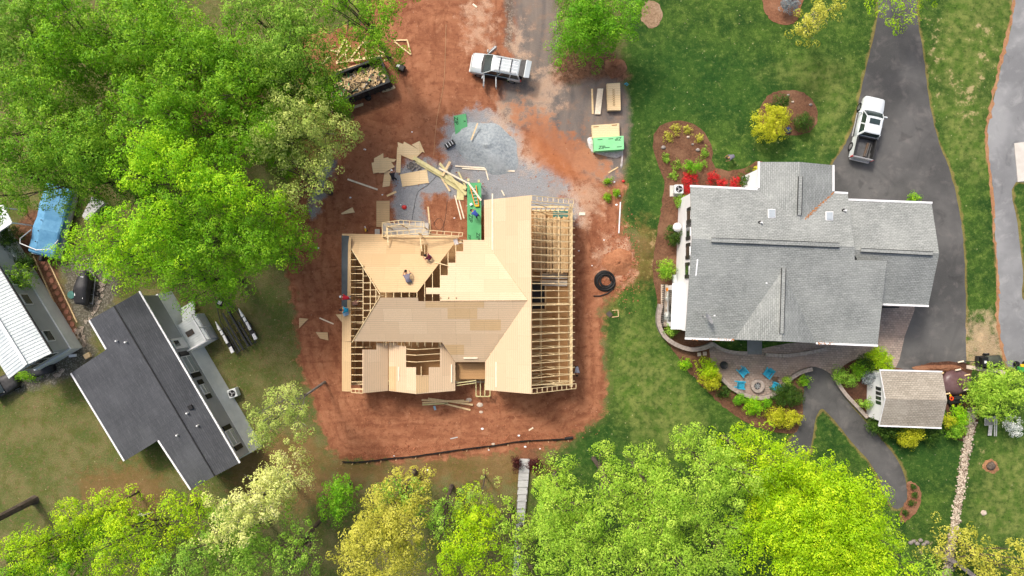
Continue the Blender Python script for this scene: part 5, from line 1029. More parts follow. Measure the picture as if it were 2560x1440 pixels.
MB().box((-3.2, -.1, .95), (.55, .38, .6)).build('outboard_motor', MAT['black'], bt, local=True, bevel=.1); MB().beam((-2.95, .2, 1.15), (-2.95, .85, 1.1), .08, .06).build('rear_bar', MAT['white'], bt, local=True)
for x in (2.2, 1.2, .2, -.8, -1.8): MB().cyl((x, .42, 1.62), .05, .08, 8).build('cover_button', MAT['black'], bt, local=True)
MB().prism([P(228, 492, 1.0), P(262, 506, 1.0), P(215, 552, 1.0), P(205, 540, 1.0)], .5).build('x', MAT['conc2']).name = 'utility_trailer'
tag(bpy.data.objects['utility_trailer'], 'pale flat trailer deck right of the blue boat, half under leaves', 'trailer')
tag(MB().cyl(P(180, 737, 0), .36, .12, 20).build('septic_lid', MAT['tealc']), 'round teal plastic lid in gravel left of the jet ski', 'lid')
ORD = ['first','second','third','fourth','fifth','sixth','seventh','eighth','ninth','tenth','eleventh','last']
# brick path : slabs between timber edging
for i in range(12):
    t = i / 11; x, y = 106 + (186 - 106) * t + 2, 655 + (826 - 655) * t; g = random.Random(i + 40); m = MB(); c = P(x, y, .02)
    n = 7; m.prism([c + Vector((math.cos(2 * math.pi * k / n) * g.uniform(.2, .27), math.sin(2 * math.pi * k / n) * g.uniform(.2, .27), .04)) for k in range(n)], .05)
    tag(m.build('stepping_stone', MAT['redstone'] if 'redstone' in MAT else MAT.setdefault('redstone', M('red_flagstone', (162, 110, 88), (140, 92, 74), 4, .9))), ORD[i] + ' red flagstone of the edged path counting from the boat', 'stepping stone', 'red flagstones of the edged path')
for a, b, lab in (((84,640),(148,785),'left timber edging of the flagstone path'), ((120,650),(193,806),'right timber edging of the flagstone path'), ((148,790),(166,795),'')):
    if lab: tag(MB().beam(P(*a, .05), P(*b, .05), .09, .12).build('path_edging', MAT['pine']), lab, 'edging')
mr = MAT['stonep']; g = random.Random(9)
for (x0, y0_, x1, y1_, n, wl_) in ((262,700,232,790,18,'in the curved row right of the jet ski'), (222,800,190,850,6,'between the flagstone path end and the charcoal roof'), (196,826,212,868,18,'in the cluster beside the wooden box'), (60,956,170,925,12,'in the row below the metal roofed home')):
    for k in range(n):
        t = k / n; c = P(x0 + (x1 - x0) * t + g.uniform(-6, 6), y0_ + (y1_ - y0_) * t + g.uniform(-5, 5), .03)
        m = MB()
        for q in range(3):
            a_ = q * 2.09 + g.random(); cc = c + Vector((math.cos(a_) * .1, math.sin(a_) * .1, 0)); m.lathe(cc, [(.055, 0), (.055, .05), (.1, .05), (.1, 0)], 10)
        tag(m.build('ring_paver', mr), 'pale three ringed grid paver ' + wl_, 'paver', 'ring pavers ' + wl_)
tag(MB().box(P(219, 889, .15), (.55, .45, .3), .5).build('wooden_box', MAT['pine']), 'small wooden box in the corner of the charcoal roof', 'box')
tag(MB().box(P(182, 889, .3), (.7, .25, .12), .1).build('downspout_block', MAT['white']), 'white downspout end at the corner of the grey siding', 'downspout')
car = thing('covered_car', 'dark car nose partly hidden below the metal roofed home', 'car', (P(12, 963, .5).x, P(12, 963, .5).y, 0), R(30))
MB().loft([ring(*a) for a in ((1.3,.5,.3,.7),(1.15,.75,.3,.85),(.2,.85,.3,.95),(-1.5,.85,.3,1.0))]).build('body', MAT['dmetal'], car, local=True, smooth=True); MB().loft([ring(.1, .7, .9, 1.0), ring(-.4, .62, .9, 1.35), ring(-1.4, .62, .9, 1.38)]).build('windows', MAT['glass'], car, local=True)
for y in (-.75, .75): wheel(car, .7, y, .32, .2)
tag(MB().loft([ring(1.2, .3, 0, .5), ring(.8, .45, 0, .8), ring(-.8, .45, 0, .8), ring(-1.2, .3, 0, .5)]).xf(Matrix.Translation(P(108, 925, 0)) @ Matrix.Rotation(R(12), 4, 'Z')).build('grill_cover', MAT['blackt'], smooth=True), 'long black covered object lying below the siding gable', 'cover')
# maroon tarp in forest
blob('maroon_tarp', 538, 318, 1.6, .8, .5, 'tarpm', 'dark maroon tarpaulin visible through the gap in the wood', 'tarpaulin', 5); bpy.data.objects['maroon_tarp'].data.materials[0] = M('wine_tarp', (92, 34, 30), (70, 26, 24), 2, .6)

# ================================================================ right side oddments
blob('tarpaulin_pile', 2385, 955, 1.5, 1.2, .8, 'tarpm', 'heap covered with a crumpled maroon tarpaulin right of the shed', 'tarpaulin', 7)
g = random.Random(3)
for i, (x, y) in enumerate(((2352,934),(2395,925),(2418,938),(2415,975),(2368,985),(2402,905))):
    tag(MB().tube([P(x - 7, y + 1, .7 - .5 * (i > 4)), P(x + 7, y - 2, .75 - .5 * (i > 4))], .07, 7).build('firewood_log', MAT['pinew' if i % 2 else 'pine']), ['log weighing down the top left of the maroon tarp', 'log on the top edge of the maroon tarp', 'log at the upper right of the maroon tarp', 'log at the lower right of the maroon tarp', 'log at the lower left of the maroon tarp', 'pale log on the reddish bark pile'][i], 'log', 'logs around the maroon tarp')
tl = thing('utility_trailer', 'small black trailer with a green tarp covered load behind the shed', 'trailer', (P(2465, 903, .5).x, P(2465, 903, .5).y, 0), R(2))
MB().box((.2, 0, .45), (2.1, 1.0, .3)).build('trailer_bed', MAT['dmetal'], tl, local=True)
MAT['tarpg'] = M('green_grey_tarp', (74, 78, 66), (58, 62, 52), 2, .7, bump=.8); MB().loft([ring(x, w_, .55, z, .1) for x, w_, z in ((1.25, .3, .75), (1.0, .5, .95), (0, .55, 1.0), (-.15, .52, .95))]).build('tarp_cover', MAT['tarpg'], tl, local=True, smooth=True)
MB().box((-.45, 0, .85), (.55, .85, .45)).build('cargo_box', MAT['black'], tl, local=True); MB().box((-.45, 0, 1.09), (.2, .22, .02)).build('cargo_label', MAT['white'], tl, local=True); MB().beam((-.8, 0, .4), (-1.9, 0, .4), .07, .07).build('drawbar', MAT['dmetal'], tl, local=True)
for y in (-.62, .62): wheel(tl, .2, y, .26, .16)
wall_strip('kerb', [(2415,917),(2450,922),(2480,925),(2510,932)], .35, .15, 'stonep', 'pale stone slab line under the black trailer', 'kerb')
mw = thing('lawn_mower', 'black riding mower with yellow wheels and orange trim beside the shed', 'lawn mower', (P(2388, 1000, .4).x, P(2388, 1000, .4).y, 0), R(3))
MB().box((0, 0, .4), (1.3, .6, .35)).build('mower_body', MAT['black'], mw, local=True, bevel=.06); MB().box((.1, .25, .62), (.7, .35, .2)).build('hood', MAT['dmetal'], mw, local=True, bevel=.05); MB().lathe((-.5, .22, .65), [(.1, 0), (.1, .05), (.2, .05), (.2, 0)], 12).build('blade_guard', MAT['redor'], mw, local=True)
for x, y in ((-.25, -.48), (.42, -.4), (-.45, .45), (.5, .45)): w_ = MB().cyl((x, y, .25), .22, .18, 16).build('wheel', MAT['tyre'], mw, local=True); MB().cyl((x, y, .43), .11, .02, 14).build('rim', MAT['yellow'], w_, local=True)
tr = thing('garden_tractor', 'green garden tractor with yellow seat cut by the right edge', 'tractor', (P(2556, 923, .6).x, P(2556, 923, .6).y, 0), R(0))
MB().box((.1, 0, .6), (1.0, .5, .4)).build('hood', MAT['tgreen'], tr, local=True, bevel=.08); MB().box((-.1, .35, .75), (.35, .25, .2)).build('seat', MAT['yellow'], tr, local=True, bevel=.04)
for x, y in ((-.3, -.4), (-.3, .45), (.5, -.4), (.5, .45)): MB().cyl((x, y, .2), .25, .18, 14).build('wheel', MAT['tyre'], tr, local=True)
sl = thing('garden_steps', 'weathered grey wooden steps and handrail below the rounded tree', 'steps', P(2472, 1065, 0))
MB().prism([P(2462,1045,.5), P(2484,1042,.5), P(2485,1062,.5), P(2462,1064,.5)], .06).build('landing', MAT['conc2'], sl)
m = MB()
for i in range(7): m.beam(P(2463, 1046 + i * 2.6, .515), P(2484, 1045 + i * 2.6, .515), .04, .02)
m.build('board_line', MAT['dmetal'], sl)
for k in range(3): MB().prism([P(2473 - k * 1, 1062 + k * 9, .5 - k * .12), P(2482 - k, 1062 + k * 9, .5 - k * .12), P(2481 - k, 1071 + k * 9, .5 - k * .12), P(2472 - k, 1071 + k * 9, .5 - k * .12)], .05).build('step', MAT['conc2'], sl)
for dx in (0, 5): MB().beam(P(2487 + dx, 1040, .9), P(2486 + dx * .9, 1090, .6), .07, .07).build('handrail', MAT['conc2'], sl)
# tree stump
mound('stump_mound', 2477, 1166, 21, 19, .18, MAT['straw'], 'sandy ring of chips round the rough stump on the right lawn', 'mound', seed=12); blob('tree_stump', 2475, 1164, .42, .4, .35, 'bark', 'rough grey stump in a ring of chips on the right lawn', 'stump', 9)
blob('sand_patch', 2459, 1282, .28, .25, .03, 'stonep', 'small pale bare patch in the right lawn', 'patch', 4)
for i, (x, y) in enumerate(((2283,1352),(2292,1358),(2300,1350),(2308,1360),(2316,1355),(2275,1356))): blob('field_stone', x, y, .22, .18, .22, 'stone', ORD[i] + ' grey rock of the short row left of the pale stone strip', 'rock', 20 + i); bpy.data.objects[-1 if False else list(bpy.data.objects.keys())[-1]] if False else None
# white dome & oddments by the left wall of the grey house
o = MB().lathe(P(1693, 568, 1.9), [(.02, .3), (.2, .27), (.36, .12), (.4, 0)], 24).build('patio_umbrella', MAT['white'], smooth=True); tag(o, 'round white parasol top against the left wall of the grey house', 'parasol')
c = P(1693, 568, 1.9); MB().tube([(c.x, c.y, 0), (c.x, c.y, 2.15)], .03, 8).build('pole', MAT['metal'], o)
tag(MB().box(P(1686, 697, .5), (.35, .75, .5), .05).build('meter_box', MAT['skirt'], bevel=.03), 'pale grey utility box against the left wall', 'utility box')
yb = thing('planter_frame', 'small orange box in a white frame in the mulch', 'planter', P(1667, 723, 0)); MB().box(P(1667, 724, .25), (.26, .26, .3), .5).build('box', MAT['orange'], yb)
m = MB()
for a, b in (((1660,719),(1671,715)), ((1671,715),(1676,726)), ((1660,719),(1666,729))): m.beam(P(*a, .5), P(*b, .5), .04, .04); m.beam(P(*a, 0), P(*a, .5), .03, .03)
m.build('frame', MAT['white'], yb)
for i, (x, y, r_) in enumerate(((1970,238,.14),(1981,255,.13),(2026,262,.16),(1658,369,.22),(1744,375,.2),(1720,343,.15),(1731,361,.13))): blob('field_stone', x, y, r_, r_ * .8, r_, 'stonep' if i in (1, 5) else 'stone', ['grey stone at the top of the island bed', 'white stone in the middle of the island bed', 'grey stone at the right of the island bed', 'dark stone at the left rim of the keyhole bed', 'grey stone at the right rim of the keyhole bed', 'pale stone high in the keyhole bed', 'pale stone just below the high one in the keyhole bed'][i], 'rock', 60 + i)
blob('blue_tub', 1969, 326, .3, .3, .35, 'c_navy', 'dark blue tub half under the big golden bush', 'tub', 3)
mf = M('driftwood', (226, 218, 204), (190, 176, 156), 4, .8); MAT['drift'] = mf
m = MB(); m.tube([P(362,1290,.3), P(352,1284,.4), P(342,1293,.3), P(340,1302,.2)], [.04, .1, .16, .1], 6); m.tube([P(352,1284,.4), P(347,1275,.5)], [.07, .03], 6); m.tube([P(345,1292,.3), P(383,1280,.4)], [.09, .02], 6); tag(m.build('driftwood', mf, smooth=True), 'forked bleached driftwood log above the yellow green trees', 'log')
o = None
# ================================================================ SITE MATERIALS
def plank(a, b, wpx, mat, lab, z=.03, h=.04, name='plank', cat='plank', grp=None, z2=None):
    k = S * (H - z) / H; o = MB().beam(P(*a, z), P(*b, z if z2 is None else z2), wpx * k, h).build(name, MAT[mat]); return tag(o, lab, cat, grp)
PK = [((869,448),(944,474),4,'pinew','pale plank lying alone on the dirt left of the cut sheets',.03), ((1137,488),(1153,549),3,'pinew','left one of two pale strips beside the green platform',.03), ((1144,487),(1160,546),3,'pinew','right one of two pale strips beside the green platform',.03),
 ((1070,517),(1076,580),4,'pine','board standing up against the porch gable',.03), ((1138,415),(1272,424),3.4,'pinew','long pale strip below the gravel pile, upper of two',.1), ((1155,421),(1287,428),3.4,'pinew','long pale strip below the gravel pile, lower of two',.06), ((1215,427),(1221,450),2.6,'pinew','short pale strip pointing down from the long pair',.04),
 ((1178,350),(1194,308),3.4,'pine','tan stick lying on the slope of the gravel pile',.9), ((967,490),(991,479),5,'pine','short thick board end above the upright tan sheet',.03), ((1521,432),(1545,418),3,'pine','short stick on the asphalt corner near the lawn',.05), ((1480,222),(1482,285),4.4,'pine','single tan board left of the white board bundle',.05),
 ((1551,505),(1547,583),3,'white','long white pipe along the lawn edge',.05), ((799,795),(834,810),3,'pinew','pale stick left of the hip roof',.03), ((1168,559),(1180,560),2,'pine','short stick end poking from under the green platform',.5), ((1254,476),(1261,489),3,'pinew','small pale offcut above the main wing roof',.03),
 ((1054,1000),(1172,1004),4,'pine','upper board of the stack in front of the house',.12), ((1056,1007),(1160,1001),4,'pine','second board of the stack in front of the house',.16), ((1070,996),(1182,1012),4,'pine','slanting board across the stack in front of the house',.2), ((1056,1012),(1120,1008),3.4,'treated','short greenish board in the stack in front of the house',.05), ((1112,1009),(1176,1025),4,'pine','board sliding off the stack toward the lower right',.05),
 ((1322,1076),(1333,1069),3.4,'pinew','tiny pale offcut near the silt fence',.04), ((1126,1097),(1144,1093),2.4,'conc2','small grey stick in the lower dirt',.04), ((822,283),(860,262),4,'pine','board under the lower left of the container',.05), ((960,151),(984,144),3,'pine','board poking out from the container top corner',.05), ((1182,10),(1192,18),4,'pinew','pale board scrap at the top in the sandy patch',.05), ((1525,124),(1525,125),1,'pine','',0)]
for a, b, w_, mt, lab, z in PK:
    if lab: plank(a, b, w_, mt, lab, z)
BM = [((1034,394),(1166,472),9,'treated','thick greenish beam, longest of the crossed beams',.25), ((1040,404),(1150,468),7,'treated','greenish beam hugging the underside of the longest beam',.12), ((1099,408),(1165,487),6,'treated','greenish beam crossing the others toward the platform',.36), ((1125,404),(1106,440),6,'pine','short tan board across the upper end of the beams',.42), ((1098,420),(1170,458),4,'pinew','pinkish strip over the beams ending at the platform corner',.48),
 ((1101,440),(1125,478),4.4,'pine','tan board sticking out below the beams',.06), ((1112,452),(1166,484),8,'treated','greenish beam lowest in the crossed pile',.06), ((1152,474),(1150,500),18,'treated','broad short greenish panel under the beam ends',.04), ((1146,430),(1166,470),4,'treated','thin greenish batten close to the platform',.3)]
for a, b, w_, mt, lab, z in BM: plank(a, b, w_, mt, lab, z, .1, 'timber_beam', 'beam', 'crossed beams in the yard')
plank((1170,456), (1203,501), 4.2, 'pinew', 'pale plank lying slantwise across the ladder', 1.62, .04)
# sheets of plywood
def sheet_thing(name, pts, z, mat, lab, cat='sheet', th=.02, grp=None):
    o = MB().prism([P(x, y, z) for x, y in pts], th).build(name, MAT[mat]); return tag(o, lab, cat, grp)
G1 = 'cut sheathing pieces dumped in the yard'
for i, (pts, lab, mt) in enumerate((
 ([(935,396),(958,383),(959,410),(935,418)], 'cut sheet at the upper left of the left heap', 'deckc'), ([(929,407),(951,402),(948,431),(933,434)], 'narrow cut sheet at the left side of the left heap', 'deckc'), ([(941,400),(970,393),(987,418),(955,428)], 'wide cut sheet on the middle of the left heap', 'deckc'), ([(962,395),(991,398),(985,405),(968,404)], 'pointed cut sheet at the right of the left heap', 'deckc'), ([(950,414),(986,417),(961,432),(947,433)], 'low wedge sheet under the left heap', 'deckc'),
 ([(961,431),(980,425),(974,465),(956,468)], 'upright narrow sheet below the left heap', 'deckc'), ([(993,366),(1003,385),(1001,432),(990,431)], 'tall narrow sheet left of the beams', 'deckc'), ([(1010,354),(1056,379),(1033,401),(999,386)], 'big tilted sheet on the upper heap', 'deckc'), ([(994,355),(1008,360),(1006,384),(997,388)], 'small sheet corner left of the big tilted sheet', 'deckc'), ([(1029,362),(1049,352),(1062,382),(1053,378)], 'triangular sheet at the right of the upper heap', 'deckc'),
 ([(1000,436),(1067,423),(1072,457),(1006,467)], 'full sheet lying level beside the crossed beams', 'deckc'), ([(941,502),(974,502),(974,568),(941,567)], 'upright tan sheet with brown stains above the porch', 'deckt'), ([(853,533),(881,518),(887,531),(854,536)], 'pointed offcut left of the upright tan sheet', 'deckc'), ([(748,795),(771,797),(748,820)], 'triangular offcut in the dirt beyond the hip roof', 'deckt'), ([(789,830),(819,831),(821,851),(800,846)], 'kite shaped offcut below the triangular one', 'deckt'),
 ([(839,786),(854,785),(855,806)], 'small triangle sheet poking from the hip eave', 'deckc'), ([(1448,531),(1463,531),(1463,538),(1448,538)], 'small oblong offcut right of the roof trusses', 'pinew'), ([(955,222),(985,213),(989,220),(970,228),(956,231)], 'cream board scrap at the lower right corner of the container', 'deckc'), ([(884,265),(908,257),(908,264),(886,271)], 'cream board scrap below the container', 'deckc'))):
    sheet_thing('plywood_sheet', pts, .03 + .025 * (i % 5 + 1), mt, lab, grp=G1)
gs = sheet_thing('green_sheet', [(1134,290),(1165,284),(1169,320),(1139,341)], .12, 'green', 'dark green wall sheet leaning into the top of the gravel pile'); text('ZIP', P(1140, 301, .124), .5, R(-85), 'ink', parent=gs); text('R', P(1161, 303, .124), .3, R(-85), 'ink', parent=gs)
def stack(name, pts, h_, mat, lab, cat='stack', n=8, z0=0.1):
    t = thing(name, lab, cat, P(pts[0][0], pts[0][1], 0)); top = z0 + h_
    MB().prism([P(x, y, top) for x, y in pts], .03).build('top_sheet', MAT[mat], t); c = sum((P(x, y, top) for x, y in pts), Vector()) / len(pts)
    m = MB()
    for k in range(1, n): m.prism([c + (P(x, y, top) - c) * (1 - .004 * (k % 2)) - Vector((0, 0, k * h_ / n)) for x, y in pts], h_ / n - .008)
    m.build('sheet_layers', MAT[mat], t); m = MB(); a, b = P(*pts[0], top), P(*pts[1], top); d_, e_ = P(*pts[3], top), P(*pts[2], top)
    for q in (.12, .5, .88): p1, p2 = a.lerp(d_, q), b.lerp(e_, q); m.beam((p1.x, p1.y, .05), (p2.x, p2.y, .05), .09, .09)
    m.build('skid', MAT['treated'], t); return t
o = stack('sheathing_stack', [(1517,209),(1550,207),(1552,275),(1519,275.5)], .45, 'deckc', 'neat stack of tan sheathing boards by the lawn, upper one'); text('XXXXXXXX', P(1534, 243, .556), .28, R(-88), 'inkb', parent=o)
o = stack('sheathing_stack', [(1479,313),(1548,308),(1549,341),(1481,346)], .35, 'deckc', 'stack of plain tan boards touching the green stack')
for x, y in ((1490, 317), (1536, 313)): MB().box(P(x, y, .456), (.5, .09, .004), R(5)).build('stamp', MAT['inkb'], o)
o = stack('green_sheathing_stack', [(1484,344),(1559,339.5),(1560,373),(1485.5,378)], .8, 'greenl', 'stack of pale green wall sheets with black lettering and plastic wrap')
for x, y, s_, r_ in ((1504, 369, .42, 3), (1546, 347, .4, 183)): text('ZIP', P(x, y, .904), s_, R(r_), 'ink', parent=o)
for x, y in ((1500, 349), (1518, 369), (1548, 367), (1527, 347)): MB().box(P(x, y, .904), (.45, .06, .004), R(4)).build('stamp', MAT['ink'], o)
def crumple(name, pts, z, lab):
    g = random.Random(len(pts)); ps = smooth_poly(pts, 3); c = (sum(p[0] for p in ps) / len(ps), sum(p[1] for p in ps) / len(ps)); m = MB(); n = len(ps); rows = []
    for q in (1, .8, .6, .4, .2): rows.append([P(c[0] + (x - c[0]) * q, c[1] + (y - c[1]) * q, .02 + (z * g.uniform(.2, 1) if q < 1 else 0)) for x, y in ps])
    m.loft(rows[::1], True); return tag(m.build(name, MAT['plast']), lab, 'plastic wrap')
crumple('plastic_wrap', [(1468,348),(1484,344),(1488,376),(1530,378),(1556,372),(1552,390),(1535,395),(1505,388),(1478,378)], .16, 'crumpled clear plastic wrap around the foot of the green stack'); crumple('plastic_wrap', [(1548,374),(1558,376),(1556,415),(1551,418),(1552,392)], .1, 'torn plastic strip trailing from the green stack along the lawn')
bb = thing('board_bundle', 'bundle of white primed boards beside the upper stack', 'boards', P(1500, 222, 0))
for k in range(4): MB().beam(P(1495.5 + k * 3.6, 222, .12), P(1488.5 + k * 3.6, 286, .12), .115, .18).build('board', MAT['pinew'], bb)
# ladder
ld = thing('step_ladder', 'orange and silver ladder lying on the green platform', 'ladder', P(1187, 492, 1.35))
for a, b in (((1175,466),(1188,515)), ((1190,464),(1197,514))): MB().beam(P(*a, 1.42), P(*b, 1.42), .07, .09).build('ladder_rail', MAT['orange'], ld)
for k in range(6): t = .12 + k * .155; a, b = P(1175 + 13 * t, 466 + 49 * t, 1.44), P(1190 + 7 * t, 464 + 50 * t, 1.44); MB().beam(a, b, .06, .03).build('rung', MAT['metal'], ld)
MB().beam(P(1188, 514.5, 1.46), P(1197.5, 513.5, 1.46), .16, .1).build('ladder_foot', MAT['yellow'], ld)
tag(MB().box(P(1178, 511, 1.42), (.24, .2, .18), .5).build('paint_pail', MAT['white2'], bevel=.03), 'small white box on the green platform beside the ladder', 'box')
tag(MB().tube([P(1166, 515, 1.3), P(1169, 514.5, 1.33)], .03).build('dark_clamp', MAT['metal']), 'grey clamp on the left edge of the green platform', 'clamp')
for i, (x, y, r_) in enumerate(((1022,415,.3),(1030,420,.9),(1038,413,.2),(1046,418,.5),(1028,410,1.2))):
    m = MB(); c = P(x, y, .1)
    for sx, sy, lx, ly in ((0,.17,.4,.05),(0,-.17,.4,.05),(.18,0,.05,.3),(-.18,0,.05,.3),(0,0,.05,.3)): m.box(c + Matrix.Rotation(r_, 3, 'Z') @ Vector((sx, sy, 0)), (lx, ly, .2), r_)
    tag(m.build('hollow_block', MAT['stone']), ['leftmost hollow grey block above the level sheet', 'hollow grey block lowest of the little heap', 'hollow grey block standing in the middle of the little heap', 'rightmost hollow grey block beside the long beam', 'topmost hollow grey block of the little heap'][i], 'block', 'hollow blocks by the cut sheets')
yt = thing('nail_gun', 'small yellow and black nail gun on the dirt above the hip roof', 'tool', P(914, 573, 0)); MB().box(P(914, 575, .1), (.12, .3, .2), .3).build('body', MAT['yellow'], yt); MB().beam(P(912, 566, .05), P(914, 571, .1), .08, .06).build('magazine', MAT['white'], yt); MB().box(P(917, 577, .1), (.22, .1, .14), .6).build('grip', MAT['black'], yt)
def cable(name, pts, lab, mat='black', r_=.014): return tag(MB().tube([P(a, b, .03) for a, b in smooth_poly(pts, 6, False)], r_, 5).build(name, MAT[mat]), lab, 'hose')
cable('air_hose', [(1097,400),(1092,420),(1090,440),(1070,462),(1045,480),(1035,520),(1030,550)], 'dark hose trailing across the crushed stone to the porch')
cable('air_hose', [(1105,590),(1110,560),(1098,545),(1085,560),(1100,575),(1112,550),(1118,500)], 'reddish hose coiled on the dirt left of the green platform', 'rust')
cable('string_line', [(1115,60),(1110,200),(1092,300),(1084,390)], 'thin tan line lying down the dirt lot', 'deckt', .012)
# nail-gun rack, bucket, coil, tools
cr = thing('tool_crate', 'dark green crate with white bars at the left edge of the gravel pile', 'crate', P(1125, 362, 0), R(32))
MB().box((0, 0, .2), (.95, .45, .35)).build('crate_body', MAT['bin'], cr, local=True, bevel=.03)
for x in (-.28, 0, .26): MB().box((x, 0, .39), (.05, .4, .03)).build('crate_bar', MAT['white2'], cr, local=True)
blob('red_bucket', 1011, 518, .24, .2, .2, 'redt', 'crushed red bucket on the crushed stone by the porch', 'bucket', 8); blob('red_hat', 1558, 453, .14, .12, .15, 'redt', 'small red cap at the lawn corner', 'cap', 3)
tag(MB().tube([P(1560,211,.05), P(1566,207,.1), P(1571,211,.05), P(1567,214,.08), P(1563,209,.06)], .03).build('teal_strap', MAT['teal']), 'crumpled teal strap in grass beside the upper stack', 'strap')
tag(MB().box(P(1087, 1020, .04), (.2, .4, .03), .25).build('blue_card', MAT['c_lblue']), 'pale blue card on the dirt under the front boards', 'card')
def torus_coil():
    m = MB(); pts = []; c = P(1513, 702, .1)
    for k in range(24 * 7):
        a = 2 * math.pi * k / 24; r_ = .46 + .075 * (k / 24) + .03 * math.sin(k * .31); off = .06 * math.sin(k / 24 * 1.7)
        pts.append(c + Vector((math.cos(a) * r_ + off, math.sin(a) * r_ * .98, .05 * (int(k / 24) % 3) + .02 * math.sin(k * .5))))
    pts += [P(1538, 708, .12), P(1533, 722, .08), P(1518, 734, .07), P(1500, 740, .07), P(1484, 740, .07)]
    m.tube(pts, .058, 7); return tag(m.build('pipe_coil', MAT['black'], smooth=True), 'coil of black corrugated drain pipe on the dirt edge', 'pipe coil')
torus_coil()
pf = thing('wooden_tray', 'grey board and empty tray lying in weeds under the pipe coil', 'frame', P(1528, 785, 0)); MB().prism([P(1514,784,.12), P(1524,776,.12), P(1532,787,.12), P(1524,794,.12)], .04).build('board', MAT['rust'], pf)
m = MB()
for a, b in (((1530,776),(1545,775)), ((1545,775),(1546,791)), ((1530,793),(1546,791))): m.beam(P(*a, .06), P(*b, .06), .05, .1)
m.build('tray', MAT['pine'], pf)
# lying truss frames beside the container
def lying(name, segs, lab, w_=3.4, mat='pine', z=.1):
    m = MB()
    for a, b in segs: m.beam(P(*a, z), P(*b, z), w_ * S, .05); z += .004
    return tag(m.build(name, MAT[mat]), lab, 'roof truss')
lying('lying_truss', [((840,157),(877,115)), ((840,158),(870,153)), ((863,131),(868,153)), ((870,153),(911,102)), ((868,150),(962,138))], 'triangular timber truss lying left under the dark branches')
lying('lying_truss', [((912,103),(966,138)), ((900,100),(912,108)), ((912,108),(916,143)), ((928,120),(932,141)), ((897,130),(900,147)), ((868,154),(966,139))], 'larger timber truss lying above the container with upright webs', z=.22)
lying('lying_truss', [((985,101),(1018,100)), ((1018,100),(1027,136)), ((1027,136),(985,103))], 'small triangular frame on bare dirt right of the overhanging branches')
for a, b, w_, lab in (((804,160),(825,140),5,'short board left of the lying trusses'), ((830,115),(840,114),3,'stub of board emerging from leaves left of the trusses'), ((826,126),(853,129),3.6,'board under the crossed one left of the trusses'), ((841,139),(862,98),5,'crossed board pointing up into the leaves'), ((866,100),(868,118),4,'small upright board next to the crossed one'), ((832,180),(920,155),2.4,'long thin strip along the container top side')): plank(a, b, w_, 'pine', lab, .08 + .03 * random.random())
# silt fence
sf = thing('silt_fence', 'low black silt fence winding along the foot of the dirt lot', 'fence', P(1150, 1130, 0))
ln = smooth_poly([(856,1154),(890,1155),(935,1151),(975,1146),(1030,1141),(1100,1131),(1180,1120),(1240,1113),(1300,1103),(1360,1100),(1420,1097)], 6, False); m = MB()
for (a, b) in zip(ln, ln[1:]): g_ = random.uniform(-.04, .04); m.hexa([P(*a), P(*b), P(*b) + Vector((0, .05, 0)), P(*a) + Vector((0, .05, 0))], [P(*a) + Vector((0, -.05 + g_, .2)), P(*b) + Vector((0, -.05 + g_, .2)), P(*b) + Vector((0, -.02 + g_, .21)), P(*a) + Vector((0, -.02 + g_, .21))])
m.build('fence_fabric', MAT['black'], sf)
for k in range(0, len(ln), 5): p = P(*ln[k]); MB().box((p.x, p.y - .1, .25), (.05, .05, .6)).build('stake', MAT['pine'], sf)
tag(MB().tube([P(1412, 1097, .15), P(1432, 1094, .15)], .13, 10).build('fabric_roll', MAT['black']), 'rolled end of the black silt fence', 'fabric roll')
# step path
sp = thing('step_path', 'long weathered grey step path running down between the trees', 'steps', P(1300, 1290, 0)); n_ = 18
for k in range(n_):
    y0_, y1_ = 1147 + k * 18, 1147 + (k + 1) * 18 - 1.2; x0, x1 = 1299 - k * 1.15, 1299 - (k + 1) * 1.15; w0_ = 26 - k * .3
    if k == 0: w0_ = 25
    MB().prism([P(x0, y0_, .35 - .012 * k), P(x0 + w0_, y0_ + .5, .35 - .012 * k), P(x1 + w0_, y1_ + .5, .35 - .012 * k), P(x1, y1_, .35 - .012 * k)], .06).build('tread', MAT['conc2'], sp)
for s_ in (1, 24): MB().beam(P(1299 + s_, 1148, .26), P(1278 + s_ * .9, 1470, .1), .06, .16).build('stringer', MAT['bark'], sp)
# lumber stored in the main wing (on the subfloor, below the trusses)
g = random.Random(21)
for i, (x0, x1, y0_, y1_, mt, lab) in enumerate(((1334,1364,532,680,'deckt','tan lumber stack under the trusses, nearest the ridge'), (1366,1380,545,682,'pine','pale stud stack in the middle under the trusses'), (1381,1400,545,682,'pine','tan stud stack right of the middle under the trusses'), (1401,1422,545,682,'pine','greyish stud stack along the outer wall under the trusses'))):
    t = thing('lumber_stack', lab, 'lumber', P(x0, y0_, .42), group='lumber stacks stored inside the unfinished wing'); n = max(2, int((x1 - x0) / (7 if i == 0 else 3)))
    for k in range(n):
        xa = x0 + (x1 - x0) * (k + .5) / n; e = g.uniform(-3, 3); top = .9 + g.uniform(-.12, .12); MB().beam(P(xa, y0_ + e, .42 + top / 2), P(xa + g.uniform(-.4, .4), y1_ + e * .5, .42 + top / 2), (x1 - x0) / n * .88 * S, top).build('board', MAT[mt], t)
for y, lab in ((689, 'white board pile across the wing, upper one'), (707, 'white board pile across the wing, lower one')):
    t = thing('board_pile', lab, 'boards', P(1348, y, .42)); 
    for k in range(4): MB().beam(P(1350 + k, y - 5 + k * 3.6, .5 + .02 * k), P(1418, y - 4 + k * 3.6, .5 + .02 * k), .12, .12).build('board', MAT['conc2' if k % 2 else 'pinew'], t)
tag(MB().box(P(1403, 536, .6), (1.5, .6, .4)).build('teal_bin', MAT['tealc']), 'dark teal bin under the trusses near the top gable', 'bin')
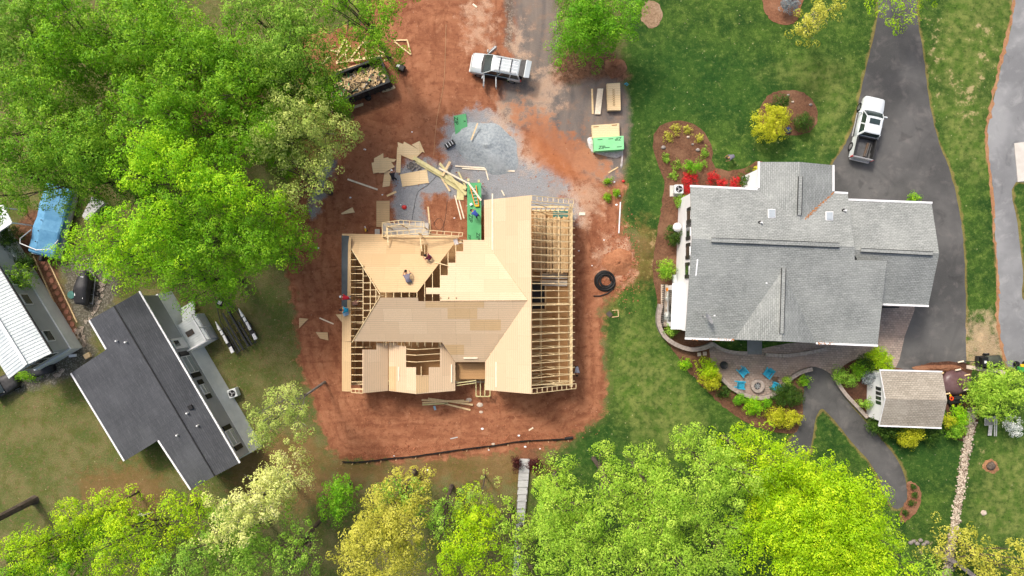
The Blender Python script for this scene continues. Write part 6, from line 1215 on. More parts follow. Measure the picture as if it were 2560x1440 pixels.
# small scattered litter : countable scraps, each its own
SC = [(912,374,.12),(876,494,.1),(796,620,.1),(956,487,.08),(1002,512,.06),(1136,545,.08),(1447,627,.09),(1297,1089,.12),(1206,1072,.14),(1233,1110,.16),(1313,1117,.12),(1200,1012,.3),(1172,1000,.28),(1203,1030,.18),(1222,1125,.09),(1480,664,.07),(1150,300,.06),(1510,600,.08),(1536,455,.09),(1549,490,.1),(1541,512,.12),(1350,1122,.08),(985,1140,.07),(1070,1175,.1),(1030,330,.08)]
W_ = ['near the left heap of cut sheets','left of the upright tan sheet','left of the hip roof','beside the short thick board','near the red bucket','beside the pale strip pair','right of the truss tails','near the middle of the silt fence','in the lower dirt below the porch','just above the silt fence','below the right part of the silt fence','near the ends of the front boards','over the right end of the front boards','below the square porch opening','beside the silt fence bulge','right of the outer trusses','on the green sheet','among the dirt clods','next to the weeds by the lawn','at the top of the white pipe','left of the white pipe','above the step path','left part of the silt fence','under the silt fence in thin grass','above the upper heap of sheets']
for (x, y, r_), w_ in zip(SC, W_): blob('paper_scrap', x, y, r_, r_ * .7, .04, 'stonep' if r_ > .15 else 'white2', 'small pale scrap ' + w_, 'scrap', int(x))
# extra clods : uncountable
m = MB(); g = random.Random(77)
for _ in range(2600):
    k = g.random()
    if k < .4: x, y = g.gauss(1550, 30), g.gauss(650, 55)
    elif k < .7: x = g.uniform(870, 1430); y = 1148 - (x - 870) * .09 + g.gauss(-10, 10)
    else: x, y = g.uniform(750, 1500), g.choice([g.uniform(990, 1100), g.uniform(300, 480)])
    if not (735 < x < 1600): continue
    c = P(x, y); s_ = abs(g.gauss(0, .035)) + .02; m.add([(c.x - s_, c.y, 0), (c.x, c.y - s_, 0), (c.x + s_, c.y, 0), (c.x, c.y + s_, 0), (c.x + g.uniform(-.3, .3) * s_, c.y, s_ * 1.1)], [(0, 1, 4), (1, 2, 4), (2, 3, 4), (3, 0, 4)])
o = m.build('dirt_clods', M('dirt_clod', (176, 116, 84), (146, 88, 60), 2, .95), uv=False); o['kind'] = 'stuff'; o['label'] = 'scattered clods of red earth over the dirt lot'; o['category'] = 'dirt'
# ================================================================ PEOPLE
def person(px, py, z, face, pose, top, bottom, head, lab, scale=1.0, bare_arm=True):
    """one continuous skinned body; joints in local metres, +x = facing"""
    J = {
     'bend': dict(pel=(0,0,.88), wai=(.10,0,.98), che=(.36,0,1.10), nek=(.50,0,1.12), hed=(.62,0,1.08), sh=(.42,.19,1.10), el=(.52,.26,.84), wr=(.64,.2,.64), hip=(0,.1,.86), kn=(.06,.13,.48), an=(-.04,.14,.09), to=(.14,.15,.04)),
     'crouch': dict(pel=(0,0,.42), wai=(.06,0,.58), che=(.22,0,.80), nek=(.32,0,.90), hed=(.42,0,.98), sh=(.24,.2,.82), el=(.40,.3,.58), wr=(.58,.2,.42), hip=(0,.11,.42), kn=(.38,.2,.48), an=(.06,.17,.09), to=(.26,.19,.04)),
     'crawl': dict(pel=(0,0,.52), wai=(.16,0,.56), che=(.42,0,.55), nek=(.56,0,.53), hed=(.70,0,.52), sh=(.48,.2,.52), el=(.56,.3,.30), wr=(.72,.22,.08), hip=(-.02,.11,.48), kn=(.02,.15,.10), an=(-.44,.13,.10), to=(-.60,.13,.05)),
     'stand': dict(pel=(0,0,.92), wai=(.01,0,1.06), che=(.03,0,1.28), nek=(.05,0,1.45), hed=(.09,0,1.60), sh=(.02,.2,1.38), el=(.10,.27,1.10), wr=(.32,.2,1.02), hip=(0,.1,.88), kn=(.04,.11,.50), an=(-.02,.11,.09), to=(.13,.13,.04))}[pose]
    mir = lambda p: (p[0], -p[1], p[2]); names = []; V = []; E = []; Rd = []
    def v(n, p, r): names.append(n); V.append(p); Rd.append(r); return len(V) - 1
    pe = v('bottom', J['pel'], .15); wa = v('top', J['wai'], .13); ch = v('top', J['che'], .16); ne = v('skin', J['nek'], .06); he = v('skin', J['hed'], .1)
    hx = Vector(J['hed']) + (Vector(J['hed']) - Vector(J['nek'])).normalized() * .1; ht = v('skin', tuple(hx), .085); E += [(pe, wa), (wa, ch), (ch, ne), (ne, he), (he, ht)]
    for f in (lambda p: p, mir):
        a = v('top', f(J['sh']), .065); b = v('arm', f(J['el']), .046); c = v('arm2', f(J['wr']), .032); d_ = (Vector(f(J['wr'])) - Vector(f(J['el']))).normalized(); h_ = v('skin', tuple(Vector(f(J['wr'])) + d_ * .07), .04); E += [(ch, a), (a, b), (b, c), (c, h_)]
        a = v('bottom', f(J['hip']), .095); b = v('bottom', f(J['kn']), .065); c = v('bottom', f(J['an']), .045); d = v('boot', f(J['to']), .045); E += [(pe, a), (a, b), (b, c), (c, d)]
    me = bpy.data.meshes.new('tmp'); me.from_pydata(V, E, []); o = bpy.data.objects.new('tmp', me); COL.objects.link(o)
    sk = o.modifiers.new('s', 'SKIN'); sk.use_smooth_shade = True; ss_ = o.modifiers.new('u', 'SUBSURF'); ss_.levels = 1
    for i, r_ in enumerate(Rd): d = me.skin_vertices[0].data[i]; d.radius = (r_ * (1.25 if i in (0, 1, 2) else 1), r_); d.use_root = (i == 0)
    bpy.context.view_layer.update(); dg = bpy.context.evaluated_depsgraph_get(); em = bpy.data.meshes.new_from_object(o.evaluated_get(dg)); bpy.data.objects.remove(o)
    bm = bmesh.new(); bm.from_mesh(em)
    # five fingers per hand, nose, ears
    def finger(p0, d0, d1, L, r_):
        pts = [Vector(p0), Vector(p0) + d0 * L * .5, Vector(p0) + d0 * L * .5 + d1 * L * .5]; q = MB().tube(pts, [r_, r_ * .9, r_ * .7], 5); n0 = [bm.verts.new(p) for p in q.v]
        for f_ in q.f: bm.faces.new([n0[i] for i in f_])
    for f in (lambda p: p, mir):
        d_ = (Vector(f(J['wr'])) - Vector(f(J['el']))).normalized(); sd_ = d_.cross(Vector((0, 0, 1))).normalized(); c = Vector(f(J['wr'])) + d_ * .1; dn = (d_ + Vector((0, 0, -.6))).normalized()
        for k, L in enumerate((.075, .085, .08, .062)): finger(c + sd_ * (k - 1.5) * .019, d_, dn, L, .009)
        finger(c - d_ * .05 + sd_ * .03 * (1 if f is mir else -1), (d_ + sd_ * (1 if f is mir else -1)).normalized(), d_, .06, .01)
    fw = (Vector(J['hed']) - Vector(J['nek'])).normalized(); face = Vector((fw.z, 0, -fw.x)) if pose in ('crawl', 'bend') else Vector((1, 0, 0)); finger(Vector(J['hed']) + face * .09, face, face, .03, .014)
    for s_ in (-1, 1): finger(Vector(J['hed']) + Vector((0, s_ * .095, 0)), Vector((0, s_, 0)), Vector((0, s_, 0)), .02, .02)
    bm.to_mesh(em); bm.free()
    mats_ = {'top': MAT['c_' + top], 'bottom': MAT['c_' + bottom], 'skin': MAT['skin'], 'boot': MAT['boot']}; keys = list(mats_); em.materials.clear()
    for k in keys: em.materials.append(mats_[k])
    def seg(a, b, p):
        a, b = Vector(a), Vector(b); d = b - a; t = max(0, min(1, (p - a).dot(d) / d.dot(d))); return (p - a - d * t).length
    for pl_ in em.polygons:
        c = pl_.center; best = 1e9; w_ = 'skin'
        for a, b in E:
            dd = seg(V[a], V[b], c) - (Rd[a] + Rd[b]) * .35
            if dd < best: best = dd; na, nb = names[a], names[b]; w_ = {'arm2': 'skin', 'arm': 'top' if na == 'top' and not (bare_arm and (c - Vector(V[a])).length > (c - Vector(V[b])).length) else 'skin'}.get(nb, nb)
        if len(em.polygons) and w_ == 'arm': w_ = 'skin'
        pl_.material_index = keys.index(w_) if w_ in keys else 2
        pl_.use_smooth = True
    em.name = 'person'; ob = bpy.data.objects.new('person', em); COL.objects.link(ob); w = P(px, py, z + .5); ob.location = (w.x, w.y, z); ob.rotation_euler = (0, 0, face_a(face, px) if False else fa[0]); ob.scale = (scale,) * 3
    tag(ob, lab, 'person', 'people in the photo')
    ax = (Vector(hx) - Vector(J['nek'])).normalized(); u = ax.orthogonal().normalized(); vv = ax.cross(u); c0 = Vector(J['hed']) - face * .015
    q = MB().loft([[c0 + ax * z_ + (u * math.cos(t) + vv * math.sin(t)) * r_ for t in [2 * math.pi * k / 12 for k in range(12)]] for r_, z_ in ((.112, .02), (.116, .08), (.1, .15), (.06, .19), (.01, .205))])
    kind, mt = head
    q.build('cap' if kind == 'cap' else 'hair', MAT[mt], ob, local=True, smooth=True)
    return ob
fa = [0]
def man(px, py, z, deg, *a, **k): fa[0] = R(deg); return person(px, py, z, None, *a, **k)
man(985, 448, 0, 100, 'bend', 'dark', 'dark', ('cap', 'white'), 'worker in black with a white cap between the cut sheets')
man(1194, 540, 1.3, 140, 'bend', 'blue', 'navy', ('hair', 'hair'), 'worker in blue bending over on the green platform')
man(1076, 646, pCN.at(1076, 646).z, 150, 'crouch', 'maroon', 'jean', ('hair', 'hair'), 'worker in dark red kneeling by the square hole in the roof')
man(1021, 703, pCN.at(1021, 703).z - .1, 105, 'crawl', 'grey', 'jean', ('hair', 'hair'), 'worker in grey on hands and knees on the roof slope', scale=1.12)
man(874, 745, pW.at(874, 745).z, 170, 'bend', 'red', 'lgrey', ('cap', 'white'), 'worker in red on the eave nearest the long dark underlayment', scale=.95)
man(884, 760, 3.1, 20, 'bend', 'brown', 'dark', ('hair', 'hair'), 'worker in brown standing between the open rafters')
man(869, 776, pW.at(869, 776).z - .1, 175, 'crouch', 'cyan', 'lblue', ('cap', 'c_dark'), 'worker in bright blue crouching on the eave strip')
man(1831, 392, 0, 200, 'bend', 'grey', 'jean', ('hair', 'hair'), 'person in grey bending down on the lawn beyond the golden bush')
man(1441, 917, 0, -90, 'bend', 'lgrey', 'dark', ('hair', 'hair'), 'worker bending beside the outer wall below the truss tails')
tag(MB().box(P(866, 783, 3.7), (.6, .4, .04), .3).build('cloth_sheet', MAT['c_lblue']), 'pale blue sheet on the eave beside the crouching worker', 'cloth')
# every rock, scrap and small repeat keeps a group of its own kind
from collections import defaultdict
def finish():
    for o in sc.objects:
        if o.parent is None and o.name.startswith('paper_scrap'): o['group'] = 'pale scraps scattered on the dirt'
        if o.parent is None and o.name.startswith('field_stone'): o['group'] = 'loose rocks in the beds'
finish()
# ================================================================ VEGETATION
def leaf_mesh(name, lobes, ls, clump, dens, seed, mat, up=.55, hang=0.0, fill=.35):
    """lobes: (x,y,z,rx,ry,rz). many leaf-sized quads in clumps over each lobe"""
    g = np.random.default_rng(seed); Pn = []; Nn = []; Rr = []
    for (x, y, z, rx, ry, rz) in lobes:
        rad = (rx + ry) / 2; nc = max(5, int(dens * 2.35 * rad * rad / (clump * clump)))
        d = g.normal(size=(nc, 3)); d[:, 2] = np.abs(d[:, 2]) * 1.0 - .45 * (g.random(nc) < .4); d /= np.linalg.norm(d, axis=1)[:, None]
        rr = np.where(g.random(nc) < fill, g.uniform(.35, .8, nc), g.uniform(.82, 1.08, nc))
        d2 = d; cc = np.array([x, y, z]) + g.normal(size=(nc, 3)) * np.array([.2, .2, .5]) * min(1, clump / .5) + d * rr[:, None] * np.array([rx, ry, rz])
        cr = clump * g.uniform(.55, 1.2, nc); crnd = g.random(nc)
        m = int(3.6 * (clump / ls) ** 2) + 4
        e = g.normal(size=(nc, m, 3)); e[:, :, 2] = np.abs(e[:, :, 2]) - .5 * g.random((nc, m)); e /= np.linalg.norm(e, axis=2)[:, :, None]
        rad2 = g.uniform(.55, 1.0, (nc, m)) ** .3
        p = cc[:, None, :] + e * (rad2 * cr[:, None])[:, :, None] * np.array([1, 1, .75])
        n = e * .95 + d[:, None, :] * .3 + np.array([0, 0, up * .6]) + g.normal(size=e.shape) * .33
        n /= np.linalg.norm(n, axis=2)[:, :, None]
        Pn.append(p.reshape(-1, 3)); Nn.append(n.reshape(-1, 3)); Rr.append(np.clip(.62 * np.repeat(crnd, m) + .38 * g.random(nc * m), 0, 1))
    p = np.concatenate(Pn); n = np.concatenate(Nn); r = np.concatenate(Rr); N = len(p)
    keep = p[:, 2] > .05; p, n, r = p[keep], n[keep], r[keep]; N = len(p)
    t = g.normal(size=(N, 3)); t -= n * (t * n).sum(1)[:, None]; t /= np.linalg.norm(t, axis=1)[:, None]; b = np.cross(n, t)
    L = (ls * g.uniform(.6, 1.25, N))[:, None]; W = L * .62
    v = np.stack([p - t * L * .55, p + b * W * .5 + t * L * .05, p + t * L * .55 - n * L * .12, p - b * W * .5 + t * L * .05], 1).reshape(-1, 3)
    me = bpy.data.meshes.new(name); me.vertices.add(4 * N); me.vertices.foreach_set('co', v.ravel().astype(np.float32))
    me.loops.add(4 * N); me.loops.foreach_set('vertex_index', np.arange(4 * N, dtype=np.int32)); me.polygons.add(N); me.polygons.foreach_set('loop_start', np.arange(0, 4 * N, 4, dtype=np.int32))
    a = me.attributes.new('rnd', 'FLOAT', 'FACE'); a.data.foreach_set('value', r.astype(np.float32)); me.update(); me.materials.append(mat); return me
SEED = [100]
def tree(lobes, mat, lab, name='broadleaf_tree', ls=.135, clump=.56, dens=1.0, base=None, bark='bark', tr=.2, group=None, fill=.28, limbs=True, rzf=.75, sub=True):
    """lobes in photo pixels: (px, py, rpx, z)"""
    SEED[0] += 1; g = random.Random(SEED[0]); W = []
    for (px, py, rp, z) in lobes:
        c = P(px, py, z); r = rp * S * (H - z) / H
        if sub and r > 1.6:      # break a lobe into overlapping sub-lobes so that the outline is uneven
            n = max(5, int(r * r * 1.1))
            for k in range(n):
                a = g.uniform(0, 6.28); q = r * math.sqrt(g.random()) * .84; sr = r * g.uniform(.22, .36) + .42
                W.append((c.x + q * math.cos(a), c.y + q * math.sin(a), z + (1 - (q / r) ** 2) * r * .5 + g.uniform(-1.0, .8), sr, sr * g.uniform(.8, 1.15), sr * rzf))
            W.append((c.x, c.y, z - .45 * r, r * .7, r * .7, r * .35))
        else: W.append((c.x, c.y, z, r, r, r * rzf))
    if base is None:
        bx = sum(w_[0] for w_ in W) / len(W); by = sum(w_[1] for w_ in W) / len(W)
    else: b_ = P(*base); bx, by = b_.x, b_.y
    if base is None and dens >= .7 and sub:
        for (px, py, rp, z) in lobes[:2]:
            c = P(px, py, z); r = rp * S * (H - z) / H
            for q, zz in ((.8, .72), (.85, .5)): W.append((c.x * (1 - .06 * q), c.y * (1 - .06 * q), z * zz, r * q, r * q, r * .5))
    t = thing(name, lab, 'tree', (bx, by, 0), group=group)
    L = [(w_[0] - bx, w_[1] - by, *w_[2:]) for w_ in W]
    me = leaf_mesh('crown', L, ls, clump, dens, SEED[0], MAT[mat], fill=fill); o = bpy.data.objects.new('crown', me); COL.objects.link(o); o.parent = t
    zt = min(w_[2] for w_ in L); zm = sum(w_[2] for w_ in L) / len(L); fk = zm * .5; m = MB()
    cx = sum(w_[0] for w_ in L) / len(L); cy = sum(w_[1] for w_ in L) / len(L)
    m.tube([(0, 0, -.1), (0, 0, .6), (cx * .45, cy * .45, fk), (cx * .76, cy * .76, zm * .78), (cx, cy, zm)], [tr * 1.35, tr, tr * .8, tr * .5, tr * .25], 8)
    if limbs:
        ls_ = sorted(L, key=lambda q: -q[3])[:14] if len(L) > 14 else L
        for w_ in ls_:
            s0 = Vector((cx * .3, cy * .3, fk * g.uniform(.9, 1.35))); e = Vector(w_[:3]); mid = s0.lerp(e, .55) + Vector((g.uniform(-.3, .3), g.uniform(-.3, .3), .25))
            m.tube([s0, mid, e + Vector((0, 0, w_[5] * .6))], [tr * .38, tr * .24, .03], 5)
            for _ in range(3):
                f = e + Vector((g.uniform(-1, 1) * w_[3], g.uniform(-1, 1) * w_[3], w_[5] * g.uniform(.3, .9))); m.tube([mid.lerp(e, g.uniform(.2, .8)), f], [tr * .12, .015], 4)
    m.build('trunk', MAT[bark], t, local=True, uv=False)
    return t
# forest, upper left
tree([(60,70,120,10),(-20,170,103,9)], 'f_olive', 'pale olive tree filling the top left corner of the photo', ls=.14)
tree([(200,70,108,11),(160,150,80,10)], 'f_mid', 'second tree along the top edge counting from the left corner')
tree([(330,40,97,10.5),(300,120,80,9)], 'f_fine', 'tree on the top edge above the brown gap in the forest', ls=.145)
tree([(430,95,108,12),(500,160,103,12),(390,50,68,11)], 'f_deep', 'dense green tree above the maroon tarp gap', ls=.14)
tree([(560,200,85,12),(590,110,80,11),(500,250,68,11)], 'f_deep', 'green tree left of the olive tree near the top', ls=.14)
tree([(690,60,108,11),(740,130,68,10.5),(660,160,68,10)], 'f_olive', 'olive blossom tinted tree at the top between the green crowns', ls=.145)
tree([(720,175,60,11),(770,165,40,10)], 'f_olive', 'small olive tree just left of the lying roof trusses', ls=.14)
tree([(850,30,80,11),(925,60,55,10.5),(965,20,52,10)], 'f_deep', 'dark green tree at the top whose branches overhang the lying roof trusses', ls=.14, dens=.75, fill=.2)
tree([(915,95,32,9),(975,108,28,9)], 'f_deep', 'low thin branching tree over the right end of the lying trusses', ls=.145, dens=.55, fill=.1, tr=.08, base=(893,45))
tree([(755,235,56,9),(800,222,34,9),(845,250,20,8.5),(700,215,60,9)], 'f_deep', 'deep green tree touching the left end of the waste container', ls=.145)
tree([(700,300,91,10),(780,290,68,10),(840,340,48,9.5)], 'f_pale', 'pale cream green blossoming tree below the waste container', ls=.14, clump=.5)
tree([(765,390,72,8.5),(800,440,50,8),(748,480,62,8)], 'f_pale', 'thin pale tree letting bluish gravel show through', ls=.15, clump=.45, dens=.55, fill=.15)
tree([(600,300,80,10),(640,350,71,10.5),(560,380,57,10)], 'f_mid', 'green tree right below the maroon tarpaulin', ls=.14)
tree([(400,300,91,12),(330,260,68,10),(440,240,57,11)], 'f_mid', 'green tree left of the maroon tarpaulin', ls=.14)
tree([(90,300,108,11),(60,220,80,11),(170,250,68,10)], 'f_fine', 'fine leaved tree high on the left edge', ls=.145)
tree([(210,340,97,11),(270,400,80,10)], 'f_fine', 'fine leaved tree between the left edge tree and the bright tree', ls=.145)
tree([(40,440,90,10),(110,400,62,10),(10,500,55,8)], 'f_fine', 'fine leaved tree above the blue covered boat at the left edge', ls=.14)
tree([(185,425,56,9),(232,470,40,8.5)], 'f_fine', 'dark fine leaved tree overhanging the top of the blue boat cover', ls=.16)
tree([(420,400,85,14),(360,460,68,14),(470,460,68,14.5),(380,350,63,13)], 'f_bright', 'tall bright green tree at the heart of the left wood', ls=.14, clump=.6)
tree([(560,480,68,13.5),(610,500,57,13),(520,430,51,13)], 'f_bright', 'bright green tree right of the tallest crown', ls=.14, clump=.6)
tree([(340,600,85,13),(275,565,58,12),(420,590,68,13.5),(400,540,57,14)], 'f_bright', 'bright green tree reaching toward the blue boat cover', ls=.14, clump=.6)
tree([(200,618,52,11),(245,645,46,10.5),(165,655,26,10)], 'f_bright', 'bright green lower crown partly hiding the blue boat and the jet ski', ls=.14)
tree([(300,655,52,11.5),(370,660,50,11),(330,690,30,10)], 'f_bright', 'bright green crown right above the charcoal roof corner', ls=.14)
tree([(470,690,64,10.5),(478,752,40,9.5),(440,715,36,10)], 'f_mid', 'green crown overhanging the white entry porch', ls=.145)
tree([(618,600,80,11.5),(668,585,52,11),(685,625,40,10.5),(600,670,56,10)], 'f_mid', 'green tree on the right edge of the wood beside the red dirt', ls=.14)
tree([(530,600,91,12),(500,540,68,12.5)], 'f_mid', 'green crown in the middle of the wood above the trailer', ls=.14)
tree([(600,350,46,8),(520,330,41,7.5),(480,200,68,8),(560,260,34,7)], 'f_deep', 'low shaded understorey tree around the maroon tarpaulin', ls=.14, dens=.6)
# lower left
tree([(700,1005,60,9.5),(680,1060,54,9.5),(740,1060,46,9),(660,1090,40,8.5)], 'f_pale', 'pale green tree with slanting bare trunk left of the dirt lot', ls=.14, clump=.5, base=(812,956), bark='bark2', tr=.12, dens=.8, fill=.2)
tree([(650,1240,70,9),(600,1300,70,9.5),(700,1210,46,8.5),(560,1340,50,9)], 'f_white', 'whitish blossoming tree left of the round lime tree', ls=.16, clump=.48, bark='bark2', dens=1.0, fill=.2)
tree([(480,1390,70,10),(540,1420,60,10),(640,1400,60,9)], 'f_olive', 'pale olive tree at the bottom edge left of the centre', ls=.14, clump=.5)
tree([(740,1330,55,7.5),(700,1390,55,8),(770,1400,50,8)], 'f_olive', 'thin grey green tree at the bottom showing brown ground between twigs', ls=.14, clump=.42, dens=.4, fill=.1)
tree([(330,1370,80,11),(390,1370,48,10.5),(310,1310,40,10)], 'f_yel', 'vivid yellow green tree near the bottom left', ls=.14)
tree([(160,1350,75,10),(80,1370,70,10),(180,1290,40,9)], 'f_yel', 'feathery yellow green tree right of the leaning grey trunk', ls=.14, clump=.5)
tree([(60,1430,70,10),(170,1430,70,10)], 'f_mid', 'green tree cut by the bottom left corner', ls=.14)
tree([(255,1262,40,4.5),(300,1272,28,4)], 'f_yel', 'small feathery treetop rising above the yellow green trees', ls=.15, clump=.4, dens=.5, fill=.1, tr=.12)
tree([(-215,1385,90,13),(-240,1440,80,13)], 'f_olive', 'tree beyond the left edge with only its thick grey trunk in view', base=(86,1250), bark='bark', tr=.36)
tree([(850,1215,30,5.2),(845,1245,46,4),(845,1268,38,3.4),(866,1222,30,2.4)], 'f_vivid', 'small round vivid green tree standing alone below the dirt lot', 'round_tree', ls=.15, clump=.42, tr=.12, sub=False, limbs=False, dens=1.4)
tree([(940,1330,85,11),(1000,1290,60,10.5),(960,1400,90,11),(880,1390,50,10),(1040,1380,55,10.5)], 'f_gold', 'big golden olive tree at the bottom centre', ls=.145, clump=.55)
tree([(1000,1230,55,8),(950,1240,34,7.5),(1040,1260,30,8)], 'f_olive', 'thin olive tree above the golden tree with a dark fork', ls=.16, clump=.45, dens=.5, fill=.1, tr=.2)
tree([(1110,1290,60,8.5),(1080,1340,40,8.5),(1150,1260,40,8)], 'f_olive', 'sparse olive tree left of the grey step path', ls=.15, clump=.42, dens=.5, fill=.12)
tree([(1180,1360,72,10.5),(1150,1410,60,10.5),(1230,1400,50,10)], 'f_yel', 'yellow green tree at the bottom left of the grey step path', ls=.14, clump=.5)
tree([(1215,1215,36,6),(1195,1260,26,6)], 'f_pale', 'wispy pale sapling beside the grey step path', 'sapling', ls=.12, clump=.35, dens=.35, fill=.1, tr=.08)
tree([(1272,1350,38,9),(1296,1388,34,9.5),(1250,1320,26,8.5)], 'f_lime', 'slim lime crown leaning over the grey step path', ls=.145, clump=.5, dens=.7)
# lower right
tree([(1415,1270,66,12),(1392,1310,58,12),(1440,1325,68,12.5),(1405,1218,32,11)], 'f_lime', 'light green tree right of the grey step path', ls=.14)
tree([(1542,1180,20,11),(1555,1225,42,11.5),(1530,1270,56,12)], 'f_lime', 'light green tree with a pointed top below the lower lawn', ls=.14)
tree([(1640,1232,70,12.5),(1690,1262,60,13),(1620,1305,60,12)], 'f_lime', 'light green rounded tree in the middle of the lower right wood', ls=.14)
tree([(1780,1178,64,13),(1840,1195,58,13),(1800,1240,55,13)], 'f_lime', 'light green tree touching the huge yellow green tree', ls=.14)
tree([(1470,1400,80,12),(1400,1410,60,12),(1540,1360,50,12)], 'f_lime', 'light green tree on the bottom edge below the pointed one', ls=.14)
tree([(1640,1350,60,12.5),(1700,1380,62,12.5),(1590,1330,40,12)], 'f_lime', 'light green tree between the bottom edge and the rounded tree', ls=.14)
tree([(1800,1340,60,12),(1790,1400,56,12),(1740,1310,40,12)], 'f_lime', 'light green tree left of the huge yellow green tree', ls=.14)
tree([(1620,1440,70,11),(1720,1450,50,11)], 'f_lime', 'pale lime tree cut by the bottom edge', ls=.14)
tree([(1330,1420,50,11),(1290,1450,40,10)], 'f_lime', 'lime tree at the bottom hiding the end of the step path', ls=.14)
tree([(2020,1250,125,12),(2100,1330,130,12.5),(1960,1350,120,12),(2000,1175,58,10),(2160,1420,110,12),(2030,1430,110,12),(1900,1260,70,11),(2160,1250,66,11)], 'f_yel', 'huge round yellow green tree dominating the lower right', 'maple_tree', ls=.145, clump=.6, dens=1.15)
tree([(1905,1180,64,11),(1945,1150,38,10)], 'f_yel', 'yellow green crown on the upper left shoulder of the huge tree', ls=.145)
tree([(2510,1425,66,6),(2455,1445,40,6),(2550,1390,34,6)], 'f_gold', 'pale golden tree in the bottom right corner', ls=.16, clump=.5, dens=.8)
tree([(2330,1430,46,8),(2280,1440,40,8)], 'f_lime', 'small lime tree at the bottom right of the huge tree', ls=.145, dens=.7)
# upper right
tree([(1490,36,82,5),(1425,70,44,4.6),(1560,40,52,5),(1500,84,40,4.5),(1440,10,60,5)], 'f_vivid', 'dense vivid green tree at the top beside the old asphalt drive', ls=.14, clump=.6, dens=1.2)
tree([(2030,45,50,5),(2068,30,40,5),(2000,75,26,4.5)], 'f_gold', 'loose yellow green tree by the upper mulch circle', ls=.14, clump=.45, dens=.8, fill=.12, bark='bark2', tr=.09, base=(2010,45))
tree([(2180,10,36,6),(2250,25,44,6),(2300,-20,60,6),(2240,66,20,5.5)], 'f_yel', 'yellow green branches hanging over the top of the black driveway', ls=.14, clump=.45, dens=.6, fill=.12, base=(2210,-40), tr=.12)
def bush(px, py, r, h_, mat, lab, name='bush', ls=.1, clump=.26, dens=1.7, ry=None, z0=None, rz_=.9, cat='bush', group=None, up=.5):
    SEED[0] += 1; c = P(px, py, h_ * .6); rr = r * S * (H - h_) / H; ryy = (ry or r) * S * (H - h_) / H
    t = thing(name, lab, cat, (c.x, c.y, 0), group=group)
    z = h_ * .5; lob = [(0, 0, z, rr * .95, ryy * .95, h_ * .5)]; g = random.Random(SEED[0])
    for k in range(5): a = g.uniform(0, 6.28); lob.append((math.cos(a) * rr * .45, math.sin(a) * ryy * .45, z + h_ * .08, rr * .55, ryy * .55, h_ * .42))
    me = leaf_mesh('foliage', lob, ls, clump, dens, SEED[0], MAT[mat], up=up, fill=.2); o = bpy.data.objects.new('foliage', me); COL.objects.link(o); o.parent = t
    MB().tube([(0, 0, 0), (0, 0, h_ * .5)], [.06, .03], 6).build('stem', MAT['bark'], t, local=True, uv=False); return t
bush(1927, 310, 46, 3.0, 'f_goldb', 'big round golden yellow bush on the edge of the oval island bed', ls=.11)
bush(2010, 305, 23, 1.5, 'f_dark', 'dark green shrub at the right of the oval island bed')
bush(1950, 258, 19, 2.2, 'f_dark', 'dark conical shrub just above the big golden bush', 'conifer_shrub', rz_=1.6)
bush(1732, 415, 18, 1.6, 'f_vivid', 'vivid lime ball shrub above the red azaleas')
for x, y, r, lab in ((1724,447,19,'largest red azalea by the left roof corner'), (1716,472,13,'red azalea wrapping the left roof corner'), (1781,447,16,'red azalea in the middle of the row above the gutter'), (1803,458,10,'smallest red azalea above the gutter'), (1840,460,17,'red azalea next to the dark round shrub')): bush(x, y, r, .9, 'f_red', lab, 'azalea', ls=.09, clump=.2, dens=1.0, group='red azaleas along the white gutter')
bush(1873, 448, 25, 1.8, 'f_dark', 'dark round shrub in the corner between the roof wings')
bush(1893, 428, 7, 1.0, 'f_goldb', 'tiny yellow shrub by the white downspout')
bush(1699, 503, 14, 1.0, 'f_olive', 'yellowish shrub just below the air conditioner of the grey house'); bush(1683, 588, 23, 1.7, 'f_dark', 'green shrub beside the white disc near the left wall'); bush(1668, 672, 23, 1.7, 'f_fine', 'green shrub above the small yellow box')
bush(1673, 746, 10, .7, 'f_blossom', 'white flowering plant in mulch above the other', 'flower_bush', ls=.08, clump=.18, group='white flowers in the mulch'); bush(1669, 788, 12, .8, 'f_blossom', 'white flowering plant in mulch nearer the curved wall', 'flower_bush', ls=.08, clump=.18, group='white flowers in the mulch')
bush(1674, 825, 15, 1.1, 'f_olive', 'rounded olive shrub inside the hook of the curved wall'); bush(1713, 908, 12, .8, 'f_bright', 'small bright open shrub in the lower mulch bed', dens=.7)
bush(1767, 918, 26, 1.7, 'f_yel', 'yellow green bush at the left end of the patio, the upper of two'); bush(1775, 950, 25, 1.7, 'f_goldb', 'yellow bush at the left end of the patio, the lower of two')
bush(1810, 982, 14, .9, 'f_dark', 'dark low shrub under the left curve of the seat wall'); bush(1848, 999, 13, 1.0, 'f_vivid', 'lime ball shrub left of the spiky shrub', ls=.1); bush(1885, 1018, 24, 1.1, 'f_bright', 'spiky green shrub below the seat wall'); bush(1916, 1008, 12, 1.0, 'f_vivid', 'lime ball shrub right of the spiky shrub', ls=.1)
bush(1968, 990, 42, 1.6, 'f_dark', 'wide dark shrub below the right end of the seat wall', ry=30); bush(1940, 1041, 24, 1.6, 'f_goldb', 'golden bush, left one of the pair beside the branch path'); bush(1980, 1048, 24, 1.6, 'f_goldb', 'golden bush, right one of the pair beside the branch path'); bush(2011, 953, 13, 1.0, 'f_deep', 'small green ball shrub at the head of the branch path'); bush(1964, 952, 7, .6, 'f_lime', 'tiny lime plant on top of the seat wall')
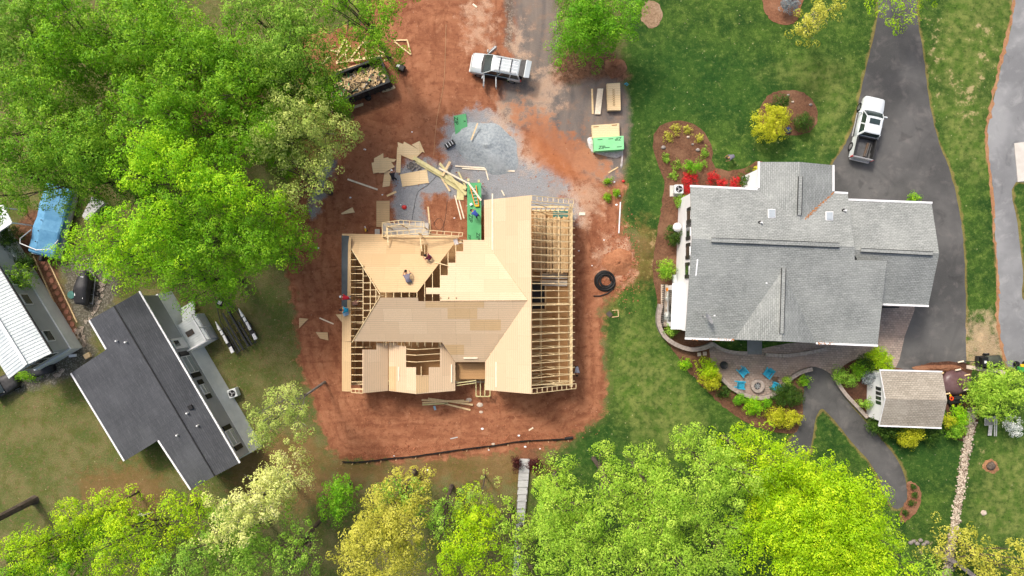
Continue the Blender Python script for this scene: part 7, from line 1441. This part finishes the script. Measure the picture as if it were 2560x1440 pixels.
for x, y, r, mt, lab in ((2100,939,18,'f_olive','olive shrub at the point of the shed bed'), (2125,950,14,'f_olive','small olive shrub left of the blue green shrub'), (2147,920,20,'f_deep','vivid dark green shrub in the shed bed'), (2200,905,34,'f_yel','large yellow green shrub touching the upper shed roof'), (2160,905,20,'f_dark','dark shrub between the two upper shed shrubs'), (2168,946,16,'f_gray','grey green shrub before the shed wall'), (2160,1007,15,'f_olive','olive shrub under the shed windows')): bush(x, y, r, 1.5, mt, lab)
for x, y, r, mt, lab in ((2185,1062,20,'f_dark','dark shrub at the lower left corner of the shed'), (2212,1078,20,'f_dark','second dark shrub along the lower shed eave'), (2270,1085,34,'f_goldb','bright yellow spreading shrub below the shed'), (2240,1078,18,'f_dark','dark shrub left of the bright yellow spreading one'), (2325,1082,24,'f_dark','dark shrub below the right end of the shed'), (2362,1053,16,'f_goldb','golden shrub at the lower right shed corner'), (2396,1040,24,'f_bright','bright green shrub right of the shed'), (2385,1075,22,'f_fine','grey green shrub below the bright one')): bush(x, y, r, 1.6 if mt != 'f_goldb' else 1.9, mt, lab)
bush(2497, 983, 72, 4.2, 'f_lime', 'large neatly rounded light green tree right of the shed', 'round_tree', ls=.14, clump=.42, cat='tree')
bush(2535, 1065, 24, 1.8, 'f_blossom', 'white flowering shrub below the rounded tree', 'flower_bush', ls=.1, clump=.22, dens=.8)
bush(2280, 494, 14, .8, 'f_deep', 'small green shrub against the garage gutter'); bush(1975, 8, 22, 1.6, 'f_gray', 'grey blue shrub in the upper mulch circle')
for x, y, r, lab in ((1290,1158,14,'dark wine red shrub left of the top step'),(1333,1160,15,'dark wine red shrub right of the top step')): bush(x, y, r, 1.1, 'f_wine', lab, group='wine red shrubs flanking the steps')
bush(25, 600, 32, 2.2, 'f_dark', 'dark shrub along the grey home, upper one', ry=36); bush(60, 655, 28, 1.8, 'f_dark', 'dark shrub along the grey home, middle one'); bush(40, 700, 40, 4.2, 'f_fine', 'fine leaved shrub leaning over the white metal roof', ls=.12)
bush(72, 940, 26, .7, 'f_deep', 'low green shrub below the gable of the metal roofed home', ry=12)
for x, y, r, lab in ((1522,455,8,'tuft of weeds nearest the red cap at the dirt edge'), (1538,485,9,'tuft of weeds beside the long white pipe'), (1520,492,9,'tuft of weeds in the dirt left of the white pipe')): bush(x, y, r, .4, 'f_mid', lab, 'weed_tuft', ls=.1, clump=.2, dens=.7, group='weed tufts at the dirt edge')
for x, y, lab in ((1520,0,''),):
    pass
for i, (x, y) in enumerate(((2283,1218),(2286,1237),(2277,1258),(2262,1282))): bush(x, y, 6, .4, 'f_dark', ['topmost', 'second', 'third', 'lowest'][i] + ' little plant in the small bed at the end of the path', 'garden_plant', ls=.08, clump=.15, group='little plants in the small bed')
# straw coloured ground plants ringing the left bed
for i, (x, y, r, mt) in enumerate(((1668,345,14,'f_gold'),(1690,325,13,'f_gold'),(1722,325,13,'f_gold'),(1748,348,12,'f_gold'),(1762,380,12,'f_olive'),(1755,412,13,'f_olive'),(1665,395,12,'f_olive'),(1690,412,13,'f_olive'),(1685,440,13,'f_olive'))):
    lab = ['left end of the pale tuft arc in the keyhole bed', 'upper left pale tuft of the keyhole bed', 'upper right pale tuft of the keyhole bed', 'right hand pale tuft of the keyhole bed', 'olive tuft at the right rim of the keyhole bed', 'olive tuft right of the lime ball shrub', 'olive tuft at the left rim of the keyhole bed', 'olive tuft left of the lime ball shrub', 'lowest olive tuft above the air conditioner'][i]
    bush(x, y, r, .35, mt, lab, 'ground_plant', ls=.1, clump=.16, dens=.55, group='tufted ground plants in the keyhole bed')
